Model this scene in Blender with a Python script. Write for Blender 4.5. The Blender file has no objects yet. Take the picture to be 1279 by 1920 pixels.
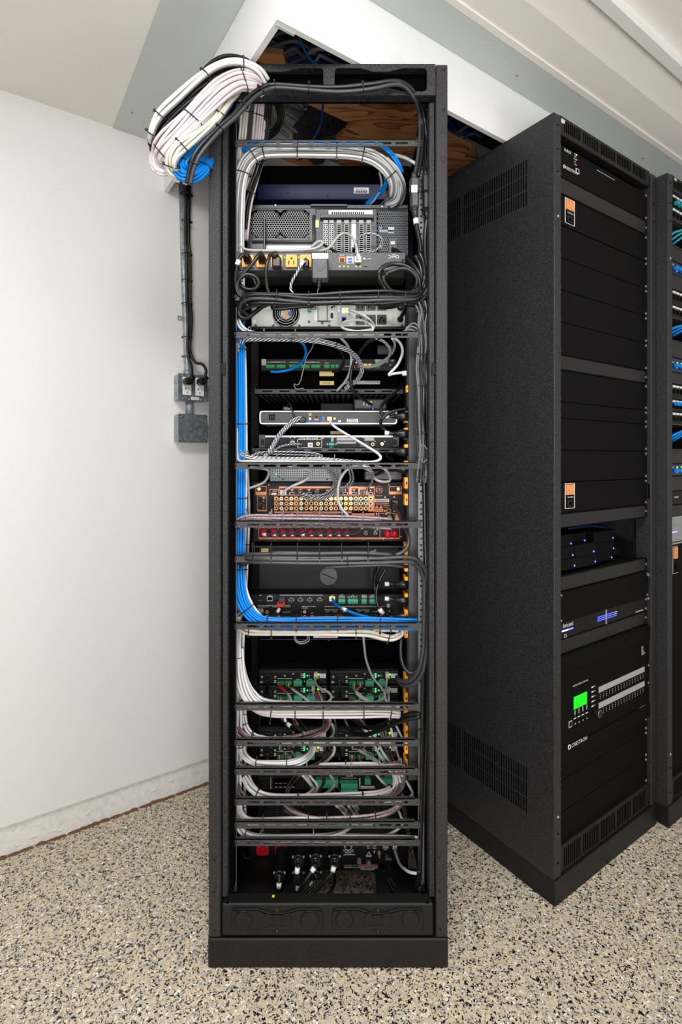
import bpy, bmesh, math, random
from mathutils import Vector, Matrix
from mathutils.geometry import tessellate_polygon
random.seed(7)
R = random.random
SC = bpy.context.scene
COL = SC.collection
# ---------------------------------------------------------------- camera, world, lights, exposure
F, CX, CY, EZ = 969.0, 640.0, 858.0, 1.204      # focal length and principal point in pixels of the 1279x1920 frame, eye height
TH = math.radians(55.8)                         # the room's own axis: u runs along the left wall, v runs into the niche
U = Vector((math.sin(TH), math.cos(TH), 0)); V = Vector((-math.cos(TH), math.sin(TH), 0))
cam = bpy.data.cameras.new('camera'); co = bpy.data.objects.new('camera', cam); COL.objects.link(co)
co.location = (0, 0, EZ); co.rotation_euler = (math.pi / 2, 0, 0)
cam.sensor_fit = 'HORIZONTAL'; cam.sensor_width = 36.0; cam.lens = F / 1279 * 36
cam.shift_x = 0.0; cam.shift_y = -(960 - CY) / 1279
cam.clip_start = 0.02
SC.camera = co
SC.view_settings.view_transform = 'Standard'; SC.view_settings.look = 'None'
SC.view_settings.exposure = -0.04; SC.view_settings.gamma = 1.0
SC.view_settings.use_curve_mapping = False
W = bpy.data.worlds.new('world'); SC.world = W; W.use_nodes = True
W.node_tree.nodes['Background'].inputs[0].default_value = (1, .98, .95, 1)
W.node_tree.nodes['Background'].inputs[1].default_value = 0.25
def area(name, loc, target, sx, sy, power, col=(.985, .99, 1)):
    l = bpy.data.lights.new(name, 'AREA'); l.shape = 'RECTANGLE'; l.size = sx; l.size_y = sy; l.energy = power; l.color = col
    o = bpy.data.objects.new(name, l); COL.objects.link(o); o.location = loc
    o.rotation_euler = (Vector(target) - Vector(loc)).to_track_quat('-Z', 'Y').to_euler()
    return o
area('unseen_ceiling_light', (-.15, .12, 2.27), (-.05, .75, .4), 1.0, .4, 26)
area('unseen_ceiling_light', (1.5, .15, 2.27), (1.3, .3, 0), 1.0, .5, 13)  # lamp added out of view to brighten the floor at the right
area('added_soft_light', (-.35, -1.35, 1.7), (.0, 1.3, 1.1), 1.3, 1.2, 8)  # soft light added behind the camera to reach deep devices, no window there
area('added_fill_light', (.08, -.6, .9), (.05, 1.1, 1.25), .8, .7, 23)  # low fill added behind the camera for rack interior and niche
area('added_fill_light', (1.9, .1, .9), (.9, .9, 2.6), .7, .7, 11.5)  # uplight added out of view to brighten fascia and ceiling at the right

# ---------------------------------------------------------------- colours and materials
def lin(c):
    c = c / 255
    return c / 12.92 if c <= .04045 else ((c + .055) / 1.055) ** 2.4
def rgb(*c): return (lin(c[0]), lin(c[1]), lin(c[2]), 1)
M = {}
def mat(name, c, rough=.5, metal=0.0, emit=0.0, alpha=1.0, spec=.5):
    m = bpy.data.materials.new(name); m.use_nodes = True
    b = m.node_tree.nodes['Principled BSDF']
    b.inputs['Base Color'].default_value = rgb(*c); b.inputs['Roughness'].default_value = rough
    b.inputs['Metallic'].default_value = metal; b.inputs['Specular IOR Level'].default_value = spec
    if emit:
        b.inputs['Emission Color'].default_value = rgb(*c); b.inputs['Emission Strength'].default_value = emit
    M[name] = m
    return m
def nodes(m): return m.node_tree.nodes, m.node_tree.links, m.node_tree.nodes['Principled BSDF']
def grain(m, scale, c0, c1, lo=.4, hi=.6, bump=0.0, detail=2, coord='Object', stretch=(1, 1, 1)):
    n, l, b = nodes(m)
    tc = n.new('ShaderNodeTexCoord'); mp = n.new('ShaderNodeMapping'); mp.inputs['Scale'].default_value = stretch
    nz = n.new('ShaderNodeTexNoise'); nz.inputs['Scale'].default_value = scale; nz.inputs['Detail'].default_value = detail
    rp = n.new('ShaderNodeValToRGB'); rp.color_ramp.elements[0].position = lo; rp.color_ramp.elements[1].position = hi
    rp.color_ramp.elements[0].color = rgb(*c0); rp.color_ramp.elements[1].color = rgb(*c1)
    l.new(tc.outputs[coord], mp.inputs['Vector']); l.new(mp.outputs[0], nz.inputs['Vector']); l.new(nz.outputs['Fac'], rp.inputs['Fac']); l.new(rp.outputs[0], b.inputs['Base Color'])
    if bump:
        bp = n.new('ShaderNodeBump'); bp.inputs['Strength'].default_value = bump; bp.inputs['Distance'].default_value = .002
        l.new(nz.outputs['Fac'], bp.inputs['Height']); l.new(bp.outputs[0], b.inputs['Normal'])
    return m
grain(mat('powder', (60, 60, 61), .45, spec=.4), 560, (8, 8, 8), (66, 65, 67), .4, .7, .6)
grain(mat('powder_dark', (38, 37, 38), .48, spec=.35), 620, (4, 4, 4), (32, 30, 30), .42, .7, .45)
grain(mat('panel', (27, 26, 28), .7, spec=.1), 900, (7, 6, 7), (10, 9, 10), .4, .6, .1)
mat('black', (10, 10, 11), .55, spec=.3); mat('void', (3, 3, 4), .9, spec=.05); mat('device', (17, 16, 17), .5, spec=.3)
grain(mat('bar_powder', (60, 60, 61), .42), 560, (17, 17, 17), (90, 90, 92), .4, .68, .6)
mat('plastic', (16, 16, 17), .35); mat('rubber', (20, 20, 21), .32); mat('rubber_grey', (54, 54, 56), .35)
mat('tie', (22, 22, 22), .4); mat('tie_grey', (120, 120, 120), .4)
grain(mat('dark_metal', (70, 71, 73), .42, .3), 300, (48, 49, 51), (68, 69, 71), .35, .65)
mat('rail', (88, 91, 95), .38, .3); mat('steel', (176, 176, 178), .35, .5); mat('screw_black', (40, 40, 41), .3, .5); mat('screw_rack', (120, 120, 122), .3, .6)
mat('gold', (226, 196, 128), .3, .6); mat('gold_label', (200, 176, 110), .4, .2); mat('copper', (206, 128, 90), .42, .35); mat('copper_screw', (225, 150, 105), .3, .6)
mat('orange', (250, 160, 24), .4); mat('orange_pale', (226, 146, 88), .4); mat('orange_hole', (70, 35, 5), .6)
mat('white_print', (225, 225, 225), .6); mat('label', (226, 226, 222), .55); mat('label_grey', (165, 165, 165), .5); mat('ink', (40, 40, 42), .6)
mat('c_white', (208, 206, 205), .42, spec=.35); mat('c_pink', (196, 184, 187), .45, spec=.35); mat('c_cream', (204, 198, 186), .42, spec=.35)
mat('c_grey', (172, 172, 170), .42); mat('c_dgrey', (110, 110, 110), .42); mat('c_blue', (0, 126, 214), .4, spec=.25); mat('c_navy', (16, 62, 140), .45)
mat('c_red', (205, 35, 38), .4); mat('c_green', (15, 135, 75), .4); mat('c_teal', (20, 150, 165), .4); mat('c_yellow', (240, 215, 20), .4)
mat('sleeve', (238, 238, 236), .5)
mat('green_block', (62, 172, 128), .45); mat('green_dark', (28, 140, 66), .45); mat('socket', (10, 10, 10), .6)
mat('cream_panel', (186, 190, 180), .45); mat('navy_box', (17, 26, 66), .4); mat('silver', (205, 205, 203), .3, .5); mat('slate', (54, 55, 58), .4)
mat('red_outlet', (188, 16, 34), .35); mat('red_post', (222, 24, 50), .2); mat('red_part', (235, 60, 30), .4)
mat('blue_part', (30, 120, 205), .4); mat('teal_part', (12, 165, 165), .4); mat('tan_label', (180, 140, 92), .5)
mat('jack_blue', (20, 120, 215), .4); mat('jack_green', (20, 165, 125), .4); mat('jack_orange', (235, 120, 40), .4); mat('jack_white', (235, 235, 232), .4); mat('jack_red', (200, 25, 35), .4)
mat('clear', (205, 200, 195), .15); mat('lime_led', (150, 255, 20), .4, emit=1.5); mat('green_led', (40, 255, 120), .4, emit=1.8); mat('amber_led', (255, 170, 20), .4, emit=1.3)
mat('blue_led', (70, 80, 255), .4, emit=6); mat('red_led', (255, 40, 40), .4, emit=2); mat('violet_led', (140, 100, 255), .4, emit=4); mat('screen', (0, 226, 18), .4, emit=.75); mat('white_led', (235, 235, 255), .4, emit=5)
mat('grey_unit', (150, 153, 155), .4, .3)
grain(mat('galv', (140, 148, 150), .4, .35), 60, (120, 130, 134), (170, 177, 180), .3, .7, .05, 5)
grain(mat('galv_dark', (105, 113, 117), .4, .45), 70, (86, 95, 100), (128, 137, 142), .3, .7, .05, 5)
# striped woven cable sleeves
def stripes(name, c0, c1, scale):
    m = mat(name, c0, .5); n, l, b = nodes(m)
    tc = n.new('ShaderNodeUVMap'); w = n.new('ShaderNodeTexWave'); w.wave_type = 'BANDS'; w.bands_direction = 'DIAGONAL'; w.inputs['Scale'].default_value = scale
    rp = n.new('ShaderNodeValToRGB'); rp.color_ramp.interpolation = 'CONSTANT'; rp.color_ramp.elements[1].position = .55
    rp.color_ramp.elements[0].color = rgb(*c0); rp.color_ramp.elements[1].color = rgb(*c1)
    l.new(tc.outputs[0], w.inputs['Vector']); l.new(w.outputs['Fac'], rp.inputs['Fac']); l.new(rp.outputs[0], b.inputs['Base Color'])
stripes('c_bw', (24, 24, 26), (212, 216, 222), 1.0)
grain(mat('c_maroon', (92, 66, 72), .4), 240, (72, 51, 57), (108, 82, 89), .4, .6)
grain(mat('c_mauve', (150, 128, 134), .35), 200, (136, 116, 122), (166, 147, 153), .4, .6)
# room surfaces
grain(mat('wall_paint', (224, 221, 217), .55), 160, (224, 222, 219), (226, 224, 221), .3, .7, .0)
grain(mat('ceiling_paint', (228, 223, 217), .7), 120, (236, 231, 225), (238, 233, 227), .3, .7)
grain(mat('fascia_paint', (232, 232, 229), .5), 90, (234, 235, 233), (236, 237, 235), .3, .7)
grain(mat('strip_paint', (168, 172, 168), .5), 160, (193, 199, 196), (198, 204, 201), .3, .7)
grain(mat('concrete', (206, 203, 196), .8), 60, (212, 210, 204), (226, 224, 219), .3, .55, .5, 6)
mat('brown_dirt', (112, 78, 52), .9)
mat('plyedge', (196, 142, 92), .7)
def ply(name):
    m = mat(name, (150, 92, 52), .65); n, l, b = nodes(m)
    tc = n.new('ShaderNodeTexCoord'); mp = n.new('ShaderNodeMapping'); mp.inputs['Rotation'].default_value = (0, 0, math.radians(34)); mp.inputs['Scale'].default_value = (1.6, 9, 5)
    nz = n.new('ShaderNodeTexNoise'); nz.inputs['Scale'].default_value = 1.0; nz.inputs['Detail'].default_value = 1.5; nz.inputs['Distortion'].default_value = 1.4
    mu = n.new('ShaderNodeMath'); mu.operation = 'MULTIPLY'; mu.inputs[1].default_value = 7
    fr = n.new('ShaderNodeMath'); fr.operation = 'FRACT'
    rp = n.new('ShaderNodeValToRGB'); e = rp.color_ramp.elements; e[0].position = .0; e[0].color = rgb(226, 158, 100); e[1].position = .95; e[1].color = rgb(140, 80, 44)
    k = e.new(.6); k.color = rgb(206, 138, 84)
    l.new(tc.outputs['Object'], mp.inputs['Vector']); l.new(mp.outputs[0], nz.inputs['Vector']); l.new(nz.outputs['Fac'], mu.inputs[0]); l.new(mu.outputs[0], fr.inputs[0]); l.new(fr.outputs[0], rp.inputs['Fac']); l.new(rp.outputs[0], b.inputs['Base Color'])
ply('plywood')
def flakes():
    m = mat('flake_floor', (190, 172, 146), .38); n, l, b = nodes(m)
    tc = n.new('ShaderNodeTexCoord'); nz = n.new('ShaderNodeTexNoise'); nz.inputs['Scale'].default_value = 110; nz.inputs['Detail'].default_value = 4
    mx = n.new('ShaderNodeMixRGB'); mx.inputs['Fac'].default_value = .02; mx.blend_type = 'ADD'
    vo = n.new('ShaderNodeTexVoronoi'); vo.inputs['Scale'].default_value = 265; vo.inputs['Randomness'].default_value = 1
    sp = n.new('ShaderNodeSeparateColor'); rp = n.new('ShaderNodeValToRGB'); rp.color_ramp.interpolation = 'CONSTANT'
    cs = [(0, (16, 15, 20)), (.19, (80, 76, 74)), (.22, (176, 171, 158)), (.4, (218, 199, 164)), (.6, (200, 184, 156)), (.74, (190, 185, 172)), (.88, (222, 204, 170)), (.955, (246, 244, 240))]
    e = rp.color_ramp.elements
    e[0].position, e[0].color = 0, rgb(*cs[0][1]); e[1].position, e[1].color = cs[-1][0], rgb(*cs[-1][1])
    for p, c in cs[1:-1]:
        k = e.new(p); k.color = rgb(*c)
    l.new(tc.outputs['Object'], nz.inputs['Vector']); l.new(tc.outputs['Object'], mx.inputs[1]); l.new(nz.outputs['Color'], mx.inputs[2]); l.new(mx.outputs[0], vo.inputs['Vector'])
    l.new(vo.outputs['Color'], sp.inputs[0]); l.new(sp.outputs[0], rp.inputs['Fac']); l.new(rp.outputs[0], b.inputs['Base Color'])
flakes()
def perf(name, c0, c1, per, r):
    """metal sheet with punched holes about 2 px across: too small to pick apart, so a dot pattern"""
    m = mat(name, c1, .45); n, l, b = nodes(m)
    tc = n.new('ShaderNodeUVMap'); mp = n.new('ShaderNodeMapping'); mp.inputs['Scale'].default_value = (1 / per, 1 / per, 1)
    vo = n.new('ShaderNodeTexVoronoi'); vo.voronoi_dimensions = '2D'; vo.inputs['Scale'].default_value = 1; vo.inputs['Randomness'].default_value = 0
    rp = n.new('ShaderNodeValToRGB'); e = rp.color_ramp.elements; e[0].position = r; e[0].color = rgb(*c0); e[1].position = r + .06; e[1].color = rgb(*c1)
    l.new(tc.outputs[0], mp.inputs['Vector']); l.new(mp.outputs[0], vo.inputs['Vector']); l.new(vo.outputs['Distance'], rp.inputs['Fac']); l.new(rp.outputs[0], b.inputs['Base Color'])
perf('perf_black', (2, 2, 2), (38, 37, 38), .0042, .43)
perf('perf_grey', (25, 26, 26), (150, 152, 153), .0062, .36)

# ---------------------------------------------------------------- local frames: x right, y away from the viewer, z up
XF = None                       # None: the front rack's frame is the world; else (origin, angle)
def toworld(p):
    if XF is None: return Vector(p)
    o, a = XF
    c, s = math.cos(a), math.sin(a)
    return Vector((o[0] + p[0] * c - p[1] * s, o[1] + p[0] * s + p[1] * c, o[2] + p[2]))
def P(px, py, Y): return Vector(((px - CX) / F * Y, Y, EZ - (py - CY) / F * Y))
ORG = {}
def org(o): return ORG.get(o.name, Vector((0, 0, 0))) if o else Vector((0, 0, 0))
class MB:
    def __init__(s): s.v = []; s.f = []; s.m = []; s.s = []; s.uv = {}
    def add(s, vs, fs, m=0, sm=False):
        o = len(s.v); s.v += [Vector(p) for p in vs]
        for f in fs:
            s.f.append([i + o for i in f]); s.m.append(m); s.s.append(sm)
        return s
    def box(s, x0, x1, y0, y1, z0, z1, m=0, b=0.0):
        x0, x1 = min(x0, x1), max(x0, x1); y0, y1 = min(y0, y1), max(y0, y1); z0, z1 = min(z0, z1), max(z0, z1)
        if b <= 0:
            vs = [(x, y, z) for x in (x0, x1) for y in (y0, y1) for z in (z0, z1)]
            return s.add(vs, [(0, 1, 3, 2), (4, 6, 7, 5), (0, 4, 5, 1), (2, 3, 7, 6), (0, 2, 6, 4), (1, 5, 7, 3)], m)
        b = min(b, (x1 - x0) * .45, (y1 - y0) * .45, (z1 - z0) * .45)
        vs = []; ix = {}
        for i, x in enumerate((x0, x1)):
            for j, y in enumerate((y0, y1)):
                for k, z in enumerate((z0, z1)):
                    dx, dy, dz = (b, -b)[i], (b, -b)[j], (b, -b)[k]
                    for ax, p in enumerate(((x, y + dy, z + dz), (x + dx, y, z + dz), (x + dx, y + dy, z))):
                        ix[i, j, k, ax] = len(vs); vs.append(p)
        fs = []
        for i in (0, 1):
            q = [ix[i, 0, 0, 0], ix[i, 0, 1, 0], ix[i, 1, 1, 0], ix[i, 1, 0, 0]]; fs.append(q if i == 0 else q[::-1])
            q = [ix[0, i, 0, 1], ix[1, i, 0, 1], ix[1, i, 1, 1], ix[0, i, 1, 1]]; fs.append(q if i == 0 else q[::-1])
            q = [ix[0, 0, i, 2], ix[0, 1, i, 2], ix[1, 1, i, 2], ix[1, 0, i, 2]]; fs.append(q if i == 0 else q[::-1])
        for i in (0, 1):
            for j in (0, 1):
                fs.append([ix[i, j, 0, 0], ix[i, j, 1, 0], ix[i, j, 1, 1], ix[i, j, 0, 1]])
                fs.append([ix[i, 0, j, 0], ix[i, 1, j, 0], ix[i, 1, j, 2], ix[i, 0, j, 2]])
                fs.append([ix[0, i, j, 1], ix[1, i, j, 1], ix[1, i, j, 2], ix[0, i, j, 2]])
        for i in (0, 1):
            for j in (0, 1):
                for k in (0, 1): fs.append([ix[i, j, k, 0], ix[i, j, k, 1], ix[i, j, k, 2]])
        return s.add(vs, fs, m)
    def plate(s, outer, holes, y0, y1, m=0):
        """flat sheet in x,z with holes, from y0 (front) to y1"""
        loops = [outer] + list(holes); flat = [p for q in loops for p in q]; n = len(flat)
        tr = tessellate_polygon([[Vector((p[0], p[1], 0)) for p in q] for q in loops])
        vs = [(p[0], y0, p[1]) for p in flat] + [(p[0], y1, p[1]) for p in flat]
        fs = [tuple(t) for t in tr] + [tuple(i + n for i in t[::-1]) for t in tr]
        o = 0
        for q in loops:
            k = len(q)
            for i in range(k): fs.append((o + i, o + (i + 1) % k, o + (i + 1) % k + n, o + i + n))
            o += k
        return s.add(vs, fs, m)
    def tube(s, pts, r, n=8, m=0, cap=True, uvs=True):
        pts = [Vector(p) for p in pts]
        rs = r if isinstance(r, (list, tuple)) else [r] * len(pts)
        T = [(pts[min(i + 1, len(pts) - 1)] - pts[max(i - 1, 0)]).normalized() for i in range(len(pts))]
        up = Vector((0, 0, 1)) if abs(T[0].z) < .9 else Vector((1, 0, 0))
        N = (up - T[0] * up.dot(T[0])).normalized(); vs = []; o = len(s.v); L = 0
        for i, p in enumerate(pts):
            N = (N - T[i] * N.dot(T[i])).normalized(); B = T[i].cross(N)
            if i: L += (p - pts[i - 1]).length
            for k in range(n):
                a = 2 * math.pi * k / n
                vs.append(p + (N * math.cos(a) + B * math.sin(a)) * rs[i]); s.uv[o + len(vs) - 1] = (k / n * 2, L * 55)
        fs = []
        for i in range(len(pts) - 1):
            for k in range(n): fs.append((i * n + k, i * n + (k + 1) % n, (i + 1) * n + (k + 1) % n, (i + 1) * n + k))
        s.add(vs, fs, m, True)
        if cap:
            s.f.append([o + k for k in range(n)][::-1]); s.m.append(m); s.s.append(False)
            e = o + (len(pts) - 1) * n; s.f.append([e + k for k in range(n)]); s.m.append(m); s.s.append(False)
        return s
    def cyl(s, p0, p1, r0, r1=None, n=14, m=0):
        return s.tube([p0, p1], [r0, r0 if r1 is None else r1], n, m)
    def lathe(s, c, axis, prof, n=14, m=0, ms=None):
        """prof: (distance along axis, radius)"""
        A = Vector(axis).normalized(); up = Vector((0, 0, 1)) if abs(A.z) < .9 else Vector((1, 0, 0)); N = up.cross(A).normalized(); B = A.cross(N); c = Vector(c)
        for i in range(len(prof) - 1):
            vs = []
            for d, r in (prof[i], prof[i + 1]):
                for k in range(n):
                    a = 2 * math.pi * k / n; vs.append(c + A * d + (N * math.cos(a) + B * math.sin(a)) * r)
            s.add(vs, [(k, (k + 1) % n, n + (k + 1) % n, n + k) for k in range(n)], ms[i] if ms else m, False)
        return s
    def ring(s, c, axis, R_, r, n=20, k=6, m=0):
        A = Vector(axis).normalized(); up = Vector((0, 0, 1)) if abs(A.z) < .9 else Vector((1, 0, 0)); N = up.cross(A).normalized(); B = A.cross(N); c = Vector(c)
        vs = []
        for i in range(n):
            a = 2 * math.pi * i / n; d = N * math.cos(a) + B * math.sin(a)
            for j in range(k):
                b = 2 * math.pi * j / k; vs.append(c + d * (R_ + r * math.cos(b)) + A * (r * math.sin(b)))
        return s.add(vs, [(i * k + j, i * k + (j + 1) % k, (i + 1) % n * k + (j + 1) % k, (i + 1) % n * k + j) for i in range(n) for j in range(k)], m, True)
    def text(s, t, x, y, z, h, m=0, al='C', rot=0.0):
        """flat lettering on a face that looks towards -y; h is the height of a capital"""
        vs, fs, w = glyphs(t); k = h / .72; o = {'L': 0, 'C': w / 2, 'R': w}[al]; c, sn = math.cos(rot), math.sin(rot)
        q = []
        for a, b in vs:
            a = (a - o) * k; b = (b - .36) * k
            q.append((x + a * c - b * sn, y, z + a * sn + b * c))
        return s.add(q, fs, m)
_G = {}
def glyphs(t):
    if t not in _G:
        cu = bpy.data.curves.new('lettering', 'FONT'); cu.body = t; cu.resolution_u = 2; cu.size = 1
        o = bpy.data.objects.new('lettering', cu); COL.objects.link(o)
        me = bpy.data.meshes.new_from_object(o.evaluated_get(bpy.context.evaluated_depsgraph_get()))
        vs = [(v.co.x, v.co.y) for v in me.vertices]; fs = [tuple(p.vertices) for p in me.polygons]
        w = max([a for a, b in vs] or [0]); _G[t] = (vs, fs, w)
        bpy.data.objects.remove(o); bpy.data.meshes.remove(me); bpy.data.curves.remove(cu)
    return _G[t]
def tagit(o, label=None, cat=None, group=None, kind=None):
    if label: o['label'] = label
    if cat: o['category'] = cat
    if group: o['group'] = group
    if kind: o['kind'] = kind
    return o
def thing(name, label, cat, loc, group=None):
    o = bpy.data.objects.new(name, None); COL.objects.link(o); o.empty_display_size = .02
    o.location = toworld(loc); ORG[o.name] = o.location.copy()
    return tagit(o, label, cat, group)
def ob(name, mb, mats, parent=None, label=None, cat=None, group=None, kind=None):
    """link a builder as ONE mesh object; vertices are turned from the current frame into the world, then made relative to the thing's base"""
    ws = [toworld(p) for p in mb.v]
    if parent is None:
        lo = [min(p[i] for p in ws) for i in range(3)]; hi = [max(p[i] for p in ws) for i in range(3)]
        o0 = Vector(((lo[0] + hi[0]) / 2, (lo[1] + hi[1]) / 2, lo[2]))
    else: o0 = org(parent)
    me = bpy.data.meshes.new(name); me.from_pydata([p - o0 for p in ws], [], mb.f)
    mats = [mats] if isinstance(mats, str) else mats
    for q in mats: me.materials.append(M[q])
    me.polygons.foreach_set('material_index', mb.m); me.polygons.foreach_set('use_smooth', mb.s)
    uvl = me.uv_layers.new(name='UVMap'); dat = [0.0] * (2 * len(me.loops)); i = 0
    for f in mb.f:
        seam = max((mb.uv[a][0] for a in f if a in mb.uv), default=0) > 1.6
        for a in f:
            u = mb.uv.get(a)
            if u is None: u = (mb.v[a].x, mb.v[a].z)
            elif seam and u[0] == 0: u = (2.0, u[1])
            dat[2 * i] = u[0]; dat[2 * i + 1] = u[1]; i += 1
    uvl.data.foreach_set('uv', dat)
    bm = bmesh.new(); bm.from_mesh(me); bmesh.ops.recalc_face_normals(bm, faces=bm.faces); bm.to_mesh(me); bm.free()
    o = bpy.data.objects.new(name, me); COL.objects.link(o)
    if parent is None: o.location = o0; ORG[o.name] = o0
    else: o.parent = parent; ORG[o.name] = o0
    return tagit(o, label, cat, group, kind)
_SH = {}
def shared(key, mb, mats):
    """a mesh kept in local space for repeats"""
    if key not in _SH:
        me = bpy.data.meshes.new(key); me.from_pydata(mb.v, [], mb.f)
        for q in ([mats] if isinstance(mats, str) else mats): me.materials.append(M[q])
        me.polygons.foreach_set('material_index', mb.m); me.polygons.foreach_set('use_smooth', mb.s)
        bm = bmesh.new(); bm.from_mesh(me); bmesh.ops.recalc_face_normals(bm, faces=bm.faces); bm.to_mesh(me); bm.free()
        _SH[key] = me
    return _SH[key]
def inst(name, me, parent, p, scale=1.0, rot=None, label=None):
    o = bpy.data.objects.new(name, me); COL.objects.link(o); o.parent = parent
    o.location = toworld(p) - org(parent); o.scale = (scale,) * 3
    o.rotation_euler = rot or (0, 0, XF[1] if XF else 0)
    ORG[o.name] = org(parent)
    return tagit(o, label)
# ---------------------------------------------------------------- short forms for panels in a local frame
def bxm(t, name, x0, z0, x1, z1, y, d, m, b=0.0, label=None):
    return ob(name, MB().box(x0, x1, y, y + d, z0, z1, 0, b), m, t, label)
def rc(r, Y):
    a = P(r[0], r[1], Y); c = P(r[2], r[3], Y)
    return a.x, c.z, c.x, a.z
def bx(t, name, r, Y, d, m, b=0.0, label=None):
    """box whose outline is the rectangle r (pixels) at distance Y; d > 0 goes back, d < 0 comes forward"""
    x0, z0, x1, z1 = rc(r, Y)
    return bxm(t, name, x0, z0, x1, z1, Y, d, m, b, label)
def addbox(mb, r, Y, d, m=0, b=0.0):
    x0, z0, x1, z1 = rc(r, Y)
    return mb.box(x0, x1, Y, Y + d, z0, z1, m, b)
def pp(pts, Y): return [(P(x, y, Y).x, P(x, y, Y).z) for x, y in pts]
def rrect(x0, y0, x1, y1, r=0, n=3):
    if r <= 0: return [(x0, y0), (x1, y0), (x1, y1), (x0, y1)]
    q = []
    for cx, cy, a0 in ((x1 - r, y0 + r, -90), (x1 - r, y1 - r, 0), (x0 + r, y1 - r, 90), (x0 + r, y0 + r, 180)):
        for i in range(n + 1):
            a = math.radians(a0 + 90 * i / n); q.append((cx + r * math.cos(a), cy + r * math.sin(a)))
    return q
def circ(x, y, r, n=12): return [(x + r * math.cos(2 * math.pi * i / n), y + r * math.sin(2 * math.pi * i / n)) for i in range(n)]
def lt(t, rows, Y, m='white_print', name='lettering', lift=.0008):
    """rows of (text, px, py, height px[, align[, turn]])"""
    mb = MB()
    for r in rows:
        p = P(r[1], r[2], Y); mb.text(r[0], p.x, Y - lift, p.z, r[3] / F * Y, 0, r[4] if len(r) > 4 else 'C', r[5] if len(r) > 5 else 0)
    return ob(name, mb, m, t)
def dashes(t, rs, Y, m='white_print', name='printed_line', lift=.0007):
    mb = MB()
    for r in rs: addbox(mb, r, Y - lift, .0004)
    return ob(name, mb, m, t, kind='stuff')
def dome(mt):
    k = 'dome_' + mt
    if k not in _SH:
        mb = MB().lathe((0, 0, 0), (0, -1, 0), [(-.2, 1), (.25, 1), (.6, .75), (.75, .35), (.76, .0)], 10)
        mb.box(-.35, .35, -.82, -.7, -.09, .09)
        shared(k, mb, mt)
    return _SH[k]
def sc(t, px, py, Y, rpx, mt='screw_black', name='screw'):
    return inst(name, dome(mt), t, P(px, py, Y), rpx / F * Y)
def rca(col):
    k = 'rca_' + col
    if k not in _SH:
        mb = MB().lathe((0, 0, 0), (0, -1, 0), [(-.1, 1), (.9, 1), (.9, .74), (.75, .74), (.75, .3), (.5, 0)], 12, 0, [0, 0, 0, 1, 2])
        shared(k, mb, ['gold', col, 'socket'])
    return _SH[k]
def term(t, r, Y, n, rows=1, m='green_block', d=.012, name='terminal_block'):
    """pluggable green screw terminal block with its row of wire entries"""
    mb = MB(); x0, y0, x1, y1 = r; h = (y1 - y0) / rows
    for k in range(rows):
        addbox(mb, (x0, y0 + k * h, x1, y0 + (k + .62) * h), Y, -d, 0, .0006)
        addbox(mb, (x0, y0 + (k + .62) * h, x1, y0 + (k + 1) * h - .2), Y, -d * .8, 0, .0006)
        w = (x1 - x0) / n
        for i in range(n): addbox(mb, (x0 + (i + .28) * w, y0 + (k + .7) * h, x0 + (i + .72) * w, y0 + (k + .93) * h), Y - d * .8, -.0006, 1)
    return ob(name, mb, [m, 'socket'], t)
def led(t, px, py, Y, r, m='lime_led', name='status_light'):
    return inst(name, shared('led_' + m, MB().lathe((0, 0, 0), (0, -1, 0), [(-.3, 1), (.3, 1), (.6, .6), (.7, 0)], 8), m), t, P(px, py, Y), r / F * Y)
def nema(t, r, Y, m, hole='orange_hole', up=False, d=.006, name='outlet'):
    """a grounded socket face: two blade slots and a ground hole; up = ground on top"""
    x0, y0, x1, y1 = r; w, h = x1 - x0, y1 - y0; mb = MB()
    def f(a, b, c, e):
        if up: b, e = 1 - e, 1 - b
        return rrect(x0 + a * w, y0 + b * h, x0 + c * w, y0 + e * h)
    hs = [f(.22, .18, .32, .52), f(.66, .18, .76, .52)]
    g = circ(x0 + .5 * w, y0 + (.3 if up else .72) * h, .1 * w, 8)
    mb.plate(pp(rrect(x0, y0, x1, y1, w * .06, 2), Y), [pp(q, Y) for q in hs] + [pp(g, Y)], Y - d, Y)
    addbox(mb, (x0 + w * .1, y0 + h * .1, x1 - w * .1, y1 - h * .1), Y - d * .3, .001, 1)
    return ob(name, mb, [m, hole], t)
# ---------------------------------------------------------------- cables
def spline(pts, k=6):
    P_ = [Vector(p) for p in pts]; Q = [P_[0] * 2 - P_[1]] + P_ + [P_[-1] * 2 - P_[-2]]; out = []
    for i in range(1, len(Q) - 2):
        a, b, c, d = Q[i - 1], Q[i], Q[i + 1], Q[i + 2]
        for j in range(k):
            t = j / k
            out.append(.5 * ((2 * b) + (c - a) * t + (2 * a - 5 * b + 4 * c - d) * t * t + (3 * b - a - 3 * c + d) * t ** 3))
    return out + [P_[-1]]
def pth(pts, Y=None):
    return [P(p[0], p[1], p[2] if len(p) > 2 else Y) for p in pts]
def cab(label, pts, r, m, Y=None, name='cable', parent=None, group=None, k=6, n=8, cat='cable'):
    mb = MB().tube(spline(pth(pts, Y), k), r, n)
    if parent: return ob(name, mb, m, parent, label)
    return ob(name, mb, m, None, label, cat, group)
def sleeve(t, p0, p1, r, m='sleeve', name='label_sleeve'):
    return ob(name, MB().tube([p0, p1], r, 10), m, t)
def frames(pts):
    out = []
    for i in range(len(pts)):
        T = (pts[min(i + 1, len(pts) - 1)] - pts[max(i - 1, 0)]).normalized()
        B = Vector((0, 1, 0)); B = (B - T * B.dot(T)).normalized(); out.append((T, B.cross(T), B))
    return out
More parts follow.
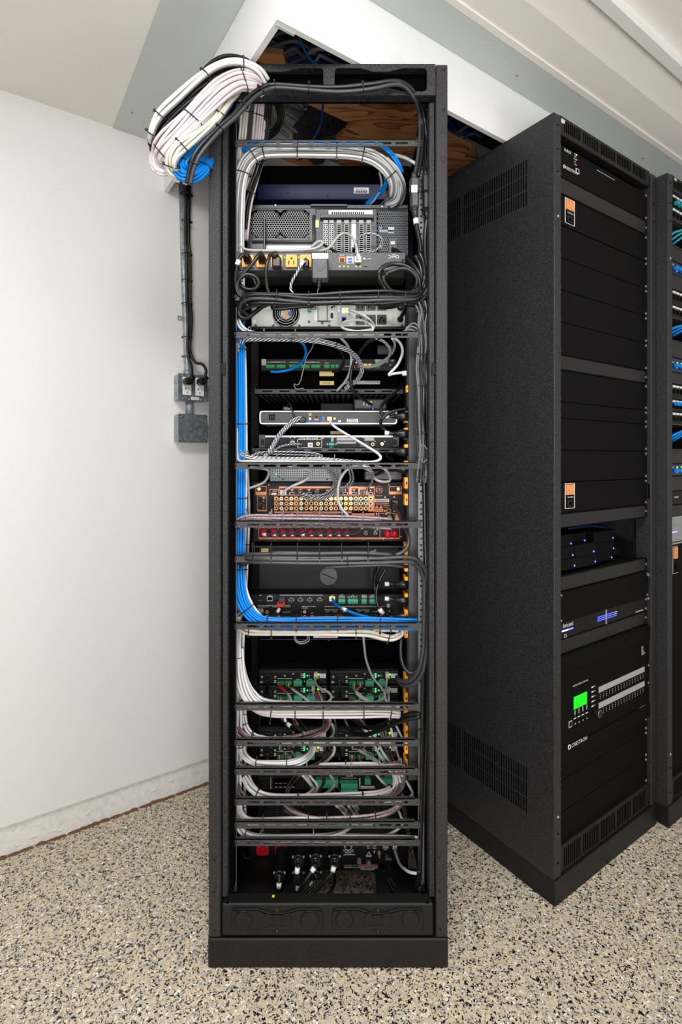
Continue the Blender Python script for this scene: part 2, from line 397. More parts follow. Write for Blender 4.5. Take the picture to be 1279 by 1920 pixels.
def bundle(label, pts, rows, cols, r, mats, ties=(), Y=None, ext=(0, 0), name='cable_bundle', cat='cables', wob=.35, tm='tie', group=None, k=6, sq=1.0, wire=.0014):
    """a tied run of cables: rows across the run as seen, cols in depth; every cable is a child, every tie a child"""
    path = spline(pth(pts, Y), k); fr = frames(path); base = min(path, key=lambda p: p.z)
    t = thing(name, label, cat, base, group); am = bm_ = 0; idx = 0; offs = []
    for i in range(rows):
        for j in range(cols):
            a = (i - (rows - 1) / 2) * 2 * r * sq + (j % 2) * r * .7; b = (j - (cols - 1) / 2) * 1.8 * r
            offs.append((a, b)); am = max(am, abs(a)); bm_ = max(bm_, abs(b))
    for a, b in offs:
        ph1, ph2, f1 = R() * 6.3, R() * 6.3, .12 + R() * .12; e0, e1 = (R() - .5) * 3 * r, (R() - .5) * 2 * r
        q = []
        for i, p in enumerate(path):
            s = wob * r
            q.append(p + fr[i][1] * (a + s * math.sin(i * f1 + ph1)) + fr[i][2] * (b + s * math.sin(i * f1 * 1.3 + ph2)))
        mm = mats if isinstance(mats, str) else mats[idx % len(mats)]; idx += 1
        ob('cable', MB().tube(q, r, 7), mm, t)
    for tt in ties:
        i = min(len(path) - 2, max(1, int(tt * (len(path) - 1)))); T, N, B = fr[i]; c = path[i]
        a0, a1, b0 = -am - r * 1.25 - ext[0], am + r * 1.25 + ext[1], bm_ + r * 1.3
        ca = (a0 + a1) / 2; ha = (a1 - a0) / 2; ring = []
        for q in range(17):
            g = 2 * math.pi * q / 16; cg, sg = math.cos(g), math.sin(g)
            e = lambda w: math.copysign(abs(w) ** .7, w)
            ring.append(c + N * (ca + ha * e(cg)) + B * (b0 * e(sg)))
        mb = MB().tube(ring, wire, 5, 0, False); h = c + N * (ca + ha) - B * (b0 * .4)
        mb.box(h.x - .0024, h.x + .0024, h.y - .003, h.y + .003, h.z - .0024, h.z + .0024, 0, .0006)
        ob('cable_tie', mb, tm, t)
    return t
# ================================================================ the room
WV, U0, V0, ZC, ZR = 1.852, .505, .985, 2.303, 2.136     # wall line, fascia lines, ceiling height, fascia rim
def uvz(u, v, z): return U * u + V * v + Vector((0, 0, z))
def slab(name, u0, u1, v0, v1, z0, z1, m, kind='structure', parent=None, b=0, **k):
    mb = MB(); q = MB().box(u0, u1, v0, v1, z0, z1, 0, b)
    mb.add([uvz(*p) for p in q.v], q.f)
    return ob(name, mb, m, parent, kind=kind, **k)
slab('floor', -2.6, 3.6, -2.4, 2.6, -.06, 0, 'flake_floor')
# left wall: painted board that stops above a recessed band of rough concrete
slab('wall_left', -2.6, 3.6, WV - .004, WV + .12, .097, 2.9, 'wall_paint')
bb = slab('baseboard_left', -2.6, 3.6, WV + .012, WV + .12, 0, .098, 'concrete')
cr = MB(); rr = random.Random(3)
for i in range(150):
    u = -1.0 + i * .018 + rr.random() * .016; h = .0012 + rr.random() ** 3 * .006
    p = [uvz(u - .018, WV + .011, -.001), uvz(u + .018, WV + .011, -.001), uvz(u + .012, WV - .004 - rr.random() * .003, 0.0005), uvz(u - .012, WV + .003 - rr.random() * .004, .0005), uvz(u, WV + .0115, h)]
    cr.add(p, [(0, 1, 2, 3), (0, 4, 1), (1, 4, 2), (2, 4, 3), (3, 4, 0)])
ob('dirt_line', cr, 'brown_dirt', bb, kind='stuff')
ch = MB()
for i in range(26):
    u = -.3 + rr.random() * 1.0; z = .012 + rr.random() * .07; s = .004 + rr.random() * .01
    q = [uvz(u + s * math.cos(a) * (.7 + .6 * rr.random()), WV + .0115, z + s * .6 * math.sin(a)) for a in [k * 1.05 for k in range(6)]] + [uvz(u, WV + .0085, z)]
    ch.add(q, [(k, (k + 1) % 6, 6) for k in range(6)])
ob('plaster_chip', ch, 'concrete', bb, kind='stuff')
# ceiling of the room in front of the niche, walls behind the camera
slab('ceiling', -2.6, 3.6, .778, V0, ZC, ZC + .08, 'ceiling_paint')
slab('ceiling', -2.6, 3.6, -2.4, .665, ZC + .032, ZC + .08, 'ceiling_paint')
slab('ceiling', -2.6, U0, V0, WV + .05, ZC, ZC + .05, 'ceiling_paint')
slab('wall_back', -2.6, 3.6, -2.46, -2.4, 0, ZC + .08, 'wall_paint')
slab('wall_side', -2.66, -2.6, -2.4, WV, 0, ZC + .08, 'wall_paint')
slab('wall_right', 3.6, 3.66, -2.4, 2.6, 0, 2.9, 'wall_paint')
# fascia boards that hang from the ceiling round the niche, and the grey strips beside them
slab('trim_1', U0, U0 + .014, V0 + .013, WV - .004, ZR, ZC + .02, 'fascia_paint')
slab('trim_2', U0, 3.6, V0, V0 + .013, ZR, ZC + .02, 'fascia_paint')
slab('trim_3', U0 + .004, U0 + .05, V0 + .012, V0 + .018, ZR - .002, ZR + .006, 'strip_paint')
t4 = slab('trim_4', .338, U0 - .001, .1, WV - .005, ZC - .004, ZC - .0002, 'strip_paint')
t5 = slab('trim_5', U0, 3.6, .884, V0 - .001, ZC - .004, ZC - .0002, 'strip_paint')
slab('trim_6', -.2, 3.6, .866, .883, ZC - .006, ZC - .0002, 'ceiling_paint')
# stepped boxed beam at the upper right ceiling, its wedge sloped to shade darker
wg = MB(); q = [uvz(-2.6, .778, ZC), uvz(3.6, .778, ZC), uvz(3.6, .69, ZC + .03), uvz(-2.6, .69, ZC + .03)]
wg.add(q + [p + Vector((0, 0, .05)) for p in q], [(0, 1, 2, 3), (7, 6, 5, 4), (0, 4, 5, 1), (1, 5, 6, 2), (2, 6, 7, 3), (3, 7, 4, 0)])
ob('trim_7', wg, 'ceiling_paint', kind='structure')
slab('trim_8', -2.6, 3.6, .664, .691, ZC + .002, ZC + .06, 'fascia_paint')
nail = shared('trim_screw', MB().lathe((0, 0, 0), (0, 0, -1), [(-.001, .0042), (.001, .0042), (.0022, .002), (.0023, 0)], 8), 'copper')
def onz(px, py, z):
    t = (EZ - z) * F / (py - CY); return Vector(((px - CX) / F * t, t, z))
inst('screw', nail, t4, onz(248, 211, ZC - .004), 1); inst('screw', nail, t5, onz(970, 142, ZC - .004), 1); inst('screw', nail, t5, onz(1206, 297, ZC - .004), 1)
# the niche: dark deck above the racks with raw plywood and cable runs
slab('ceiling', U0 - .05, 3.6, V0 - .0, 2.6, 2.86, 2.9, 'black')
slab('wall_niche', U0 - .05, U0, V0, WV - .005, ZC + .02, 2.86, 'black')
slab('wall_niche', U0, 3.6, V0 - .05, V0, ZC + .05, 2.86, 'black')
def sheet(label, pts, z, th=.018, m=('plywood', 'plyedge'), cat='plywood', name='plywood_sheet', knots=6):
    q = [onz(x, y, z) for x, y in pts]; n = len(q); mb = MB()
    mb.add(q + [p + Vector((0, 0, th)) for p in q], [tuple(range(n)), tuple(range(n, 2 * n))[::-1]], 0)
    for i in range(n): mb.add([q[i], q[(i + 1) % n], q[(i + 1) % n] + Vector((0, 0, th)), q[i] + Vector((0, 0, th))], [(0, 1, 2, 3)], 1)
    o = ob(name, mb, list(m), None, label, cat)
    for i in range(knots):
        a, b, c = R(), R(), R(); s = a + b + c; k = (q[0] * a + q[1] * b + q[2] * c) / s
        ob('knot', MB().lathe(k, (0, 0, -1), [(0, .004 + R() * .003), (.0006, .003), (.0006, 0)], 7), 'void', o)
    return o
sheet('orange brown plywood sheet with dark grain above the open top of the front rack', [(556, 186), (662, 234), (600, 288), (690, 330), (778, 284), (790, 180), (640, 150)], 2.44, knots=9)
sheet('strip of plywood seen under the grey cable arch', [(488, 288), (566, 292), (600, 308), (590, 325), (480, 322)], 2.4, knots=3)
sheet('plywood corner at the left above the rack header beside the white fascia', [(478, 96), (532, 104), (545, 150), (470, 150)], 2.4, knots=1)
sheet('dark plywood sheet above the side of the right rack', [(840, 255), (892, 282), (905, 330), (850, 400), (830, 330)], 2.36, knots=2)
def plank(label, pts, z, th, m, name, cat):
    return sheet(label, pts, z, th, (m, m), cat, name, 0)
plank('black fabric covered duct board in the opening above the front rack', [(598, 205), (650, 232), (612, 275), (548, 262)], 2.5, .05, 'slate', 'duct_board', 'board')
plank('black board in the corner of the opening under the grey cable arch', [(568, 290), (630, 272), (606, 306), (590, 309)], 2.38, .04, 'slate', 'duct_board', 'board')
def onp(pts, z): return [onz(x, y, z) for x, y in pts]
def loft(label, pts, z, n, r, ms, sp=.011, grp=None):
    path = spline(onp(pts, z), 6); t = thing('cable_run', label, 'cables', path[0], grp)
    for i in range(n):
        o = (i - (n - 1) / 2) * sp; q = []
        for j, p in enumerate(path):
            T = (path[min(j + 1, len(path) - 1)] - path[max(j - 1, 0)]).normalized(); N = Vector((-T.y, T.x, 0)).normalized()
            q.append(p + N * (o + .004 * math.sin(j * .3 + i)) + Vector((0, 0, .012 * (i % 3) + .003 * math.sin(j * .5 + 2 * i))))
        ob('cable', MB().tube(q, r, 7), ms[i % len(ms)], t)
    return t
loft('grey white cables curving under the apex of the opening above the rack', [(486, 110), (505, 92), (530, 80), (560, 78), (590, 96)], 2.62, 7, .0065, ['c_dgrey'], .013)
loft('navy cables fanned out behind the fascia above the rack header', [(520, 112), (560, 96), (610, 92), (660, 112)], 2.66, 10, .0045, ['c_navy'], .013)
loft('navy cables crossing right below the apex of the fascia', [(500, 66), (530, 70), (580, 80), (620, 100)], 2.72, 5, .0045, ['c_navy'], .012)
loft('grey white cable loop at the right above the rack header', [(585, 108), (600, 98), (625, 104), (650, 118)], 2.6, 4, .006, ['c_grey'], .013)
cab('single blue cable crossing the opening just above the rack header', [(560, 62, 1.75), (568, 85, 1.76), (580, 108, 1.78), (600, 125, 1.8)], .0045, 'c_blue')
cab('blue cable hanging across the black duct board', [(607, 190, 1.8), (604, 215, 1.8), (600, 238, 1.8), (588, 262, 1.82), (580, 290, 1.82)], .004, 'c_navy')
loft('thick sheaf of grey cables in the opening left of the duct board', [(540, 196), (560, 210), (585, 222), (620, 238)], 2.56, 12, .0055, ['c_dgrey', 'c_grey'], .012)
loft('grey cable run hanging behind the white bundles inside the rack top', [(520, 175), (515, 205), (528, 240), (545, 255)], 2.46, 6, .0055, ['c_grey'], .012)
loft('pale cables behind the right post of the front rack near the right rack', [(850, 272), (870, 250), (895, 240), (915, 250)], 2.5, 4, .0045, ['c_dgrey'], .02)
loft('blue cables behind the right post of the front rack above the right rack', [(840, 226), (862, 252), (890, 256), (930, 240)], 2.52, 3, .0055, ['c_navy'], .03)
loft('dark cables drooping at the right of the plywood sheet', [(770, 240), (782, 270), (800, 300), (815, 330)], 2.5, 6, .005, ['c_dgrey', 'c_navy', 'rubber'], .016)
# ================================================================ the front rack, its back towards us
Y0, YR, YB = 1.222, 1.284, 1.272                # face of the frame, mounting rails, lacing bars
XL, XRt, ZT, ZB = -.3134, .2522, 2.134, .069
D = .60
rk = thing('equipment_rack', 'tall open black steel equipment rack full of cabling, standing pulled out in the middle', 'rack', ((XL + XRt) / 2, Y0, 0))
rkb = lambda n, x0, x1, y0, y1, z0, z1, m='powder', b=.002: ob(n, MB().box(x0, x1, y0, y1, z0, z1, 0, b), m, rk)
k0 = Y0 / F
xp = lambda px, Y=Y0: (px - CX) / F * Y
zp = lambda py, Y=Y0: EZ - (py - CY) / F * Y
lp = rkb('frame_post', XL, xp(414), Y0, Y0 + .07, ZB, ZT); rp_ = rkb('frame_post', xp(818), XRt, Y0, Y0 + .07, ZB, ZT)
for x in (XL, XRt - .03): rkb('frame_post', x, x + .03, Y0 + D - .04, Y0 + D, ZB, ZT)
rkb('post_return', xp(415.5), xp(425.5), Y0 + .012, Y0 + .05, zp(1690), zp(150), 'powder', .001)
rkb('post_return', xp(807), xp(817), Y0 + .012, Y0 + .05, zp(1690), zp(186), 'powder', .001)
rkb('inner_liner', xp(426), xp(433), Y0 + .03, Y0 + .06, zp(1690), zp(150), 'void', 0)
# closed side sheets and the back of the far face
rkb('side_panel', XL + .001, XL + .004, Y0 + .07, Y0 + D - .04, ZB, ZT - .02, 'powder_dark', 0)
rkb('side_panel', XRt - .004, XRt - .001, Y0 + .07, Y0 + D - .04, ZB, ZT - .02, 'powder_dark', 0)
rkb('far_panel', XL + .03, XRt - .03, Y0 + D - .012, Y0 + D - .004, .34, zp(311, 1.81), 'void', 0)
rkb('dark_backing', XL + .03, -.19, Y0 + D - .02, Y0 + D - .01, ZB, .34, 'void', 0); rkb('dark_backing', .125, XRt - .03, Y0 + D - .02, Y0 + D - .01, ZB, .34, 'void', 0)  # black sheets added so the open foot of the rack reads dark
# mounting rails with a line of threaded holes
for nm, c in (('mounting_rail', 438.7), ('mounting_rail', 790.3)):
    x = xp(c, YR); hw = .0075; mb = MB(); hs = []
    z = zp(1660, YR); j = 0
    while z < zp(200, YR):
        hs.append(circ(x, z, .0031, 6)); z += (.0159, .0159, .0127)[j % 3]; j += 1
    zz = [zp(1672, YR), zp(188, YR)]; nseg = 12; hh = (zz[1] - zz[0]) / nseg
    for i in range(nseg):
        lo, hi = zz[0] + i * hh, zz[0] + (i + 1) * hh
        mb.plate(rrect(x - hw, lo, x + hw, hi), [q for q in hs if lo + .004 < q[0][1] < hi - .004], YR, YR + .0025)
    mb.box(x - hw if c < 600 else x + hw - .0025, x - hw + .0025 if c < 600 else x + hw, YR + .0025, YR + .05, zz[0], zz[1])
    ob(nm, mb, 'rail', rk)
for x in (xp(439, 1.8), xp(780, 1.8)): rkb('mounting_rail', x - .012, x + .012, 1.765, 1.768, zp(1660, YR), 2.0, 'black', 0)
# top header with two dog-bone cable openings
def dog(x0, y0, x1, y1, dy, flip=False):
    r = 7; w = x1 - x0
    top = [(x0 + r, y0), (x0 + w * .28, y0), (x0 + w * .42, y0 + dy), (x0 + w * .58, y0 + dy), (x0 + w * .74, y0), (x1 - r, y0), (x1 - 2, y0 + 2), (x1, y0 + r)]
    return top + [(x1, y1 - r), (x1 - 2, y1 - 2), (x1 - r, y1), (x0 + w * .74, y1), (x0 + w * .58, y1 - dy), (x0 + w * .42, y1 - dy), (x0 + w * .28, y1), (x0 + r, y1), (x0 + 2, y1 - 2), (x0, y1 - r), (x0, y0 + r), (x0 + 2, y0 + 2)]
hd = MB(); hd.plate(pp([(415, 120.5), (817, 120.5), (817, 179), (415, 179)], Y0), [pp(dog(433, 128, 607, 172, 7), Y0), pp(dog(628, 128, 801, 172, 7), Y0)], Y0 - .001, Y0 + .003)
x0, x1 = xp(415), xp(817)
hd.box(x0, x1, Y0 + .003, Y0 + .022, zp(179) - .0005, zp(179) + .003); hd.box(x0, x1, Y0 + .003, Y0 + .03, zp(120.5) - .003, zp(120.5))
hdo = ob('top_header', hd, 'powder', rk)
rkb('header_backplate', xp(420), xp(812), Y0 + .028, Y0 + .031, zp(178), zp(122), 'void', 0)
for px, py in ((519, 127), (714, 129), (833, 131), (833, 206), (400, 206)): inst('bolt_hole', shared('hole', MB().lathe((0, 0, 0), (0, -1, 0), [(-.3, 1), (.3, 1), (.31, .9), (-.2, .85), (-.21, 0)], 8), 'void'), rk, P(px, py, Y0), 2.4 * k0)
for dx, dy in ((0, 0), (-2.2, 4), (2.2, 4), (-4.4, 8), (0, 8), (4.4, 8)): inst('bolt_hole', _SH['hole'], rk, P(832 + dx, 241 + dy, Y0), 1.1 * k0)
for px, py in ((402, 299), (832, 299), (403, 1608), (824, 1605)):
    mb = MB().ring(P(px, py - 2, Y0), (0, 1, 0), 4.6 * k0, .45 * k0, 14, 4); mb.box(xp(px - 1.6), xp(px + 1.6), Y0 - .0005, Y0 + .001, zp(py + 7), zp(py + 3)); ob('keyhole_knockout', mb, 'powder_dark', rk)
for px, py in ((402, 1673), (403, 1745), (825, 1671), (826, 1742)): inst('bolt_hole', _SH['hole'], rk, P(px, py, Y0), 2.2 * k0)
# rear top rails, bottom sill, plinth
for z in (ZT - .03, .12): rkb('far_rail', XL + .03, XRt - .03, Y0 + D - .03, Y0 + D, z, z + .025, 'powder_dark', .002)
for x in (XL + .004, XRt - .03): rkb('top_side_rail', x, x + .026, Y0 + .07, Y0 + D - .04, ZT - .03, ZT - .004, 'powder_dark', .002)
sill = rkb('bottom_sill', xp(417), xp(813), Y0 - .003, Y0 + .03, zp(1753.5), zp(1693), 'powder_dark', .003)
for x0_, x1_ in ((435, 605), (624.5, 794)):
    mb = MB(); o = dog(x0_, 1704.5, x1_, 1746, 8); mb.plate(pp(o, Y0), [], Y0 - .0052, Y0 - .0028)
    i_ = [(x0_ + 2 + (x - x0_) * (x1_ - x0_ - 4) / (x1_ - x0_), 1706.5 + (y - 1704.5) * 37.5 / 41.5) for x, y in o]
    kp = ob('knockout_plate', mb, 'powder_dark', rk)
    rim = [P(x, y, Y0 - .0052) for x, y in o]; rim.append(rim[0]); ob('pressed_rim', MB().tube(rim, .0011, 5, 0, False), 'powder_dark', kp)
    w = x1_ - x0_
    for f_, rr_ in ((.128, 17), (.397, 10), (.601, 10), (.862, 17)):
        c = P(x0_ + w * f_, 1725, Y0 - .0055); mb = MB().ring(c, (0, 1, 0), rr_ * k0, 1.1 * k0, 22, 6); mb.lathe(c, (0, -1, 0), [(-.001, rr_ * k0 * .93), (.0012, rr_ * k0 * .9), (.0013, 0)], 20); ob('knockout_ring', mb, 'powder_dark', kp)
    for py in (1707.5, 1746.5): sc(rk, x0_ + w * .5, py, Y0 - .003, 3.6)
for px in (427, 802): inst('bolt_hole', _SH['hole'], rk, P(px, 1692, Y0), 2.4 * k0, (-math.pi / 2, 0, 0))
rkb('plinth', XL - .0005, XRt + .0005, Y0 - .004, Y0 + .028, 0, ZB, 'powder_dark', .0025); rkb('plinth', XL, XRt, Y0 + D - .03, Y0 + D, 0, ZB, 'powder_dark', .0025)
for x in (XL, XRt - .03): rkb('plinth', x, x + .03, Y0 + .028, Y0 + D - .03, 0, ZB, 'powder_dark', 0)
rkb('bottom_pan', XL + .02, xp(562, 1.4), Y0 + .03, Y0 + .36, ZB, ZB + .004, 'powder_dark', 0)
br = rkb('bottom_bracket', xp(704, 1.4), xp(800, 1.4), Y0 + .03, Y0 + .2, ZB, ZB + .004, 'powder_dark', 0)
for dy in (.05, .064): inst('bolt_hole', _SH['hole'], rk, (xp(714, 1.4), Y0 + dy, ZB + .005), .004, (-math.pi / 2, 0, 0))
bx(rk, 'knob', (508, 1684, 517, 1691), 1.235, .012, 'c_yellow', .003, 'small yellow knob')
for px in (419, 813): bx(rk, 'foam_pad', (px - 3.5, 681, px + 4.5, 703), Y0 + .011, -.003, 'black', .001)
# ---------------------------------------------------------------- lacing bars screwed across the back
def bar(py, label, x1=790, x0=432, h=6.3, slots=True, Y=YB):
    a, b = P(x0, py - h, Y), P(x1, py + h, Y)
    t = thing('lacing_bar', label, 'lacing bar', ((a.x + b.x) / 2, Y, b.z), 'slotted lacing bars across the back of the rack')
    mb = MB(); hs = []
    if slots:
        s = 464.0
        while s + 24 < x1 - 12: hs.append(pp(rrect(s, py - 1.8, s + 23.5, py + 2.4, 1.6, 2), Y)); s += 30.9
    mb.plate(rrect(a.x, b.z, b.x, a.z, .003, 2), hs, Y, Y + .0022)
    mb.box(a.x + .012, b.x - .012, Y, Y + .011, a.z - .0016, a.z)
    ob('bar', mb, 'bar_powder', t); sc(t, 439, py, Y, 5.2)
    return t
for py, lb in ((268, 'topmost slotted lacing bar just above the arch of grey cables, blue showing through its slots'),
               (627, 'slotted lacing bar just below the pale power unit with the round fan'),
               (873, 'slotted lacing bar between the white striped cables and the grey perforated unit'),
               (983, 'slotted lacing bar crossing the copper receiver under the mauve speaker cables'),
               (1174, 'slotted lacing bar carrying the bright blue cables'),
               (1326, 'slotted lacing bar with the thick white bundle under it, first below the green lit amplifiers'),
               (1393, 'slotted lacing bar under the looped maroon cables, second below the green lit amplifiers'),
               (1447, 'slotted lacing bar just above the block of stacked green terminals'),
               (1504, 'slotted lacing bar just below the block of stacked green terminals'),
               (1547, 'slotted lacing bar third from the floor among the white cables, next to lowest of them'),
               (1580, 'lowest slotted lacing bar, just above the red outlets')): bar(py, lb, x1=788 if py > 1300 else 791)
for py, lb in ((557, 'lacing bar end screwed left of the black cable bundle above the round fan'), (1048, 'lacing bar end screwed left of the thick grey black cables under the receiver')): bar(py, lb, x1=470, slots=False)
# ---------------------------------------------------------------- vertical power strip on the right
ps = thing('power_strip', 'tall black vertical power strip with a column of orange outlets along the right inside', 'power strip', P(776, 1464, 1.345), None)
bx(ps, 'strip_body', (766, 575, 786, 1464), 1.335, .05, 'dark_metal', .002)
bx(ps, 'strip_edge', (763.5, 575, 767, 1464), 1.34, .045, 'black', 0)
oz = shared('side_outlet', MB().box(-.0075, .002, 0, .034, -.0148, .0148, 0, .0012).box(-.0078, -.006, .010, .013, .002, .008, 1).box(-.0078, -.006, .02, .023, .002, .008, 1).box(-.004, .0, -.0004, .001, -.003, .003, 1), ['orange', 'orange_hole'])
for k in range(22):
    if k in (6, 7, 14, 15): continue
    inst('outlet', oz, ps, P(764.5, 781.5 + 31.1 * k, 1.338), 1.0 if k < 20 else .98)
inst('outlet', oz, ps, P(765.5, 729, 1.338), .6)
for py in (712, 1003, 1116): bx(ps, 'clip', (785 + (py > 1000), py - 8, 790 + (py > 1000), py + 8), 1.31, .01, 'label', .001)
# ================================================================ equipment in the front rack, top to bottom
def dev(name, label, cat, r, Y, depth, m='device', b=.0015, part='chassis', group=None):
    x0, z0, x1, z1 = rc(r, Y)
    t = thing(name, label, cat, ((x0 + x1) / 2, Y, z0), group)
    bxm(t, part, x0, z0, x1, z1, Y, depth, m, b)
    return t
# --- navy unit and the black drawer behind it
t = dev('rack_cover', 'wide black cover plate behind the navy unit, under the plywood', 'cover', (476, 311, 770, 386), 1.53, .2, 'void')
t = dev('network_unit', 'flat navy blue unit with one white barcode label above the server', 'network unit', (483, 345, 726, 374), 1.49, .03, 'navy_box')
bx(t, 'barcode_label', (664, 352, 692, 363), 1.49, -.0008, 'label'); dashes(t, [(666 + i * 1.5, 357, 666.8 + i * 1.5 + (i % 3) * .3, 361.5) for i in range(16)], 1.489, 'ink', 'barcode'); dashes(t, [(667, 354, 688, 355)], 1.489, 'ink')
for px, py in ((541, 361), (615, 368)): sc(t, px, py, 1.49, 1.6)
# --- server seen from the back
YS = 1.385
sv = dev('server', 'dark grey rack server with twin hexagon fan grilles above the orange outlets', 'server', (463, 390, 766, 480), YS, .14, 'dark_metal')
bx(sv, 'lid', (463, 383.5, 766, 391), YS - .004, .14, 'dark_metal', .0015); bx(sv, 'lid_handle', (583, 384, 652, 388.5), YS - .004, -.006, 'plastic', .001)
for px, py in ((517, 385.5), (717, 387.5)): sc(sv, px, py, YS - .004, 2.6, 'steel')
bx(sv, 'power_supply', (469, 392, 593, 475), YS, -.004, 'slate', .001)
hx = MB(); cw = 4.55; inside = lambda x, y: any((x - cx) ** 2 + (y - 421) ** 2 < 29 ** 2 and abs(x - cx) < 26.5 and abs(y - 421) < 24.5 for cx in (500, 553)) or abs(x - 526.5) < 12 and abs(y - 421) < 15
for j in range(-8, 9):
    for i in range(-16, 17):
        x = 526.5 + i * cw + (j % 2) * cw / 2; y = 421 + j * cw * .866
        if inside(x, y):
            o = [P(x + cw * .578 * math.sin(k * math.pi / 3), y + cw * .578 * math.cos(k * math.pi / 3), YS - .0052) for k in range(6)]; q = [P(x + cw * .485 * math.sin(k * math.pi / 3), y + cw * .485 * math.cos(k * math.pi / 3), YS - .0052) for k in range(6)]
            hx.add(o + q, [(k, (k + 1) % 6, 6 + (k + 1) % 6, 6 + k) for k in range(6)])
gb = MB()
for cx in (500, 553): gb.plate(pp([(cx - 29 + 9 * (1 if False else 0), 402), (cx - 19, 394.5), (cx + 19, 394.5), (cx + 28, 402), (cx + 28, 440), (cx + 19, 447.5), (cx - 19, 447.5), (cx - 28, 440)], YS), [], YS - .0045, YS - .003)
gb.plate(pp([(515, 405), (538, 405), (538, 437), (515, 437)], YS), [], YS - .0046, YS - .003)
g = ob('fan_grille', gb, 'void', sv); ob('hexagon_mesh', hx, 'c_grey', g, kind='stuff')
for x, y in ((473.5, 396.5), (473.5, 446), (579.5, 397.5), (579.5, 446.5), (523.5, 396.5), (529.5, 396.5), (523.5, 446), (529.5, 446)): inst('bolt_hole', _SH['hole'], sv, P(x, y, YS - .0045), 2.2 * YS / F)
ob('stamped_rib', MB().tube([P(473, 453.5, YS - .005), P(586, 453.5, YS - .005), P(589, 450, YS - .005), P(589, 404, YS - .005)], .0042, 6), 'slate', sv)
lt(sv, [('MADE IN CHINA', 528, 453.5, 3.2)], YS - .0085, 'ink')
lt(sv, [('CE', 476, 462, 4)], YS - .004, 'label_grey')
bx(sv, 'asset_label', (498, 460.5, 588, 471), YS - .004, -.0008, 'label'); bx(sv, 'warranty_seal', (592.5, 414, 598.5, 428), YS, -.0045, 'gold_label')
bx(sv, 'wifi_antenna', (494.5, 409, 499, 470), YS - .02, -.004, 'plastic', .002, 'black stub antenna')
bx(sv, 'slot_frame', (594, 393, 706, 478), YS, -.0015, 'dark_metal')
bx(sv, 'slot_bracket', (601, 406, 701, 413), YS, -.014, 'plastic', .001)
vt = bx(sv, 'vent_strip', (617, 395, 699, 406.5), YS - .0015, -.002, 'steel'); mb = MB()
for i in range(17): addbox(mb, (622.5 + i * 3.65, 397.5, 624.8 + i * 3.65, 404.5), YS - .0034, -.0006)
ob('vent_slot', mb, 'void', vt, kind='stuff'); bx(sv, 'latch_key', (687, 396.5, 696, 404), YS - .0035, -.001, 'label')
for i, (x, kind_) in enumerate(((607, 1), (618, 1), (632, 0), (646, 0), (659.5, 2), (673.5, 0), (687.5, 0))):
    s = bx(sv, 'slot_cover', (x, 413, x + 8.6, 478), YS - .0015, -.002, 'c_grey' if kind_ < 2 else 'label'); mb = MB()
    if kind_ == 0:
        for k in range(15): addbox(mb, (x + .8, 421 + k * 3.8, x + 7.8, 423.5 + k * 3.8), YS - .0034, -.0005)
    elif kind_ == 1:
        for k in range(15):
            for q in (0, 1): mb.plate(pp(circ(x + 2.2 + q * 4.2 + (k % 2) * .9 - .4, 420 + k * 3.8, 1.3, 6), YS), [], YS - .0039, YS - .0034)
    else: addbox(mb, (x + 1.5, 466, x + 7, 474), YS - .0034, -.01)
    ob('slot_hole', mb, 'void', s, kind='stuff'); bx(sv, 'slot_tab', (x, 414, x + 8.6, 419), YS - .0035, -.003, 'label_grey')
hm = MB(); pg = bx(sv, 'mesh_panel', (707, 394, 763, 478), YS, -.0012, 'void')
for j in range(19):
    for i in range(15):
        x = 710 + i * 3.7 + (j % 2) * 1.85; y = 397 + j * 4.4
        o = [P(x + 2.15 * math.sin(k * math.pi / 3), y + 2.55 * math.cos(k * math.pi / 3), YS - .002) for k in range(6)]; q = [P(x + 1.5 * math.sin(k * math.pi / 3), y + 1.75 * math.cos(k * math.pi / 3), YS - .002) for k in range(6)]
        hm.add(o + q, [(k, (k + 1) % 6, 6 + (k + 1) % 6, 6 + k) for k in range(6)])
ob('hexagon_mesh', hm, 'rail', pg, kind='stuff')
for r, m in (((712, 431, 740, 436), 'label_grey'), ((728, 426, 740, 437), 'steel'), ((711, 425, 717, 429), 'jack_blue'), ((711, 460, 718, 464), 'jack_orange')): bx(sv, 'board_part', r, YS - .0012, -.0004, m)
bx(sv, 'power_inlet', (729, 449, 745, 476), YS - .001, -.004, 'plastic', .001); bx(sv, 'power_switch', (733, 453, 741, 459), YS - .005, -.003, 'label', .001)
# --- power controller with orange outlets
YW = 1.30
pw = dev('power_controller', 'grey power controller with orange outlets and green lights under the server', 'power controller', (447, 473, 762, 507.5), YW, .1, 'dark_metal')
bx(pw, 'rack_ear', (433, 472, 449, 507), YR - .001, -.003, 'dark_metal', .001)
for y in (477.5, 500): sc(pw, 438, y, YR - .004, 5.3)
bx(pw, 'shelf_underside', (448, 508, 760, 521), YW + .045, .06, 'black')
for x in (455.5, 482.5, 509.5, 537, 563.5): nema(pw, (x, 479.5, x + 21, 502), YW, 'orange', up=True)
for x in (534, 561): led(pw, x, 482.5, YW, 1.1)
bx(pw, 'network_port', (636, 482, 648, 492.5), YW, -.002, 'jack_orange', .0005); bx(pw, 'port_opening', (638, 484, 646, 491), YW - .002, -.0004, 'orange_hole')
up_ = bx(pw, 'usb_port', (650.5, 481.5, 663.5, 494.5), YW, -.002, 'steel'); [bx(pw, 'port_opening', (652.5, y, 661.5, y + 4.2), YW - .002, -.0004, 'c_navy') for y in (483.5, 489)]
bx(pw, 'network_port', (665.5, 481, 678, 492.5), YW, -.002, 'label', .0005); bx(pw, 'network_plug', (668, 478, 676, 494), YW - .002, -.009, 'clear', .001)
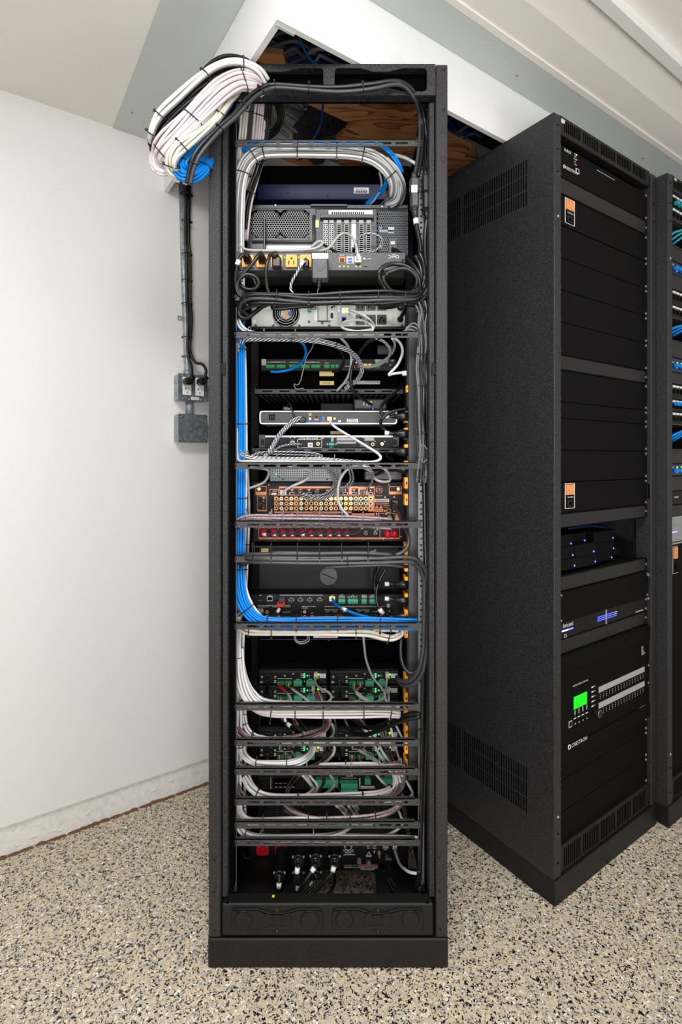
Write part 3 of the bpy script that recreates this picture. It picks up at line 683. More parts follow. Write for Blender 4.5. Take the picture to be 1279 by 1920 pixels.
for x in (637.5, 645.5, 653, 668.5, 676): led(pw, x, 499.5, YW, 1.5)
led(pw, 660.5, 499.5, YW, .9, 'label_grey'); bx(pw, 'reset_button', (682, 483.5, 685.5, 487), YW, -.001, 'label'); bx(pw, 'toggle_switch', (682, 496, 689, 500), YW, -.003, 'plastic')
lt(pw, [('SETUP', 642, 478.5, 2.2, 'C', math.pi), ('AUTOPING', 657, 478.5, 1.8, 'C', math.pi), ('RESET', 692.5, 485.5, 2.2, 'C', math.pi), ('OvrC', 739, 482, 6.2, 'C', math.pi), ('DEVICE', 739, 477.5, 2, 'C', math.pi)], YW)
lt(pw, [('BOX', 718, 502, 5.4, 'C', math.pi), ('WATT', 722, 497.5, 2, 'C', math.pi)], YW, 'orange')
dashes(pw, [(538 + i * 28, 477.3, 555 + i * 28, 478.3) for i in (0, 1)], YW); sc(pw, 758, 491, YW, 5)
# power adapter plugged into the last outlet
YA = 1.262
ad = thing('power_adapter', 'grey wall wart adapter with white label hanging beside the orange outlets', 'adapter', P(600, 522, YA))
bx(ad, 'adapter_body', (585, 474, 616, 523), YA, .028, 'slate', .003); bx(ad, 'white_label', (586, 474.5, 616, 485), YA - .0008, .0012, 'label'); lt(ad, [('DC ONE 12V', 601, 480, 2.8)], YA - .001, 'ink')
sh = [(589, 487), (592, 499), (596, 506), (601, 508.5), (606, 506), (611, 499), (614, 487)]
ob('pressed_arch', MB().plate(pp(sh + [(609, 487), (606, 497), (601, 501), (596, 497), (594, 487)], YA), [], YA - .001, YA + .001), 'plastic', ad)
ob('strain_relief', MB().tube(spline(pth([(600, 523), (599, 532), (598, 540)], 1.27), 4), [.006, .0058, .0056, .0054, .0052, .005, .0048, .0045, .0042], 8), 'plastic', ad)
# --- pale power backup unit with a fan
YU = 1.424
ups = dev('power_backup', 'pale grey green battery backup with a round fan and black outlets', 'battery backup', (472, 555, 763, 613.5), YU, .3, 'cream_panel')
bx(ups, 'black_case', (469, 612, 765, 617), YU - .002, .3, 'black'); bx(ups, 'type_label', (478, 566, 508, 580), YU, -.0006, 'label'); bx(ups, 'mark_label', (474, 600, 480, 606), YU, -.0006, 'label')
dashes(ups, [(480, 569, 490, 571.5), (480, 573, 487, 574), (492, 576.5, 500, 577.5)], YU - .0006, 'ink')
fc = P(537, 588, YU); kU = YU / F
fn = ob('fan_recess', MB().lathe(fc, (0, -1, 0), [(.0006, 26 * kU), (.0012, 26 * kU), (.0013, 0)], 28), 'void', ups)
hb = MB().lathe(fc, (0, -1, 0), [(.001, 10 * kU), (.005, 10 * kU), (.0051, 0)], 20); ob('fan_hub', hb, 'label_grey', ups)
bx(ups, 'hub_label', (533.5, 578, 540.5, 598), YU - .005, -.0008, 'tan_label'); bx(ups, 'hub_mark', (541, 584, 546, 592), YU - .005, -.0008, 'c_navy')
for rr_ in (12, 15.5, 20, 25): ob('guard_ring', MB().ring(fc - Vector((0, .007, 0)), (0, 1, 0), rr_ * kU, .65 * kU, 28, 5), 'steel', ups)
for sx in (-1, 1):
    for sy in (-1, 1): ob('guard_arm', MB().tube([fc + Vector((sx * 10 * kU, -.0072, sy * 10 * kU)), fc + Vector((sx * 22 * kU, -.0072, sy * 21 * kU))], .001, 6), 'steel', ups)
for px, py in ((480.5, 611.5), (513, 611), (562, 611), (580, 603.5), (605, 606), (618, 611), (760.5, 588), (754.5, 610.5), (474, 583.5)): sc(ups, px, min(py, 610.5), YU, 2.4, 'rail')
tb = bx(ups, 'emergency_connector', (578, 574, 584, 585.5), YU, -.01, 'c_green', .001); ob('jumper_wire', MB().tube(spline(pth([(583, 577, YU - .008), (590, 574, YU - .012), (593, 578, YU - .012), (590, 580.5, YU - .01), (584, 579, YU - .008)]), 5), .0009, 6), 'black', ups)
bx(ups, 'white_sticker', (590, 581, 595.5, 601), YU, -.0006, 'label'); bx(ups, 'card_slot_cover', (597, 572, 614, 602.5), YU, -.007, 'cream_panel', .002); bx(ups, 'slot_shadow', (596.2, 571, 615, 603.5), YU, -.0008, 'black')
bx(ups, 'serial_port', (620.5, 587, 625.5, 597), YU, -.004, 'black', .001); bx(ups, 'port_shell', (619.5, 584.5, 626.5, 600), YU, -.0012, 'steel'); bx(ups, 'usb_port', (619, 573, 627, 578.5), YU, -.002, 'steel'); bx(ups, 'port_opening', (621, 574.5, 625, 577.5), YU - .002, -.0004, 'void')
inst('green_dot', shared('dot_g', MB().lathe((0, 0, 0), (0, -1, 0), [(0, 1), (.1, 1), (.11, 0)], 12), 'c_green'), ups, P(618, 603, YU), 2.9 * kU)
nc = bx(ups, 'network_card', (633, 572, 656, 608.5), YU, -.0015, 'label_grey', .0005)
bx(ups, 'network_port', (641.5, 577, 655, 588), YU - .0015, -.002, 'steel'); bx(ups, 'network_port', (641, 594, 650, 605), YU - .0015, -.002, 'c_navy'); bx(ups, 'port_opening', (642.5, 596, 648.5, 604), YU - .0035, -.0004, 'void'); bx(ups, 'white_sticker', (634, 573, 637.5, 585), YU - .0015, -.0005, 'label')
led(ups, 648.5, 579, YU - .004, 2.2, 'lime_led'); led(ups, 648.5, 586.5, YU - .004, 2.2, 'amber_led')
for y in (572, 590.5):
    for x in (667.3, 687.3, 707.5): nema(ups, (x, y if y > 580 else 566, x + 17.7, y + 18 if y > 580 else 582), YU, 'plastic', 'void', up=True, d=.003)
for y in (577, 599): ob('breaker_button', MB().lathe(P(751, y, YU), (0, -1, 0), [(0, .0085), (.004, .0085), (.006, .006), (.012, .0055), (.0121, 0)], 16), 'plastic', ups)
for y in (597, 608.5): inst('white_sticker', shared('dot_l', MB().lathe((0, 0, 0), (0, -1, 0), [(0, 1), (.1, 1), (.11, 0)], 10), 'label_grey'), ups, P(738.5, y, YU), 2 * kU)
# --- control processor with rows of small green terminals
YC = 1.50
dev('blank_chassis', 'black chassis bottom seen over the control unit with small green terminals', 'chassis', (496, 640, 745, 667), YC + .1, .1, 'void')
t = dev('control_unit', 'thin black control unit with a row of small green terminals and blue cable', 'control unit', (490, 673, 743, 695.5), YC, .2, 'device')
bx(t, 'code_label', (491, 673.5, 499.5, 685), YC, -.0006, 'label_grey')
for x0, x1, n in ((500, 517, 8), (519.5, 536.5, 8), (543, 562.5, 8), (564.5, 581.5, 8), (584, 601.5, 8), (608, 619, 4), (621, 628, 3), (629.5, 636.5, 3)): term(t, (x0, 684.5, x1, 691.5), YC, n, 1, 'green_dark', .008)
term(t, (704, 685, 713, 692), YC, 3, 1, 'green_dark', .008)
dashes(t, [(500, 678.5, 536, 679.2), (543, 679, 560, 679.7), (575, 679, 600, 679.7), (647, 686.5, 658, 687.3)], YC)
lt(t, [('INPUT/OUTPUT', 518, 679, 1.8), ('RELAY OUTPUT', 582, 679, 1.8), ('COM 1', 613, 681, 1.8), ('CE', 736, 676, 3.4)], YC)
bx(t, 'fcc_label', (662, 673.5, 675, 681), YC, -.0006, 'label'); bx(t, 'hdmi_port', (665, 686, 673, 690), YC, -.002, 'copper'); bx(t, 'port_opening', (666, 687, 672, 689.3), YC - .002, -.0004, 'void')
for x in (682, 691): bx(t, 'network_port', (x, 682, x + 8, 690), YC, -.003, 'gold', .0005)
for x in (683.5, 692.5): led(t, x, 684, YC - .003, 1.1, 'amber_led')
bx(t, 'serial_label', (704, 674, 728, 680), YC, -.0006, 'label_grey'); sc(t, 732.5, 684.5, YC, 1.8, 'steel')
for x in (540.5, 605): sc(t, x, 688.5, YC, 1.6)
bx(t, 'power_module', (706, 649, 738, 668), YC + .02, -.02, 'plastic', .003)
# --- black unit with gold label on a vented shelf
YV = 1.46
t = dev('black_unit', 'black rack unit with a small gold label above the vented shelf', 'rack unit', (488, 703, 745, 731), YC + .02, .18, 'void')
bx(t, 'gold_sticker', (600, 714.5, 627, 722), YC + .02, -.0006, 'gold_label'); lt(t, [('POWER', 613, 718, 3)], YC + .0194, 'ink'); bx(t, 'white_strip_label', (646, 714, 713, 720.5), YC + .02, -.0006, 'label_grey')
dashes(t, [(648, 715.5, 672, 716.3), (686, 715.5, 711, 716.3), (648, 718.5, 660, 719.2)], YC + .0194, 'ink'); bx(t, 'gold_reflector', (600, 697, 627, 707), YC + .03, -.02, 'gold_label')
def shelf(label, r, Y, depth, hole_rows):
    x0, z0, x1, z1 = rc(r, Y); t = thing('vented_shelf', label, 'shelf', ((x0 + x1) / 2, Y, z0))
    hs = []; s = r[0] + 14; m = (r[1] + r[3]) / 2
    while s + 20 < r[2]: hs.append(pp(rrect(s, m - 1.1, s + 20, m + 1.1, .8, 2), Y)); s += 32
    ob('front_flange', MB().plate([(x0, z0), (x1, z0), (x1, z1), (x0, z1)], hs, Y, Y + .002), 'dark_metal', t)
    mb = MB(); n = 26; w = (x1 - x0) / n; yy = [Y + .002, Y + .03] + [Y + .03 + (depth - .03) * k / hole_rows for k in range(1, hole_rows + 1)]
    mb.box(x0, x1, Y + .002, Y + .03, z0, z0 + .0018)
    for k in range(hole_rows):
        ya, yb = Y + .03 + (depth - .03) * k / hole_rows, Y + .03 + (depth - .03) * (k + .55) / hole_rows; yc = Y + .03 + (depth - .03) * (k + 1) / hole_rows
        mb.box(x0, x1, yb, yc, z0, z0 + .0018)
        for i in range(n + 1): mb.box(max(x0, x0 + (i - .27) * w), min(x1, x0 + (i + .27) * w), ya, yb, z0, z0 + .0018)
    ob('slotted_tray', mb, 'powder_dark', t, kind='stuff')
    for x in (x0, x1 - .002): ob('side_wall', MB().box(x, x + .002, Y + .002, Y + depth, z0, z1 + .008), 'powder_dark', t)
    return t
shelf('black vented shelf above the silver edged media box', (478, 729.5, 757, 738), YV, .26, 7)
t = dev('router', 'small black router with a lit amber port right of centre on the media box', 'router', (664, 747.5, 726, 771), YV + .02, .1, 'slate', .004)
bx(t, 'port_slot', (681.5, 753, 684, 760), YV + .02, -.0008, 'label_grey'); bx(t, 'network_port', (688, 753, 698, 761), YV + .02, -.0015, 'label'); bx(t, 'port_opening', (689.5, 754.5, 696.5, 760), YV + .0185, -.0004, 'void'); led(t, 690, 754.5, YV + .018, 1.2, 'amber_led'); led(t, 697, 753.5, YV + .018, .9, 'lime_led'); led(t, 700, 767, YV + .018, 1.1, 'blue_led')
mb = MB()
for i in range(26): addbox(mb, (665 + i * 2.3, 765.5, 666.2 + i * 2.3, 770.5), YV + .02, -.0015)
ob('foot_vent', mb, 'void', t, kind='stuff')
dev('flat_box', 'flat matte black box lying left of the small router', 'box', (601, 755, 664, 771.5), YV + .05, .12, 'black', .003)
# --- silver edged media box
YM = 1.42
x0, z0, x1, z1 = rc((487.5, 770.5, 745, 795.5), YM)
t = thing('media_box', 'flat grey media box with a silver rim and coloured port strip', 'media box', ((x0 + x1) / 2, YM, z0))
o = pp(rrect(487.5, 770.5, 745, 795.5, 5, 4), YM); i_ = pp(rrect(490, 772.6, 742.5, 793.4, 3.6, 4), YM)
ob('silver_rim', MB().plate(o, [i_], YM - .004, YM + .1), 'silver', t); bx(t, 'back_panel', (489, 772, 743.5, 794), YM, .02, 'slate')
for i in range(3):
    for j in range(3): bx(t, 'vent_hole', (504.5 + i * 4.1, 777 + j * 3.8, 507.8 + i * 4.1, 780 + j * 3.8), YM, -.0005, 'void')
for r, m in (((561, 791, 603, 793.3), 'blue_part'), ((603, 791, 624, 793.3), 'jack_orange'), ((624, 791, 634, 793.3), 'jack_blue'), ((605.5, 781.5, 609, 789.5), 'blue_part'), ((580, 783, 584, 787.5), 'label'), ((590, 785.5, 598, 788), 'copper'), ((635, 788, 640, 791.5), 'silver'), ((651, 785.5, 672, 792), 'label')): bx(t, 'port', r, YM, -.0012, m)
dashes(t, [(652 + k * 1.4, 788.5, 652.7 + k * 1.4, 791.5) for k in range(13)] + [(653, 786.3, 668, 787.2)], YM - .0012, 'ink', 'barcode')
inst('coax_jack', rca('jack_orange'), t, P(582, 777, YM), 2.6 * YM / F); inst('audio_jack', rca('jack_white'), t, P(628, 785, YM), 2.2 * YM / F); inst('push_button', dome('plastic'), t, P(594, 781, YM), 2.2 * YM / F); bx(t, 'network_port', (614, 781.5, 623, 789.5), YM, -.003, 'gold', .0006)
# --- disc player on its own shelf
YD = 1.45
t = dev('disc_player', 'thin black disc player back with jacks and a teal serial port', 'disc player', (486, 816, 750, 841), YD, .2, 'device')
bx(t, 'top_trim', (497, 816.5, 737, 820), YD, -.002, 'steel'); bx(t, 'rack_ear', (486, 815, 498, 840), YD - .001, -.002, 'slate', .001); bx(t, 'rack_ear', (737, 819, 749, 838), YD - .001, -.002, 'slate', .001)
for x in (493, 741): bx(t, 'ear_slot', (x - 3, 823.5, x + 3, 834), YD - .003, -.001, 'black', .0008)
for r in ((558, 824, 604, 839.5), ): o = pp(rrect(*r), YD); ob('outline', MB().plate(o, [pp(rrect(r[0] + .7, r[1] + .7, r[2] - .7, r[3] - .7), YD)], YD - .0006, YD), 'white_print', t)
bx(t, 'power_inlet', (512, 823, 524, 837), YD, -.004, 'plastic', .001); bx(t, 'network_port', (545, 827.5, 553.5, 835), YD, -.002, 'steel'); bx(t, 'port_opening', (547, 829.5, 552, 834), YD - .002, -.0004, 'void'); bx(t, 'warning_label', (578, 830, 587, 838), YD, -.0006, 'label'); bx(t, 'red_mark', (581, 833, 585, 835.5), YD - .0006, -.0004, 'jack_red')
inst('digital_jack', rca('jack_orange'), t, P(597, 832.3, YD), 3.4 * YD / F); inst('audio_jack', rca('jack_red'), t, P(699.5, 833, YD), 3.2 * YD / F); inst('audio_jack', rca('jack_white'), t, P(717, 832.5, YD), 3.2 * YD / F)
se = bx(t, 'serial_port', (617, 830, 627.5, 836), YD, -.004, 'teal_part', .001); [sc(t, x, 833, YD, 1.7, 'steel') for x in (614.5, 630.5)]
for r in ((684, 820.5, 702, 826.5), (632, 821, 669, 826), (632, 828, 668, 832), (621.5, 821, 626, 828)): bx(t, 'white_label', r, YD, -.0005, 'label_grey')
lt(t, [('DIGITAL MEDIA PLAYER', 579, 822.3, 2.4), ('HDMI', 605, 822, 2), ('RS-232', 622, 838.5, 1.8), ('LAN', 549, 825.5, 1.8), ('R', 699.5, 837.8, 2), ('L', 717, 837.5, 2)], YD)
bx(t, 'port_group', (676, 829.5, 692, 838), YD, -.0008, 'plastic'); [sc(t, x, y, YD, 1.5, 'steel') for x, y in ((545, 821), (553, 821), (682, 821), (704, 828), (722, 828))]
bx(t, 'cardboard_tag', (620, 808.5, 646, 814.3), YD + .02, -.001, 'tan_label'); lt(t, [('— T —', 633, 811.4, 2.4)], YD + .0185, 'ink')
shelf('black vented shelf carrying the disc player', (473, 840.5, 757, 848), YD - .03, .2, 4)
# --- perforated unit over the copper receiver
YG = 1.46
t = dev('perforated_unit', 'grey perforated metal unit with green glow inside above the copper receiver', 'rack unit', (506, 876, 641, 903), YG, .2, 'rail')
bx(t, 'perforated_face', (510, 879, 633, 897), YG, -.0006, 'perf_grey'); led(t, 524, 892.5, YG - .0006, 2.6, 'c_green', 'green_part'); led(t, 518, 889, YG - .0006, 1.4, 'green_led')
for x in (531, 614): sc(t, x, 898.5, YG, 1.8)
t = dev('power_brick', 'flat black power brick right of the perforated unit', 'power brick', (684, 883, 756, 901), YG, .06, 'slate', .004); bx(t, 'brick_lid', (685, 884, 755, 891), YG - .001, .01, 'dark_metal', .002)
# --- copper receiver
YR_ = 1.47; kR = YR_ / F
av = dev('av_receiver', 'black and copper surround receiver back full of round audio jacks', 'receiver', (475, 905, 760, 1016), YR_, .3, 'device')
bx(av, 'top_lip', (473, 904, 758, 909), YR_ - .003, .02, 'black', .001); bx(av, 'bottom_strip', (486, 1007.5, 749, 1010), YR_, -.0012, 'copper')
def frame(t, r, Y, w, m='copper', d=.0012, fill=None):
    a = pp(rrect(r[0], r[1], r[2], r[3]), Y); b = pp(rrect(r[0] + w, r[1] + w, r[2] - w, r[3] - w), Y)
    o = ob('printed_frame', MB().plate(a, [b], Y - d, Y), m, t)
    if fill: bx(o, 'field', (r[0] + w, r[1] + w, r[2] - w, r[3] - w), Y, -.0006, fill)
    return o
frame(av, (515, 927.5, 703, 961.5), YR_, 1.0); bx(av, 'copper_field', (515, 959, 703, 962), YR_, -.0014, 'copper'); frame(av, (524, 912, 703, 929), YR_, 1.0); bx(av, 'copper_field', (525, 912.5, 702, 915.5), YR_, -.0014, 'copper'); bx(av, 'copper_field', (660, 959, 702.5, 966), YR_, -.0014, 'copper')
bx(av, 'copper_field', (654.5, 913, 660, 928), YR_, -.0012, 'copper'); bx(av, 'copper_field', (672, 912, 690, 928), YR_, -.0012, 'copper')
for x in (552.5, 589.5, 626.5, 645.5, 654.5, 663.5, 672.5, 681.5, 690.5): bx(av, 'copper_rule', (x, 929, x + .9, 960), YR_, -.0013, 'copper')
bx(av, 'copper_field', (691, 929, 702.5, 960), YR_, -.0011, 'copper')
for y in (937.5, 946.5):
    for x0, x1 in ((516, 552), (590, 626)): bx(av, 'copper_rule', (x0, y, x1, y + .7), YR_, -.0012, 'copper')
for r in ((480, 911.5, 500.5, 928), (483, 929, 501, 958.5), (506, 917, 523.5, 928)): frame(av, r, YR_, .9)
bx(av, 'copper_field', (480.5, 922, 500, 927.5), YR_, -.0014, 'copper'); bx(av, 'copper_field', (483.5, 956, 500.5, 958), YR_, -.0014, 'copper')
frame(av, (730, 912, 754, 927), YR_, 1.0); bx(av, 'copper_field', (731, 921.5, 753, 926.5), YR_, -.0014, 'copper')
frame(av, (705.5, 962, 742, 980), YR_, .7); frame(av, (742.5, 966, 750, 978), YR_, .7, fill='copper')
for r in ((558.5, 963, 571.5, 972), (573.5, 963, 593, 972), (594, 963, 636, 972), (678, 966, 703, 978)): frame(av, r, YR_, .6)
frame(av, (485.5, 989, 750, 1011), YR_, .8)
for x in (521.5, 573, 613.5, 653, 712.5): bx(av, 'copper_rule', (x, 989, x + .8, 1009), YR_, -.0012, 'copper')
c3 = ['jack_red', 'jack_white', 'gold']
for i, x in enumerate((519.3, 528.6, 538, 547.2, 556.5, 565.8, 575.2, 584.4, 593.8, 603, 612.3, 621.5, 630.8, 640.3, 649.3, 658.5)):
    for j, y in enumerate((934.7, 943.8, 952.9)):
        cc = 'jack_red' if i % 2 == 0 else 'jack_white'
        if i >= 14 or (j == 0 and i >= 8) or (j == 0 and i in (7,)): cc = 'gold'
        if j == 1 and i == 7: cc = 'socket'
        inst('audio_jack', rca(cc), av, P(x, y, YR_), 3.6 * kR)
for i, x in enumerate((668, 677.2, 686.4, 695.6)):
    for y, cc in ((934.7, 'jack_green'), (943.8, 'jack_blue'), (952.9, 'jack_red')): inst('video_jack', rca(cc), av, P(x, y, YR_), 3.6 * kR)
for x in (523.8, 542.5, 561, 579, 598, 617, 636, 653.5, 672.5, 690.5):
    for y in (939, 948.2): inst('screw', dome('copper_screw'), av, P(x, y, YR_), 1.7 * kR)
for i, x in enumerate((548, 564, 580, 596, 614, 632, 648, 664, 679.5, 695.5)):
    bx(av, 'hdmi_port', (x - 4.8, 923, x + 4.8, 927), YR_, -.003, 'steel', .0004); bx(av, 'port_opening', (x - 3.8, 924, x + 3.8, 926.4), YR_ - .003, -.0004, 'void'); inst('screw', dome('copper_screw'), av, P(x, 919.8, YR_), 2.3 * kR)
bx(av, 'network_port', (526, 918, 538, 928.5), YR_, -.004, 'steel', .0006); bx(av, 'network_plug', (529, 919, 535.5, 929), YR_ - .004, -.01, 'clear', .001)
bx(av, 'usb_port', (510, 924, 519, 927), YR_, -.002, 'steel')
for x, y, r in ((487, 916.5, 3.4), (747, 916.5, 3.4)): ob('antenna_post', MB().lathe(P(x, y, YR_), (0, -1, 0), [(0, r * kR), (.012, r * kR), (.0121, r * .5 * kR), (.006, r * .45 * kR), (.006, 0)], 10), 'gold', av)
for x, y, m in ((495, 933.5, 'steel'), (494.5, 940, 'copper_screw'), (494.5, 952, 'copper_screw'), (507, 961.5, 'steel'), (523.5, 964.5, 'copper_screw'), (541.5, 964.5, 'copper_screw')): sc(av, x, y, YR_, 3 if m == 'steel' else 1.8, m)
bx(av, 'optical_port', (492.5, 943.5, 498.5, 950), YR_, -.004, 'plastic', .0006)
for x in (530, 548): ob('trigger_jack', MB().lathe(P(x, 965.5, YR_), (0, -1, 0), [(0, 4.2 * kR), (.01, 4.2 * kR), (.012, 3.2 * kR), (.0121, 0)], 12), 'steel', av)
for x, y in ((504.5, 908.8), (729.5, 908.7), (745.5, 925.7), (740, 932), (722.5, 932.3), (740, 958), (722.3, 958), (706.5, 963.5), (725, 964), (745, 964.5), (739.5, 977), (481, 989.5), (488, 989.5), (506.5, 989.5), (753.5, 988.7), (752, 1006.5), (515, 1010.8), (561.5, 1010.8), (617.5, 1010.8), (681.5, 1010.8), (719.5, 1010.8), (734, 989), (716, 989)): sc(av, x, y, YR_, 2.2, 'copper_screw')
# certification mark, labels
ob('round_mark', MB().ring(P(711.5, 918.5, YR_ - .001), (0, 1, 0), 6.4 * kR, .6 * kR, 22, 4), 'copper', av); lt(av, [('ETL', 711.5, 918.5, 6)], YR_, 'copper'); lt(av, [('Intertek', 711.5, 929, 2.8)], YR_, 'copper')
bx(av, 'serial_label', (703.5, 935.5, 730, 941.5), YR_, -.0006, 'label'); dashes(av, [(706 + i * 1.6, 937, 706.9 + i * 1.6, 940) for i in range(14)], YR_ - .0006, 'ink', 'barcode')
for x in (707.2, 714.8):
    o = ob('warning_triangle', MB().plate(pp([(x - 3.6, 953), (x + 3.6, 953), (x, 947)], YR_), [], YR_ - .001, YR_), 'copper', av); lt(o, [('!', x, 950.7, 3)], YR_ - .001, 'ink')
bx(av, 'copper_field', (704, 954, 719, 959.5), YR_, -.001, 'copper'); dashes(av, [(705, 956, 718, 956.5), (706, 957.6, 717, 958.1)], YR_ - .001, 'ink'); dashes(av, [(704, 943.5, 730, 944.2), (706, 945.2, 728, 945.7), (719.5, 948, 731, 948.8), (719.5, 950.5, 728, 951)], YR_, 'copper')
frame(av, (725.5, 954, 733, 961), YR_, .8)
lt(av, [('AUDIO INPUT', 540, 960.5, 1.9), ('AUDIO OUTPUT', 595, 960.5, 1.9), ('COMPONENT VIDEO', 677, 962.5, 2)], YR_ - .0008, 'ink')
dashes(av, [(511, 919, 521, 919.8), (512, 921, 520, 921.7), (487, 931, 491, 931.7), (487, 943, 491, 943.7), (487, 946, 490, 946.6)] + [(x - 4, 917, x + 4, 917.7) for x in (548, 564, 580, 596, 632, 664)] + [(597, 968.5, 608, 969.6), (614, 966, 630, 967), (680, 968, 700, 969), (680, 970.5, 697, 971.3), (680, 973, 700, 973.6)], YR_, 'copper')
ac = bx(av, 'power_plug', (734.5, 936.5, 747, 955), YR_, -.012, 'plastic', .002)
for x in (493, 512, 528, 547, 567.5, 583, 601, 617, 636, 653.5): pass
red_x = [495, 513.5, 531, 546.5, 567, 582.5, 600, 617.5, 634, 650]
for i, x in enumerate(red_x):
    for dy in ((997,) if i else (997,)): ob('speaker_post', MB().lathe(P(x, dy, YR_), (.15, -1, -.35), [(0, 5.6 * kR), (.006, 6 * kR), (.016, 5.6 * kR), (.019, 4 * kR), (.02, 0)], 12), 'red_post', av)
for x in (714, 726.5, 739): ob('speaker_post', MB().lathe(P(x, 972 if x < 720 else 999, YR_), (.1, -1, -.3), [(0, 6 * kR), (.006, 6.3 * kR), (.016, 5.9 * kR), (.019, 4 * kR), (.02, 0)], 12), 'red_post', av)
for x, y in ((731, 971), (686.5, 999.5), (704.5, 999)):
    o = ob('balanced_jack', MB().lathe(P(x, y, YR_), (0, -1, 0), [(0, 6.6 * kR), (.004, 6.6 * kR), (.005, 5.2 * kR), (.001, 5 * kR), (.001, 0)], 16), 'plastic', av)
    for a in (90, 210, 330): inst('pin', shared('pin', MB().cyl((0, 0, 0), (0, -.005, 0), .0011, .001, 6), 'gold'), o, P(x + 2.6 * math.cos(math.radians(a)), y - 2.6 * math.sin(math.radians(a)), YR_))
for x in (727.5, 733): bx(av, 'post_collar', (x - 1.5, 990, x + 1.5, 1004), YR_, -.014, 'plastic', .001)
# --- big black amplifier with a round cap
YP = 1.47
t = dev('power_amplifier', 'large plain black amplifier back with a round cap, under the copper receiver', 'amplifier', (473, 1022, 762, 1113), YP + .012, .3, 'black')
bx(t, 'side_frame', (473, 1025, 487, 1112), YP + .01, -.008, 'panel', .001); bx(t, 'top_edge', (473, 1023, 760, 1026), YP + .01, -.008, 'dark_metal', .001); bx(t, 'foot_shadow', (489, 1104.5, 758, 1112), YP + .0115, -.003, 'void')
bx(t, 'gold_sticker', (490.5, 1028, 504, 1037), YP + .012, -.0016, 'gold_label'); lt(t, [('Sonus', 497, 1031.5, 3)], YP + .0104, 'ink')
kP = YP / F; c = P(617, 1080, YP + .012)
mb = MB().ring(c, (0, 1, 0), 17 * kP, 2.0 * kP, 30, 6).lathe(c, (0, -1, 0), [(.0, 16 * kP), (.002, 16 * kP), (.0021, 0)], 28); cp = ob('round_cap', mb, 'dark_metal', t)
ob('coin_slot', MB().tube([P(604, 1075, YP + .0092), P(630, 1086, YP + .0092)], .0009, 4), 'void', cp); inst('bolt_hole', _SH['hole'], t, P(618.5, 1032.5, YP + .0115), 2.6 * kP)
bx(t, 'right_bracket', (749, 1025, 762, 1113), YP + .01, -.006, 'panel', .001)
# --- surround processor with green terminals
YQ = 1.43; kQ = YQ / F
t = dev('surround_processor', 'black processor back with green terminals above the bright blue cables', 'processor', (471, 1113.5, 760, 1172), YQ, .28, 'device')
bx(t, 'top_edge', (471, 1112.5, 760, 1115), YQ - .002, .02, 'panel', .0006)
def hdmi(x, y):
    o = bx(t, 'hdmi_port', (x - 5, y - 2.6, x + 5, y + 2), YQ, -.002, 'steel', .0006); bx(o, 'port_opening', (x - 4, y - 1.6, x + 4, y + 1), YQ - .002, -.0004, 'void')
for x in (547, 564, 581, 600): hdmi(x, 1125)
o = bx(t, 'network_port', (501, 1117.5, 512, 1127), YQ, -.003, 'steel', .0006); bx(o, 'port_opening', (502.5, 1119.5, 510.5, 1125.5), YQ - .003, -.0004, 'void'); bx(t, 'usb_port', (485, 1124, 493, 1127), YQ, -.002, 'c_maroon')
o = bx(t, 'network_port', (618, 1118, 629, 1127), YQ, -.003, 'label', .0006); bx(o, 'port_light', (618.3, 1118.5, 621.5, 1122), YQ - .003, -.0006, 'lime_led'); bx(o, 'port_light', (626, 1118.5, 628.5, 1122), YQ - .003, -.0006, 'amber_led')
for x0, x1, n in ((635, 648, 6), (652.5, 672, 8), (678, 688, 4), (693, 705, 4)): term(t, (x0, 1122, x1, 1131), YQ, n, 1, 'green_block', .01)
term(t, (531, 1155, 544, 1161), YQ, 5, 1, 'green_dark', .008)
lt(t, [('USB', 488.5, 1116, 1.9), ('LAN', 506.5, 1116, 1.9), ('HDMI', 565, 1115.8, 2.2), ('IN', 547, 1120.7, 1.7), ('IN', 564, 1120.7, 1.7), ('IN', 581, 1120.7, 1.7), ('OUT', 600, 1120.7, 1.7), ('1', 547, 1129, 1.7), ('2', 564, 1129, 1.7), ('3', 581, 1129, 1.7), ('LAN', 623.5, 1115.8, 2), ('COM', 641, 1115.5, 2), ('IR', 662, 1115.5, 2), ('RELAY', 683, 1115.5, 2), ('SENSE', 699, 1115.5, 2),
       ('DIGITAL', 494, 1137.7, 2), ('BALANCED', 514, 1135.3, 2), ('BALANCED', 538, 1147.5, 2), ('ANALOG OUT', 579, 1137, 2.2), ('COAXIAL', 572, 1140, 2), ('SUB', 586, 1149, 2), ('L', 566.5, 1146.5, 2), ('R', 566.5, 1155, 2), ('SPEAKER OUTPUTS', 667, 1137, 2.3), ('FRONT', 622, 1143.5, 2.2), ('RIGHT', 629.5, 1146.8, 2), ('LEFT', 614.5, 1146.8, 2), ('LEFT', 645, 1146.8, 2), ('SURROUND BACK', 682, 1143.5, 2), ('LEFT', 674.5, 1146.8, 2), ('RIGHT', 689, 1146.8, 2), ('CENTER', 705, 1146.8, 2)], YQ)
dashes(t, [(525, 1115.5, 561, 1116.1), (570, 1115.5, 606, 1116.1), (484, 1137.4, 489, 1138), (499, 1137.4, 505, 1138), (511, 1137.4, 545, 1138), (484, 1134.8, 507, 1135.4), (522, 1134.8, 545, 1135.4), (566, 1136.8, 571, 1137.4), (587, 1136.8, 593, 1137.4), (609, 1136.8, 654, 1137.4), (680, 1136.8, 722, 1137.4), (609, 1143.2, 617, 1143.8), (627, 1143.2, 635, 1143.8), (639, 1143.2, 646, 1143.8), (668, 1143.2, 672, 1143.8)], YQ)
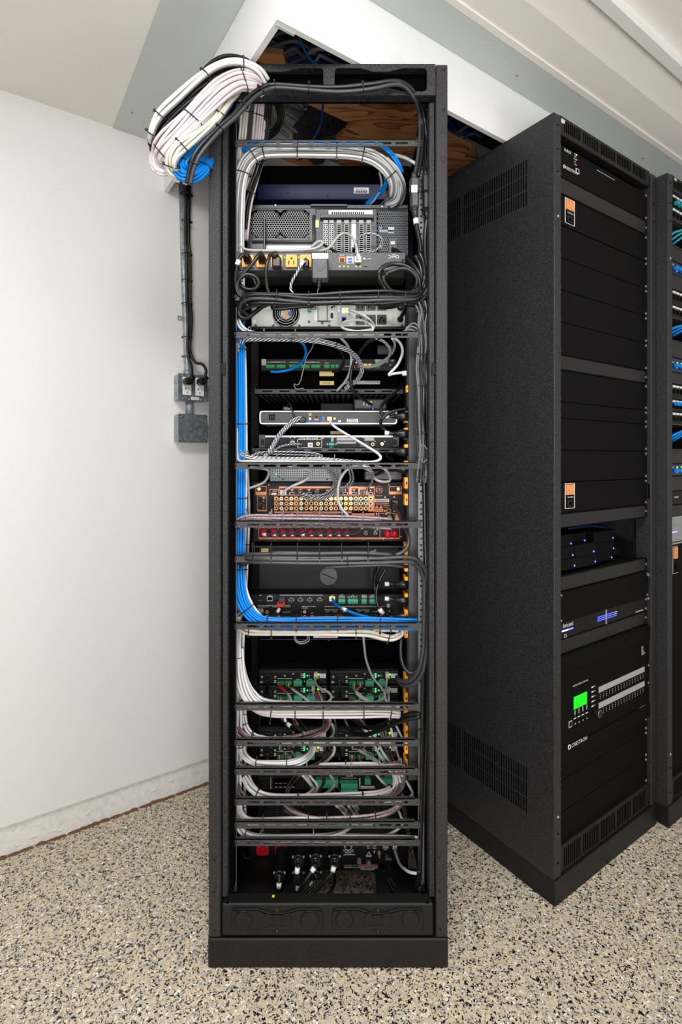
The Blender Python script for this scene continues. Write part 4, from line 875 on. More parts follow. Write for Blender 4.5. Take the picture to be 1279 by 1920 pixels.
dashes(t, [(x0 + i * (x1 - x0) / 6, 1117.5, x0 + i * (x1 - x0) / 6 + .7, 1120.8) for x0, x1 in ((636, 648), (653, 672), (679, 689), (694, 706)) for i in range(6)], YQ)
bx(t, 'mark_label', (477.5, 1141, 494.5, 1149), YQ, -.0006, 'label_grey'); lt(t, [('CE FC', 485, 1145, 3.2)], YQ - .0006, 'ink')
for x, y, cc in ((501.5, 1147, 'jack_orange'), (501.5, 1156, 'jack_orange'), (523.5, 1156.5, 'jack_red'), (572, 1146.5, 'jack_white'), (572, 1156, 'jack_red'), (586, 1156, 'socket')): inst('audio_jack', rca(cc), t, P(x, y, YQ), 3.1 * kQ)
for x, y in ((478.5, 1126), (518, 1125.5), (611, 1126), (548, 1157), (597, 1157), (605, 1157), (578, 1150)): sc(t, x, y, YQ, 1.7)
for x, cc in ((614, 'c_teal'), (629, 'c_red'), (645, 'c_red'), (659, 'black'), (675, 'black'), (689, 'black'), (705, 'black')): bx(t, 'speaker_socket', (x - 4, 1150, x + 4, 1158), YQ, -.004, 'plastic', .0008)
ob('speaker_wire', MB().tube(spline(pth([(626, 1157, YQ - .006), (632, 1153.5, YQ - .016), (640, 1153, YQ - .018), (647, 1158, YQ - .01)]), 5), .0014, 6), 'c_red', t)
for x0 in (656, 714): ob('speaker_wire', MB().tube(spline(pth([(x0 - 2, 1159, YQ - .006), (x0, 1156, YQ - .012), (x0 + 3, 1155.5, YQ - .008)]), 4), .0012, 6), 'c_red', t)
ob('thumb_knob', MB().lathe(P(728.5, 1134.5, YQ), (0, -1, 0), [(0, 3.6 * kQ), (.008, 3.6 * kQ), (.0085, 2.8 * kQ), (.0086, 0)], 14), 'steel', t); sc(t, 731, 1146, YQ, 2, 'steel'); bx(t, 'power_inlet', (738, 1140, 755, 1160), YQ, -.004, 'plastic', .001)
# HDMI plug with an orange clip
hp = thing('video_plug', 'black video plug with an orange clip and white sleeve in the processor', 'plug', P(528, 1150, 1.40))
bx(hp, 'plug_body', (523.5, 1121.5, 535, 1131), YQ - .024, .022, 'slate', .001)
cl = MB(); [cl.box(*[P(a, 0, 1.405).x, P(b, 0, 1.405).x], 1.4, 1.42, P(0, d, 1.405).z, P(0, c_, 1.405).z, 0, .001) for a, b, c_, d in ((520.5, 523.5, 1129, 1135), (531.5, 534.5, 1129, 1135), (522, 532, 1132, 1138))]; ob('orange_clip', cl, 'red_part', hp)
ob('plug_cord', MB().tube(spline(pth([(527.5, 1135, 1.408), (526, 1141, 1.40), (521, 1150, 1.39), (514, 1159, 1.38)]), 5), .0036, 8), 'black', hp); sleeve(hp, P(524.5, 1141.5, 1.397), P(520.5, 1148.5, 1.388), .0048)
# --- small labelled box under the white cables and the dark shelf there
YX = 1.5
t = dev('small_module', 'small white and red labelled module just under the cream cable bundle', 'module', (588, 1187, 634, 1196.5), YX - .1, .08, 'label_grey', .001); bx(t, 'red_label', (601, 1188, 629, 1193.5), YX - .1, -.0008, 'red_part'); lt(t, [('AUDIO', 614, 1191, 3)], YX - .101, 'white_print')
bx(t, 'blue_tail', (632, 1187, 645, 1190.5), YX - .1, .004, 'c_blue', .001)
t = dev('drawer_tray', 'dark violet edged tray in the black gap over the green lit amplifiers', 'tray', (488, 1197.5, 758, 1200.5), YX + .05, .1, 'navy_box')
bx(t, 'tray_post', (615.5, 1200, 618, 1222), YX + .05, .004, 'navy_box'); bx(t, 'tray_wall', (484, 1203, 758, 1262), YX + .09, .004, 'void')
# --- half width amplifiers, two stacks
YZ = 1.52
def amp(x, y, label, wires=True):
    X = lambda a: x + a
    t = dev('half_amplifier', label, 'amplifier', (x, y, X(128.5), y + 23.5), YZ, .18, 'device', group='half width amplifiers')
    bx(t, 'top_edge', (x, y - .4, X(128.5), y + 1), YZ - .001, .02, 'dark_metal')
    bx(t, 'power_inlet', (X(13), y + 4, X(26), y + 19), YZ, -.003, 'plastic', .001); bx(t, 'power_plug', (X(14.5), y + 12, X(21), y + 25), YZ - .003, -.014, 'rubber', .002)
    for dx in (6, 31): sc(t, X(dx), y + 10, YZ, 2.6, 'steel')
    sc(t, X(65), y + 4, YZ, 1.8, 'steel'); sc(t, X(49), y + 7.5, YZ, 1.8, 'label_grey'); sc(t, X(50), y + 8, YZ, 1.2, 'label_grey')
    dashes(t, [(X(35), y + 12.5, X(63), y + 13.3), (X(29), y + 16, X(33), y + 17.5), (X(29), y + 19, X(33), y + 20.5), (X(2.5), y + 18, X(7.5), y + 18.8), (X(2.5), y + 20.2, X(8), y + 21), (X(70), y + 14, X(78), y + 14.6), (X(93), y + 14, X(101), y + 14.6), (X(79), y + 4, X(84), y + 4.6), (X(79), y + 7, X(84), y + 7.6), (X(79), y + 10, X(84), y + 10.6), (X(87), y + 2.5, X(87.6), y + 11)], YZ)
    term(t, (X(35.5), y + 16.5, X(48.5), y + 23), YZ, 4, 1, 'green_dark'); term(t, (X(50), y + 16.5, X(63), y + 23), YZ, 4, 1, 'green_dark')
    term(t, (X(66), y + 15.5, X(82), y + 25), YZ, 6); term(t, (X(90), y + 15.5, X(105.5), y + 25), YZ, 6)
    for dy in (4.2, 7.3, 10.4): led(t, X(85.3), y + dy, YZ, 1.25, 'green_led')
    led(t, X(91.3), y + 7.3, YZ, 1.5, 'green_led'); bx(t, 'digit_display', (X(94), y + 5.5, X(97), y + 9.5), YZ, -.0006, 'c_dgrey')
    bx(t, 'audio_jack', (X(84.3), y + 16, X(88.3), y + 21), YZ, -.003, 'plastic', .001); sc(t, X(86.3), y + 18.5, YZ - .003, 1.3, 'steel')
    bx(t, 'network_port', (X(103.5), y + 3.5, X(113), y + 13), YZ, -.003, 'gold_label', .0006); bx(t, 'port_opening', (X(105), y + 5, X(110), y + 10), YZ - .003, -.0004, 'plastic'); led(t, X(112), y + 5.2, YZ - .003, 1.9, 'lime_led')
    bx(t, 'white_label', (X(114.5), y + 3.5, X(126), y + 11.5), YZ, -.0006, 'label'); dashes(t, [(X(116.5), y + 5, X(124), y + 6), (X(116.5), y + 8.5, X(124), y + 9.5)], YZ - .0006, 'label_grey'); bx(t, 'dark_bezel', (X(113), y + 14.5, X(127), y + 22), YZ, -.001, 'plastic', .0005)
    return t
rows_ = [(1259.5, 'topmost'), (1287, 'second'), (1314, 'third'), (1369.5, 'fourth'), (1396.5, 'lowest')]
for y, w in rows_:
    for x, s in ((485.5, 'left'), (619.5, 'right')): amp(x, y, w + ' half width black amplifier in the ' + s + ' stack, with green terminals and lights')
bx(thing('amplifier_tray', 'black divider tray between the two stacks of half width amplifiers', 'tray', P(617, 1400, YZ + .02)), 'divider', (614.5, 1204, 619, 1424), YZ + .02, .1, 'void')
# --- multichannel amplifier with stacked green terminals
YK = 1.5
t = dev('multichannel_amplifier', 'black multichannel amplifier back with a stacked block of green terminals', 'amplifier', (484, 1454, 748, 1481), YK, .25, 'device')
bx(t, 'power_inlet', (488, 1458, 502, 1478), YK, -.004, 'plastic', .001); dashes(t, [(508, 1457, 508.8, 1479.5)], YK)
vt = bx(t, 'vent_panel', (514, 1458, 556, 1481), YK, -.001, 'panel')
for i in range(5):
    for j in range(2): bx(vt, 'vent_hole', (516 + i * 8, 1460 + j * 10, 522 + i * 8, 1467 + j * 10), YK - .001, -.0006, 'void'); bx(vt, 'lower_louver', (516 + i * 8, 1475 if j else 1468, 521.5 + i * 8, 1476.6 if j else 1468.8), YK - .0016, -.0006, 'label_grey')
term(t, (593, 1456, 635, 1472), YK, 12, 1, 'green_block', .016); term(t, (640, 1462, 671, 1484), YK, 9, 2, 'green_block', .02); term(t, (684, 1456, 695.5, 1468), YK, 5); term(t, (712, 1456, 741, 1467), YK, 9)
lt(t, [('INPUT', 655, 1455, 2.6), ('OUTPUT', 729, 1455, 2.4), ('IN', 690, 1455, 2), ('LINE 2', 638.5, 1465, 2, 'C', math.pi / 2)], YK); dashes(t, [(641 + i * 3.2, 1458.5, 643 + i * 3.2, 1459.6) for i in range(9)] + [(674, 1459 + i * 4, 676.5, 1462 + i * 4) for i in range(4)] + [(674, 1478, 704, 1478.6), (674, 1472, 674.7, 1478), (677, 1474, 703, 1476.4)], YK)
# --- black amplifiers with rows of slots behind the lowest cables
for y0, y1, lb in ((1492, 1543, 'black amplifier with small vent louvers behind the third lowest lacing bar'), (1546, 1580, 'plain black amplifier just above the red outlet unit')):
    t = dev('louvered_amplifier', lb, 'amplifier', (484, y0, 748, y1), YK + .01, .22, 'black')
    for i, x in enumerate((503, 515.5, 528, 693, 705, 718)):
        for j in range(4):
            if y0 + 21 + j * 4.5 < y1 - 4: bx(t, 'vent_louver', (x, y0 + 21 + j * 4.5, x + 8, y0 + 22 + j * 4.5), YK + .01, -.0012, 'dark_metal')
# --- power conditioner with red outlets at the bottom
YT = 1.47; kT = YT / F
t = dev('power_conditioner', 'black power conditioner at the bottom with red outlets and white lettering', 'power conditioner', (467, 1582, 766, 1632), YT, .3, 'device')
def duplex(x, y0):
    o = bx(t, 'duplex_plate', (x - 12, 1582, x + 12, 1628), YT, -.0006, 'plastic')
    for y in y0:
        r = (x - 11.5, y - 10, x + 11.5, y + 10); hs = [rrect(x - 5.6, y - 3, x - 4, y + 4), rrect(x + 3.6, y - 3, x + 5.2, y + 4), rrect(x - 2, y - 8, x + 2, y - 4, 1.5, 2)]
        mb = MB(); mb.plate(pp(rrect(x - 11.5, y - 10, x + 11.5, y + 10, 5, 3), YT), [pp(q, YT) for q in hs], YT - .006, YT); addbox(mb, (x - 8, y - 9, x + 8, y + 8), YT - .002, .001, 1); ob('outlet_face', mb, ['red_outlet', 'orange_hole'], o)
    sc(t, x + .5, 1603, YT, 1.3, 'steel')
duplex(493.5, (1591, 1616.5)); duplex(527.5, (1591, 1616.5)); bx(t, 'green_dot', (499, 1584.5, 502, 1586.5), YT - .006, -.0005, 'c_green'); bx(t, 'green_dot', (532, 1584.5, 535.5, 1586.5), YT - .006, -.0005, 'c_green')
lt(t, [('TORUS', 653.5, 1594.5, 4.6), ('POWER', 653.5, 1597.6 + .6, 2.6), ('THE AUDIO POWER', 655, 1602.5, 1.9), ('AVR Elite Series', 646, 1622, 2.8, 'L'), ('Fault', 692, 1589.5, 2.4), ('Trigger', 702.5, 1589.5, 2.4), ('USB', 723, 1592.5, 2.4), ('Power In', 729, 1603, 2.8), ('E', 739.5, 1597.5, 2.6)], YT)
dashes(t, [(646, 1601.5, 664, 1602.2), (646, 1626.5, 676, 1627.4), (646, 1624.5, 660, 1624.9)], YT)
lg = MB()
for a in (-.5, 0, .5): lg.ring(P(653.5, 1586.5, YT - .001), (.2 * a, 1, .5), (6.6 - abs(a) * 3) * kT, .5 * kT, 18, 4)
lg.ring(P(653.5, 1586.5, YT - .001), (0, 1, 0), 7.2 * kT, .5 * kT, 20, 4); ob('swirl_emblem', lg, 'white_print', t)
o = [(692, 1604.5), (685.5 + 1, 1604.5), (692, 1596.5), (697.5, 1604.5)]
tri = pp([(687, 1604.5), (697.5, 1604.5), (692.3, 1596.5)], YT); tin = pp([(688.6, 1603.6), (695.9, 1603.6), (692.3, 1598.2)], YT); ob('warning_triangle', MB().plate(tri, [tin], YT - .0008, YT), 'white_print', t); lt(t, [('!', 692.3, 1601.6, 3)], YT); dashes(t, [(687, 1605.6, 697.5, 1606.6)], YT)
ob('antenna_mark', MB().plate(pp([(700.5, 1595.5), (704.5, 1595.5), (703, 1597.3), (703, 1600), (702, 1600), (702, 1597.3)], YT), [], YT - .0006, YT), 'white_print', t)
ob('coax_socket', MB().lathe(P(674, 1611, YT), (0, -1, -.3), [(0, 4 * kT), (.012, 4 * kT), (.013, 2.6 * kT), (.022, 2.6 * kT), (.0221, 0)], 12), 'steel', t); ob('antenna_socket', MB().lathe(P(711.5, 1597, YT), (0, -1, -.35), [(0, 3.2 * kT), (.006, 3.2 * kT), (.007, 2 * kT), (.016, 2 * kT), (.0161, 0)], 10), 'gold', t)
ob('ground_post', MB().lathe(P(692, 1616, YT), (0, -1, 0), [(0, 4.2 * kT), (.008, 4.2 * kT), (.0085, 3.2 * kT), (.0086, 0)], 14), 'steel', t)
wl = bx(t, 'warning_label', (677, 1620, 709, 1631), YT, -.0008, 'label'); bx(wl, 'orange_band', (677, 1620, 709, 1623), YT - .0008, -.0003, 'red_part'); dashes(wl, [(679, 1624.5, 706, 1625.1), (684, 1626.3, 700, 1627.1), (679, 1628.6, 692, 1629.2)], YT - .0008, 'ink')
for r in ((688, 1583, 694, 1587), (700, 1583, 706, 1587), (718, 1583, 729, 1590)): bx(t, 'control_port', r, YT, -.002, 'steel')
pi = bx(t, 'power_inlet', (717, 1610, 741, 1633), YT, -.004, 'plastic', .001)
# ================================================================ steel conduit, boxes and cords on the left wall
XF = ((U * .5 + V * (WV - .004)).to_tuple(), math.pi / 2 - TH)   # local x along the wall, y into it, z up
def onwall(px, py, d=0.0):
    rx = (px - CX) / F; ux = rx * U.x + U.y; vx = rx * V.x + V.y; t = (WV - .004 - d) / vx
    return Vector((t * ux - .5, -d, EZ - (py - CY) / F * t))
def wpt(px, py, d): return onwall(px, py, d)
a = onwall(356, 692, 0); pk = onwall(350, 350, 0); kw = (onwall(360, 700) - onwall(340, 700)).x / 20
cx_ = (a.x + pk.x) / 2 - .006
tp = thing('outlet_box', 'galvanized steel box on the left wall with two white outlets', 'outlet box', onwall(357, 755))
bl, tr_ = onwall(334, 756, .03), onwall(388, 700, .03)
bx0, bx1, bz0, bz1 = onwall(335, 750, .055).x, onwall(389, 750, .055).x, onwall(362, 751.5, .055).z, onwall(362, 703, .055).z
bxm(tp, 'box_shell', bx0, bz0, bx1, bz1, 0, -.055, 'galv', .003); bxm(tp, 'cover_plate', bx0 - .001, bz0 - .001, bx1 + .001, bz1 + .001, -.055, -.003, 'galv_dark', .0012)
w = bx1 - bx0; h = bz1 - bz0
lo = shared('knock', MB().ring((0, 0, 0), (1, 0, 0), .01, .0008, 16, 4), 'galv_dark')
for z in (.25, .7): inst('box_knockout', lo, tp, (bx0, -.028, bz0 + h * z), .8)
for i, f in enumerate((.28, .72)):
    x = bx0 + w * f; o = bxm(tp, 'outlet_face', x - .0155, bz0 + .018, x + .0155, bz0 + h - .01, -.058, -.004, 'label', .0015)
    mb = MB(); zc = bz0 + .036
    mb.box(x - .008, x - .002, -.0622, -.0618, zc + .004, zc + .0065).box(x - .0062, x - .0042, -.0622, -.0618, zc, zc + .009).box(x + .005, x + .0068, -.0622, -.0618, zc, zc + .009)
    mb.lathe((x, -.0618, zc - .008), (0, -1, 0), [(0, .0026), (.0005, .0026), (.0006, 0)], 8); ob('outlet_slot', mb, 'ink', o)
bxm(tp, 'white_label', bx0 + w * .42, bz0 + .003, bx0 + w * .7, bz0 + .013, -.058, -.0008, 'label'); ob('lettering', MB().text('IT RACK', bx0 + w * .56, -.0592, bz0 + .008, .004), 'ink', tp)
for fx, fz in ((.13, .93), (.35, .94), (.86, .93), (.13, .06), (.36, .06), (.78, .06), (.93, .05)): inst('screw', dome('steel'), tp, (bx0 + w * fx, -.058, bz0 + h * fz), .0026)
jb = thing('junction_box', 'blank galvanized steel junction box below the outlet box on the wall', 'junction box', onwall(356, 830))
jx0, jx1, jz0, jz1 = onwall(335, 800, .055).x, onwall(388.5, 800, .055).x, onwall(362, 829.5, .055).z, onwall(362, 777.5, .055).z
bxm(jb, 'box_shell', jx0, jz0, jx1, jz1, 0, -.055, 'galv', .003); bxm(jb, 'cover_plate', jx0 - .001, jz0 - .001, jx1 + .001, jz1 + .001, -.055, -.003, 'galv_dark', .0012)
for z in (.2, .55, .82): inst('box_knockout', lo, jb, (jx0, -.028, jz0 + (jz1 - jz0) * z), .7)
for fx, fz, ry in ((.1, .92, .7), (.92, .92, -.7), (.1, .08, -.7), (.92, .08, .7)):
    mb = MB().box(-.006, .006, -.0003, .0003, -.002, .002); inst('corner_slot', shared('cslot', mb, 'void'), jb, (jx0 + (jx1 - jx0) * fx, -.0583, jz0 + (jz1 - jz0) * fz), 1, (0, ry, XF[1])); inst('screw', dome('steel'), jb, (jx0 + (jx1 - jx0) * fx, -.058, jz0 + (jz1 - jz0) * fz), .0024)
xm = jx0 + (jx1 - jx0) * .5 - .004
cn = thing('conduit', 'long thin galvanized steel conduit down the left wall', 'conduit', (cx_, -.014, bz1))
top = onwall(341, 325, .016); bot = onwall(349.5, 697, .016)
ob('pipe', MB().tube([top, (top + bot) / 2, Vector((bot.x, -.028, bz1 + .03)), Vector((bot.x, -.028, bz1))], .0105, 16), 'galv', cn)
ob('pipe_coupling', MB().cyl((bot.x, -.028, bz1), (bot.x, -.028, bz1 + .018), .0135, .0135, 16), 'galv', cn)
ob('short_conduit', MB().cyl((xm, -.028, jz1 - .002), (xm, -.028, bz0 + .002), .0135, .0135, 16), 'galv', None, 'short conduit stub joining the outlet box to the junction box', 'conduit')
s = onwall(344, 598, .0)
mb = MB().box(s.x - .02, s.x + .002, -.003, 0, s.z - .008, s.z + .008, 0, .001).box(s.x - .006, s.x + .008, -.03, -.001, s.z - .008, s.z + .008, 0, .002); st = ob('conduit_strap', mb, 'galv', cn); inst('screw', dome('gold'), st, (s.x - .012, -.003, s.z), .0045)
# the two power cords tied to the pipe, and their plugs
def cord(label, pts, plug):
    t = thing('power_lead', label, 'power cord', wpt(*pts[-1])); q = [wpt(*p) for p in pts]
    ob('cord', MB().tube(spline(q, 6), .0052, 8), 'rubber', t)
    p = wpt(*plug); ob('plug', MB().box(p.x - .014, p.x + .014, -.1, -.062, p.z - .011, p.z + .013, 0, .006).cyl((p.x + .006, -.085, p.z + .002), (p.x + .018, -.09, p.z + .018), .008, .006, 10), 'plastic', t)
    return t
c1 = cord('left black power cord down the conduit with its plug in the left outlet', [(353, 330, .035), (349.5, 380, .04), (348.5, 450, .04), (350.5, 480, .04), (351, 560, .04), (353, 600, .04), (352, 650, .045), (354, 672, .05), (359, 685, .06), (360.5, 700, .08), (357, 712, .09)], (349.5, 717, .06))
c2 = cord('right black power cord bending off the conduit to the right outlet', [(357, 330, .03), (355.5, 380, .03), (354.5, 450, .03), (357, 480, .03), (357, 560, .03), (359.5, 600, .03), (356.5, 650, .04), (360, 668, .05), (368, 680, .055), (380, 683, .07), (387, 695, .085), (384, 709, .09), (380, 714, .09)], (375, 717.5, .06))
for py, big in ((365, 1), (415, 0), (477, 0), (526, 0), (570, 0), (633, 0), (669, 0)):
    p = wpt(350, py, .03); w_ = .016 if big else .014
    mb = MB().ring(p, (0, 0, 1), w_ + .002, .0035 if big else .0016, 18, 5); mb.box(p.x + w_, p.x + w_ + .007, p.y - .003, p.y + .003, p.z - .002, p.z + .003); ob('cable_tie', mb, 'black', cn)
XF = None
# ================================================================ cabling of the front rack
# --- grey arch under the top bar
bundle('thick arch of grey network cables under the topmost lacing bar', [(447, 560, 1.31), (445, 470, 1.31), (446, 400, 1.305), (450, 345, 1.3), (462, 308, 1.298), (485, 288, 1.297), (520, 283, 1.297), (600, 283.5, 1.297), (660, 286, 1.297), (700, 296, 1.3), (728, 318, 1.31), (742, 345, 1.33), (740, 372, 1.36), (724, 386, 1.41)], 5, 3, .0031, ['c_grey', 'c_grey', 'c_white', 'c_grey', 'c_dgrey'], [.28, .36, .42, .5, .58, .66, .8], ext=(0, .004), name='cable_arch')
bundle('pair of grey cables splaying right of the grey arch into the server', [(722, 300, 1.305), (744, 322, 1.31), (757, 350, 1.33), (752, 378, 1.38), (735, 392, 1.43)], 3, 1, .003, ['c_grey', 'c_dgrey'], [], wob=.8)
bundle('blue cables running behind the slots of the topmost lacing bar', [(455, 283, 1.31), (478, 270, 1.30), (520, 267.5, 1.298), (640, 267.5, 1.298), (700, 268, 1.298), (728, 282, 1.3), (745, 303, 1.305), (754, 325, 1.32)], 2, 1, .0032, 'c_blue', [], wob=.2)
bundle('blue cables dropping behind the grey arch onto the server', [(722, 330, 1.34), (722, 350, 1.36), (706, 370, 1.40), (686, 384, 1.43)], 2, 1, .0032, ['c_blue'], [], wob=.8)
cab('white cable crossing from the blue arch to the right vertical cables', [(735, 290, 1.32), (760, 296, 1.32), (785, 312, 1.31), (789, 330, 1.31)], .0042, 'c_white')
cab('grey cable fanning onto the server lid beside the blue pair', [(712, 322, 1.345), (716, 350, 1.37), (702, 376, 1.41), (686, 388, 1.44)], .003, 'c_grey')
cab('second grey cable fanning onto the server lid', [(724, 322, 1.345), (730, 352, 1.37), (722, 376, 1.41), (708, 388, 1.44)], .003, 'c_dgrey')
cab('grey network cable running low along the server and the orange outlets', [(446, 430, 1.32), (447, 452, 1.31), (458, 466, 1.30), (480, 469.5, 1.298), (540, 469.5, 1.298), (585, 467, 1.298), (602, 460, 1.3), (605, 454, 1.302), (597, 453, 1.305), (584, 464, 1.31)], .0032, 'c_grey')
cab('grey network cable arching from the power controller port past the server slots', [(671, 488, 1.29), (670, 468, 1.292), (662, 446, 1.31), (647, 437.5, 1.33), (634, 444, 1.33), (620, 462, 1.32), (605, 469, 1.31), (570, 470, 1.305)], .0034, 'c_grey')
cab('thin striped cable looped over the server slot covers', [(664, 466, 1.37), (668, 452, 1.36), (682, 440, 1.345), (700, 438, 1.34), (715, 446, 1.34), (716, 458, 1.345), (704, 470, 1.35), (690, 474, 1.35)], .0024, 'c_bw')
cab('black lead lying across the server foot left of the slots', [(606, 458, 1.36), (616, 464, 1.35), (632, 473, 1.34)], .0034, 'rubber')
# --- bundles that come over the header and go down inside the left rail
bundle('pinkish white speaker cables dropping inside the rack behind the grey arch', [(490, 160, 1.235), (494, 180, 1.265), (490, 215, 1.30), (484, 270, 1.33), (477, 320, 1.345), (462, 380, 1.35), (455, 450, 1.36)], 5, 2, .0034, ['c_pink', 'c_white'], [.35, .62], name='cable_drop')
bundle('cream cables dropping inside the rack next to the left rail', [(470, 180, 1.26), (461, 200, 1.28), (457, 240, 1.31), (452, 290, 1.335), (449, 340, 1.34)], 3, 2, .0034, ['c_cream'], [.3], name='cable_drop')
bundle('white and black cables dropping behind the grey arch to the left rail', [(498, 160, 1.235), (504, 185, 1.265), (502, 230, 1.31), (496, 280, 1.335), (482, 330, 1.345), (466, 380, 1.345), (458, 430, 1.35)], 2, 2, .0045, ['black', 'c_white', 'rubber', 'c_grey'], [.4, .8], name='cable_drop')
bundle('black cables hanging loosely in the rack top beside the white drop', [(512, 186, 1.36), (524, 200, 1.38), (526, 225, 1.40), (515, 246, 1.40), (500, 255, 1.4)], 3, 1, .004, 'black', [], wob=.7)
# --- the big coil slung over the top left corner of the rack
q3 = lambda *pts: [(270 + x / 4.919, 90 + y / 4.919, Y) for x, y, Y in pts]
bundle('pair of thick white cables along the top of the coil slung over the rack corner', q3((1130, 310, 1.225), (1060, 210, 1.205), (940, 150, 1.195), (800, 140, 1.185), (650, 190, 1.175), (480, 310, 1.165), (300, 470, 1.16), (160, 600, 1.16), (100, 700, 1.165), (78, 780, 1.17), (72, 860, 1.19)), 2, 2, .0044, ['c_white', 'c_white', 'c_white', 'c_grey'], [.22, .45, .72, .9], name='cable_coil', ext=(.006, 0))
bundle('thick black cables just inside the white pair of the slung coil', q3((1090, 330, 1.235), (980, 240, 1.215), (840, 220, 1.205), (690, 270, 1.195), (540, 370, 1.185), (380, 510, 1.18), (240, 640, 1.18), (150, 730, 1.18), (105, 820, 1.185), (100, 920, 1.2), (160, 960, 1.25)), 3, 2, .0042, ['rubber', 'black'], [.3, .62], name='cable_coil')
bundle('black cables with a red stripe arching over the back of the slung coil', q3((540, 250, 1.215), (600, 180, 1.215), (700, 110, 1.215), (800, 90, 1.215), (920, 115, 1.215), (1010, 175, 1.22), (1060, 240, 1.24)), 2, 1, .0045, ['black', 'rubber'], [], name='cable_coil', wob=.1)
cab('red cable on top of the slung coil', q3((590, 160, 1.225), (650, 105, 1.225), (720, 80, 1.225), (790, 76, 1.225)), .002, 'c_red')
bundle('wide band of pinkish white speaker cables forming the slung coil', q3((1090, 360, 1.225), (1000, 310, 1.205), (880, 300, 1.19), (740, 370, 1.175), (600, 490, 1.165), (470, 620, 1.16), (350, 740, 1.155), (240, 860, 1.155), (170, 960, 1.165), (150, 1030, 1.18), (190, 1080, 1.2), (290, 1060, 1.23), (400, 960, 1.25), (520, 820, 1.25)), 7, 2, .0037, ['c_pink', 'c_white', 'c_pink'], [.14, .4, .62, .8], name='cable_coil', wob=.5)
bundle('cream cables in front of the slung coil beside the rack post', q3((850, 400, 1.21), (770, 490, 1.19), (690, 610, 1.175), (590, 710, 1.165), (470, 810, 1.155), (370, 890, 1.15), (300, 960, 1.15), (262, 1040, 1.155), (268, 1120, 1.17), (320, 1180, 1.19), (370, 1200, 1.21)), 4, 2, .0037, ['c_cream', 'c_white'], [.2, .52, .76, .9], name='cable_coil', wob=.6)
bundle('bright blue network cables looped at the bottom of the slung coil', q3((760, 470, 1.235), (640, 640, 1.22), (530, 810, 1.2), (430, 930, 1.185), (360, 1020, 1.175), (335, 1090, 1.175), (365, 1150, 1.18), (440, 1160, 1.19), (520, 1110, 1.2), (580, 1050, 1.225), (660, 1000, 1.3)), 6, 3, .0031, ['c_blue'], [.42, .84], name='cable_coil', wob=.5)
bundle('pair of black cables along the header that drop over the coil to two cut ends', [(800, 300, 1.29), (795, 240, 1.285), (788, 205, 1.262), (777, 178, 1.225), (760, 160, 1.207), (738, 156, 1.203), (700, 162, 1.203), (640, 167, 1.204), (580, 165, 1.204), (530, 162, 1.203), (505, 163, 1.2), (483, 173, 1.19), (462, 193, 1.175), (440, 218, 1.165), (414, 240, 1.155), (390, 265, 1.147), (371, 290, 1.145), (360, 315, 1.148), (353, 345, 1.155)], 2, 1, .0047, ['rubber_grey', 'rubber'], [.36, .45, .53, .6, .68, .78, .93], name='cable_run', wob=.2)
# --- right vertical run of cords
bundle('thin black and grey cords hanging down the right side from the header to the connectors', [(789, 200, 1.28), (791, 240, 1.28), (789, 268, 1.276), (786, 295, 1.27), (781, 330, 1.26)], 2, 1, .0045, ['rubber', 'rubber_grey'], [.5], name='cord_drop')
bundle('second pair of black cords hanging behind at the top right', [(796, 205, 1.29), (798, 250, 1.29), (796, 285, 1.285), (800, 330, 1.275)], 2, 1, .004, ['rubber', 'black'], [], name='cord_drop')
def connector(label, px, top, bot, Y, m, w=9):
    t = thing('cord_connector', label, 'connector', P(px, bot, Y)); k = Y / F
    ob('strain_relief', MB().tube([P(px - 2, top - 12, Y), P(px, top, Y)], [.005, .0075], 10), m, t)
    mid = (top + bot) / 2
    ob('socket_half', MB().box(P(px - w, 0, Y).x, P(px + w, 0, Y).x, Y - .01, Y + .014, P(0, mid, Y).z, P(0, top - 1, Y).z, 0, .004), m, t)
    ob('plug_half', MB().box(P(px - w + 1, 0, Y).x, P(px + w - 1.5, 0, Y).x, Y - .012, Y + .014, P(0, bot, Y).z, P(0, mid, Y).z, 0, .004), 'slate' if m != 'plastic' else 'rubber', t)
    ob('strain_relief', MB().tube([P(px, bot, Y), P(px + 2, bot + 16, Y)], [.0085, .005], 10), m, t)
    for i in range(4): ob('relief_rib', MB().ring(P(px + .5 + i * .4, bot + 2 + i * 3.6, Y), (0, 0, 1), .0078 - i * .0006, .0012, 12, 5), m, t)
    return t
k1 = connector('grey cord connector with a white label hanging at the upper right', 778, 336, 392, 1.262, 'rubber_grey'); bx(k1, 'white_label', (772, 347, 783, 361), 1.251, -.0006, 'label'); lt(k1, [('POWER', 777.5, 352, 2), ('CORD', 777.5, 356, 2)], 1.2503, 'ink')
connector('dark grey cord connector right of the labelled one', 799.5, 330, 395, 1.268, 'plastic', 8)
w1 = cab('black cord with white sleeve below the labelled connector', [(780, 405, 1.262), (782, 425, 1.265), (788, 455, 1.27), (791, 490, 1.275), (796, 520, 1.28), (795, 548, 1.28), (780, 560, 1.285)], .0055, 'rubber'); sleeve(w1, P(780.3, 410, 1.262), P(781.3, 420, 1.262), .0068)
cab('black cord below the dark grey connector', [(801, 410, 1.268), (798, 440, 1.27), (798, 480, 1.275), (803, 520, 1.28), (800, 545, 1.285), (790, 556, 1.29)], .0052, 'rubber')
cab('black cord loop from the server inlet to the right side', [(737, 466, 1.375), (748, 472, 1.34), (768, 488, 1.29), (785, 510, 1.27), (795, 535, 1.275), (793, 552, 1.285), (775, 561, 1.29)], .0048, 'rubber')
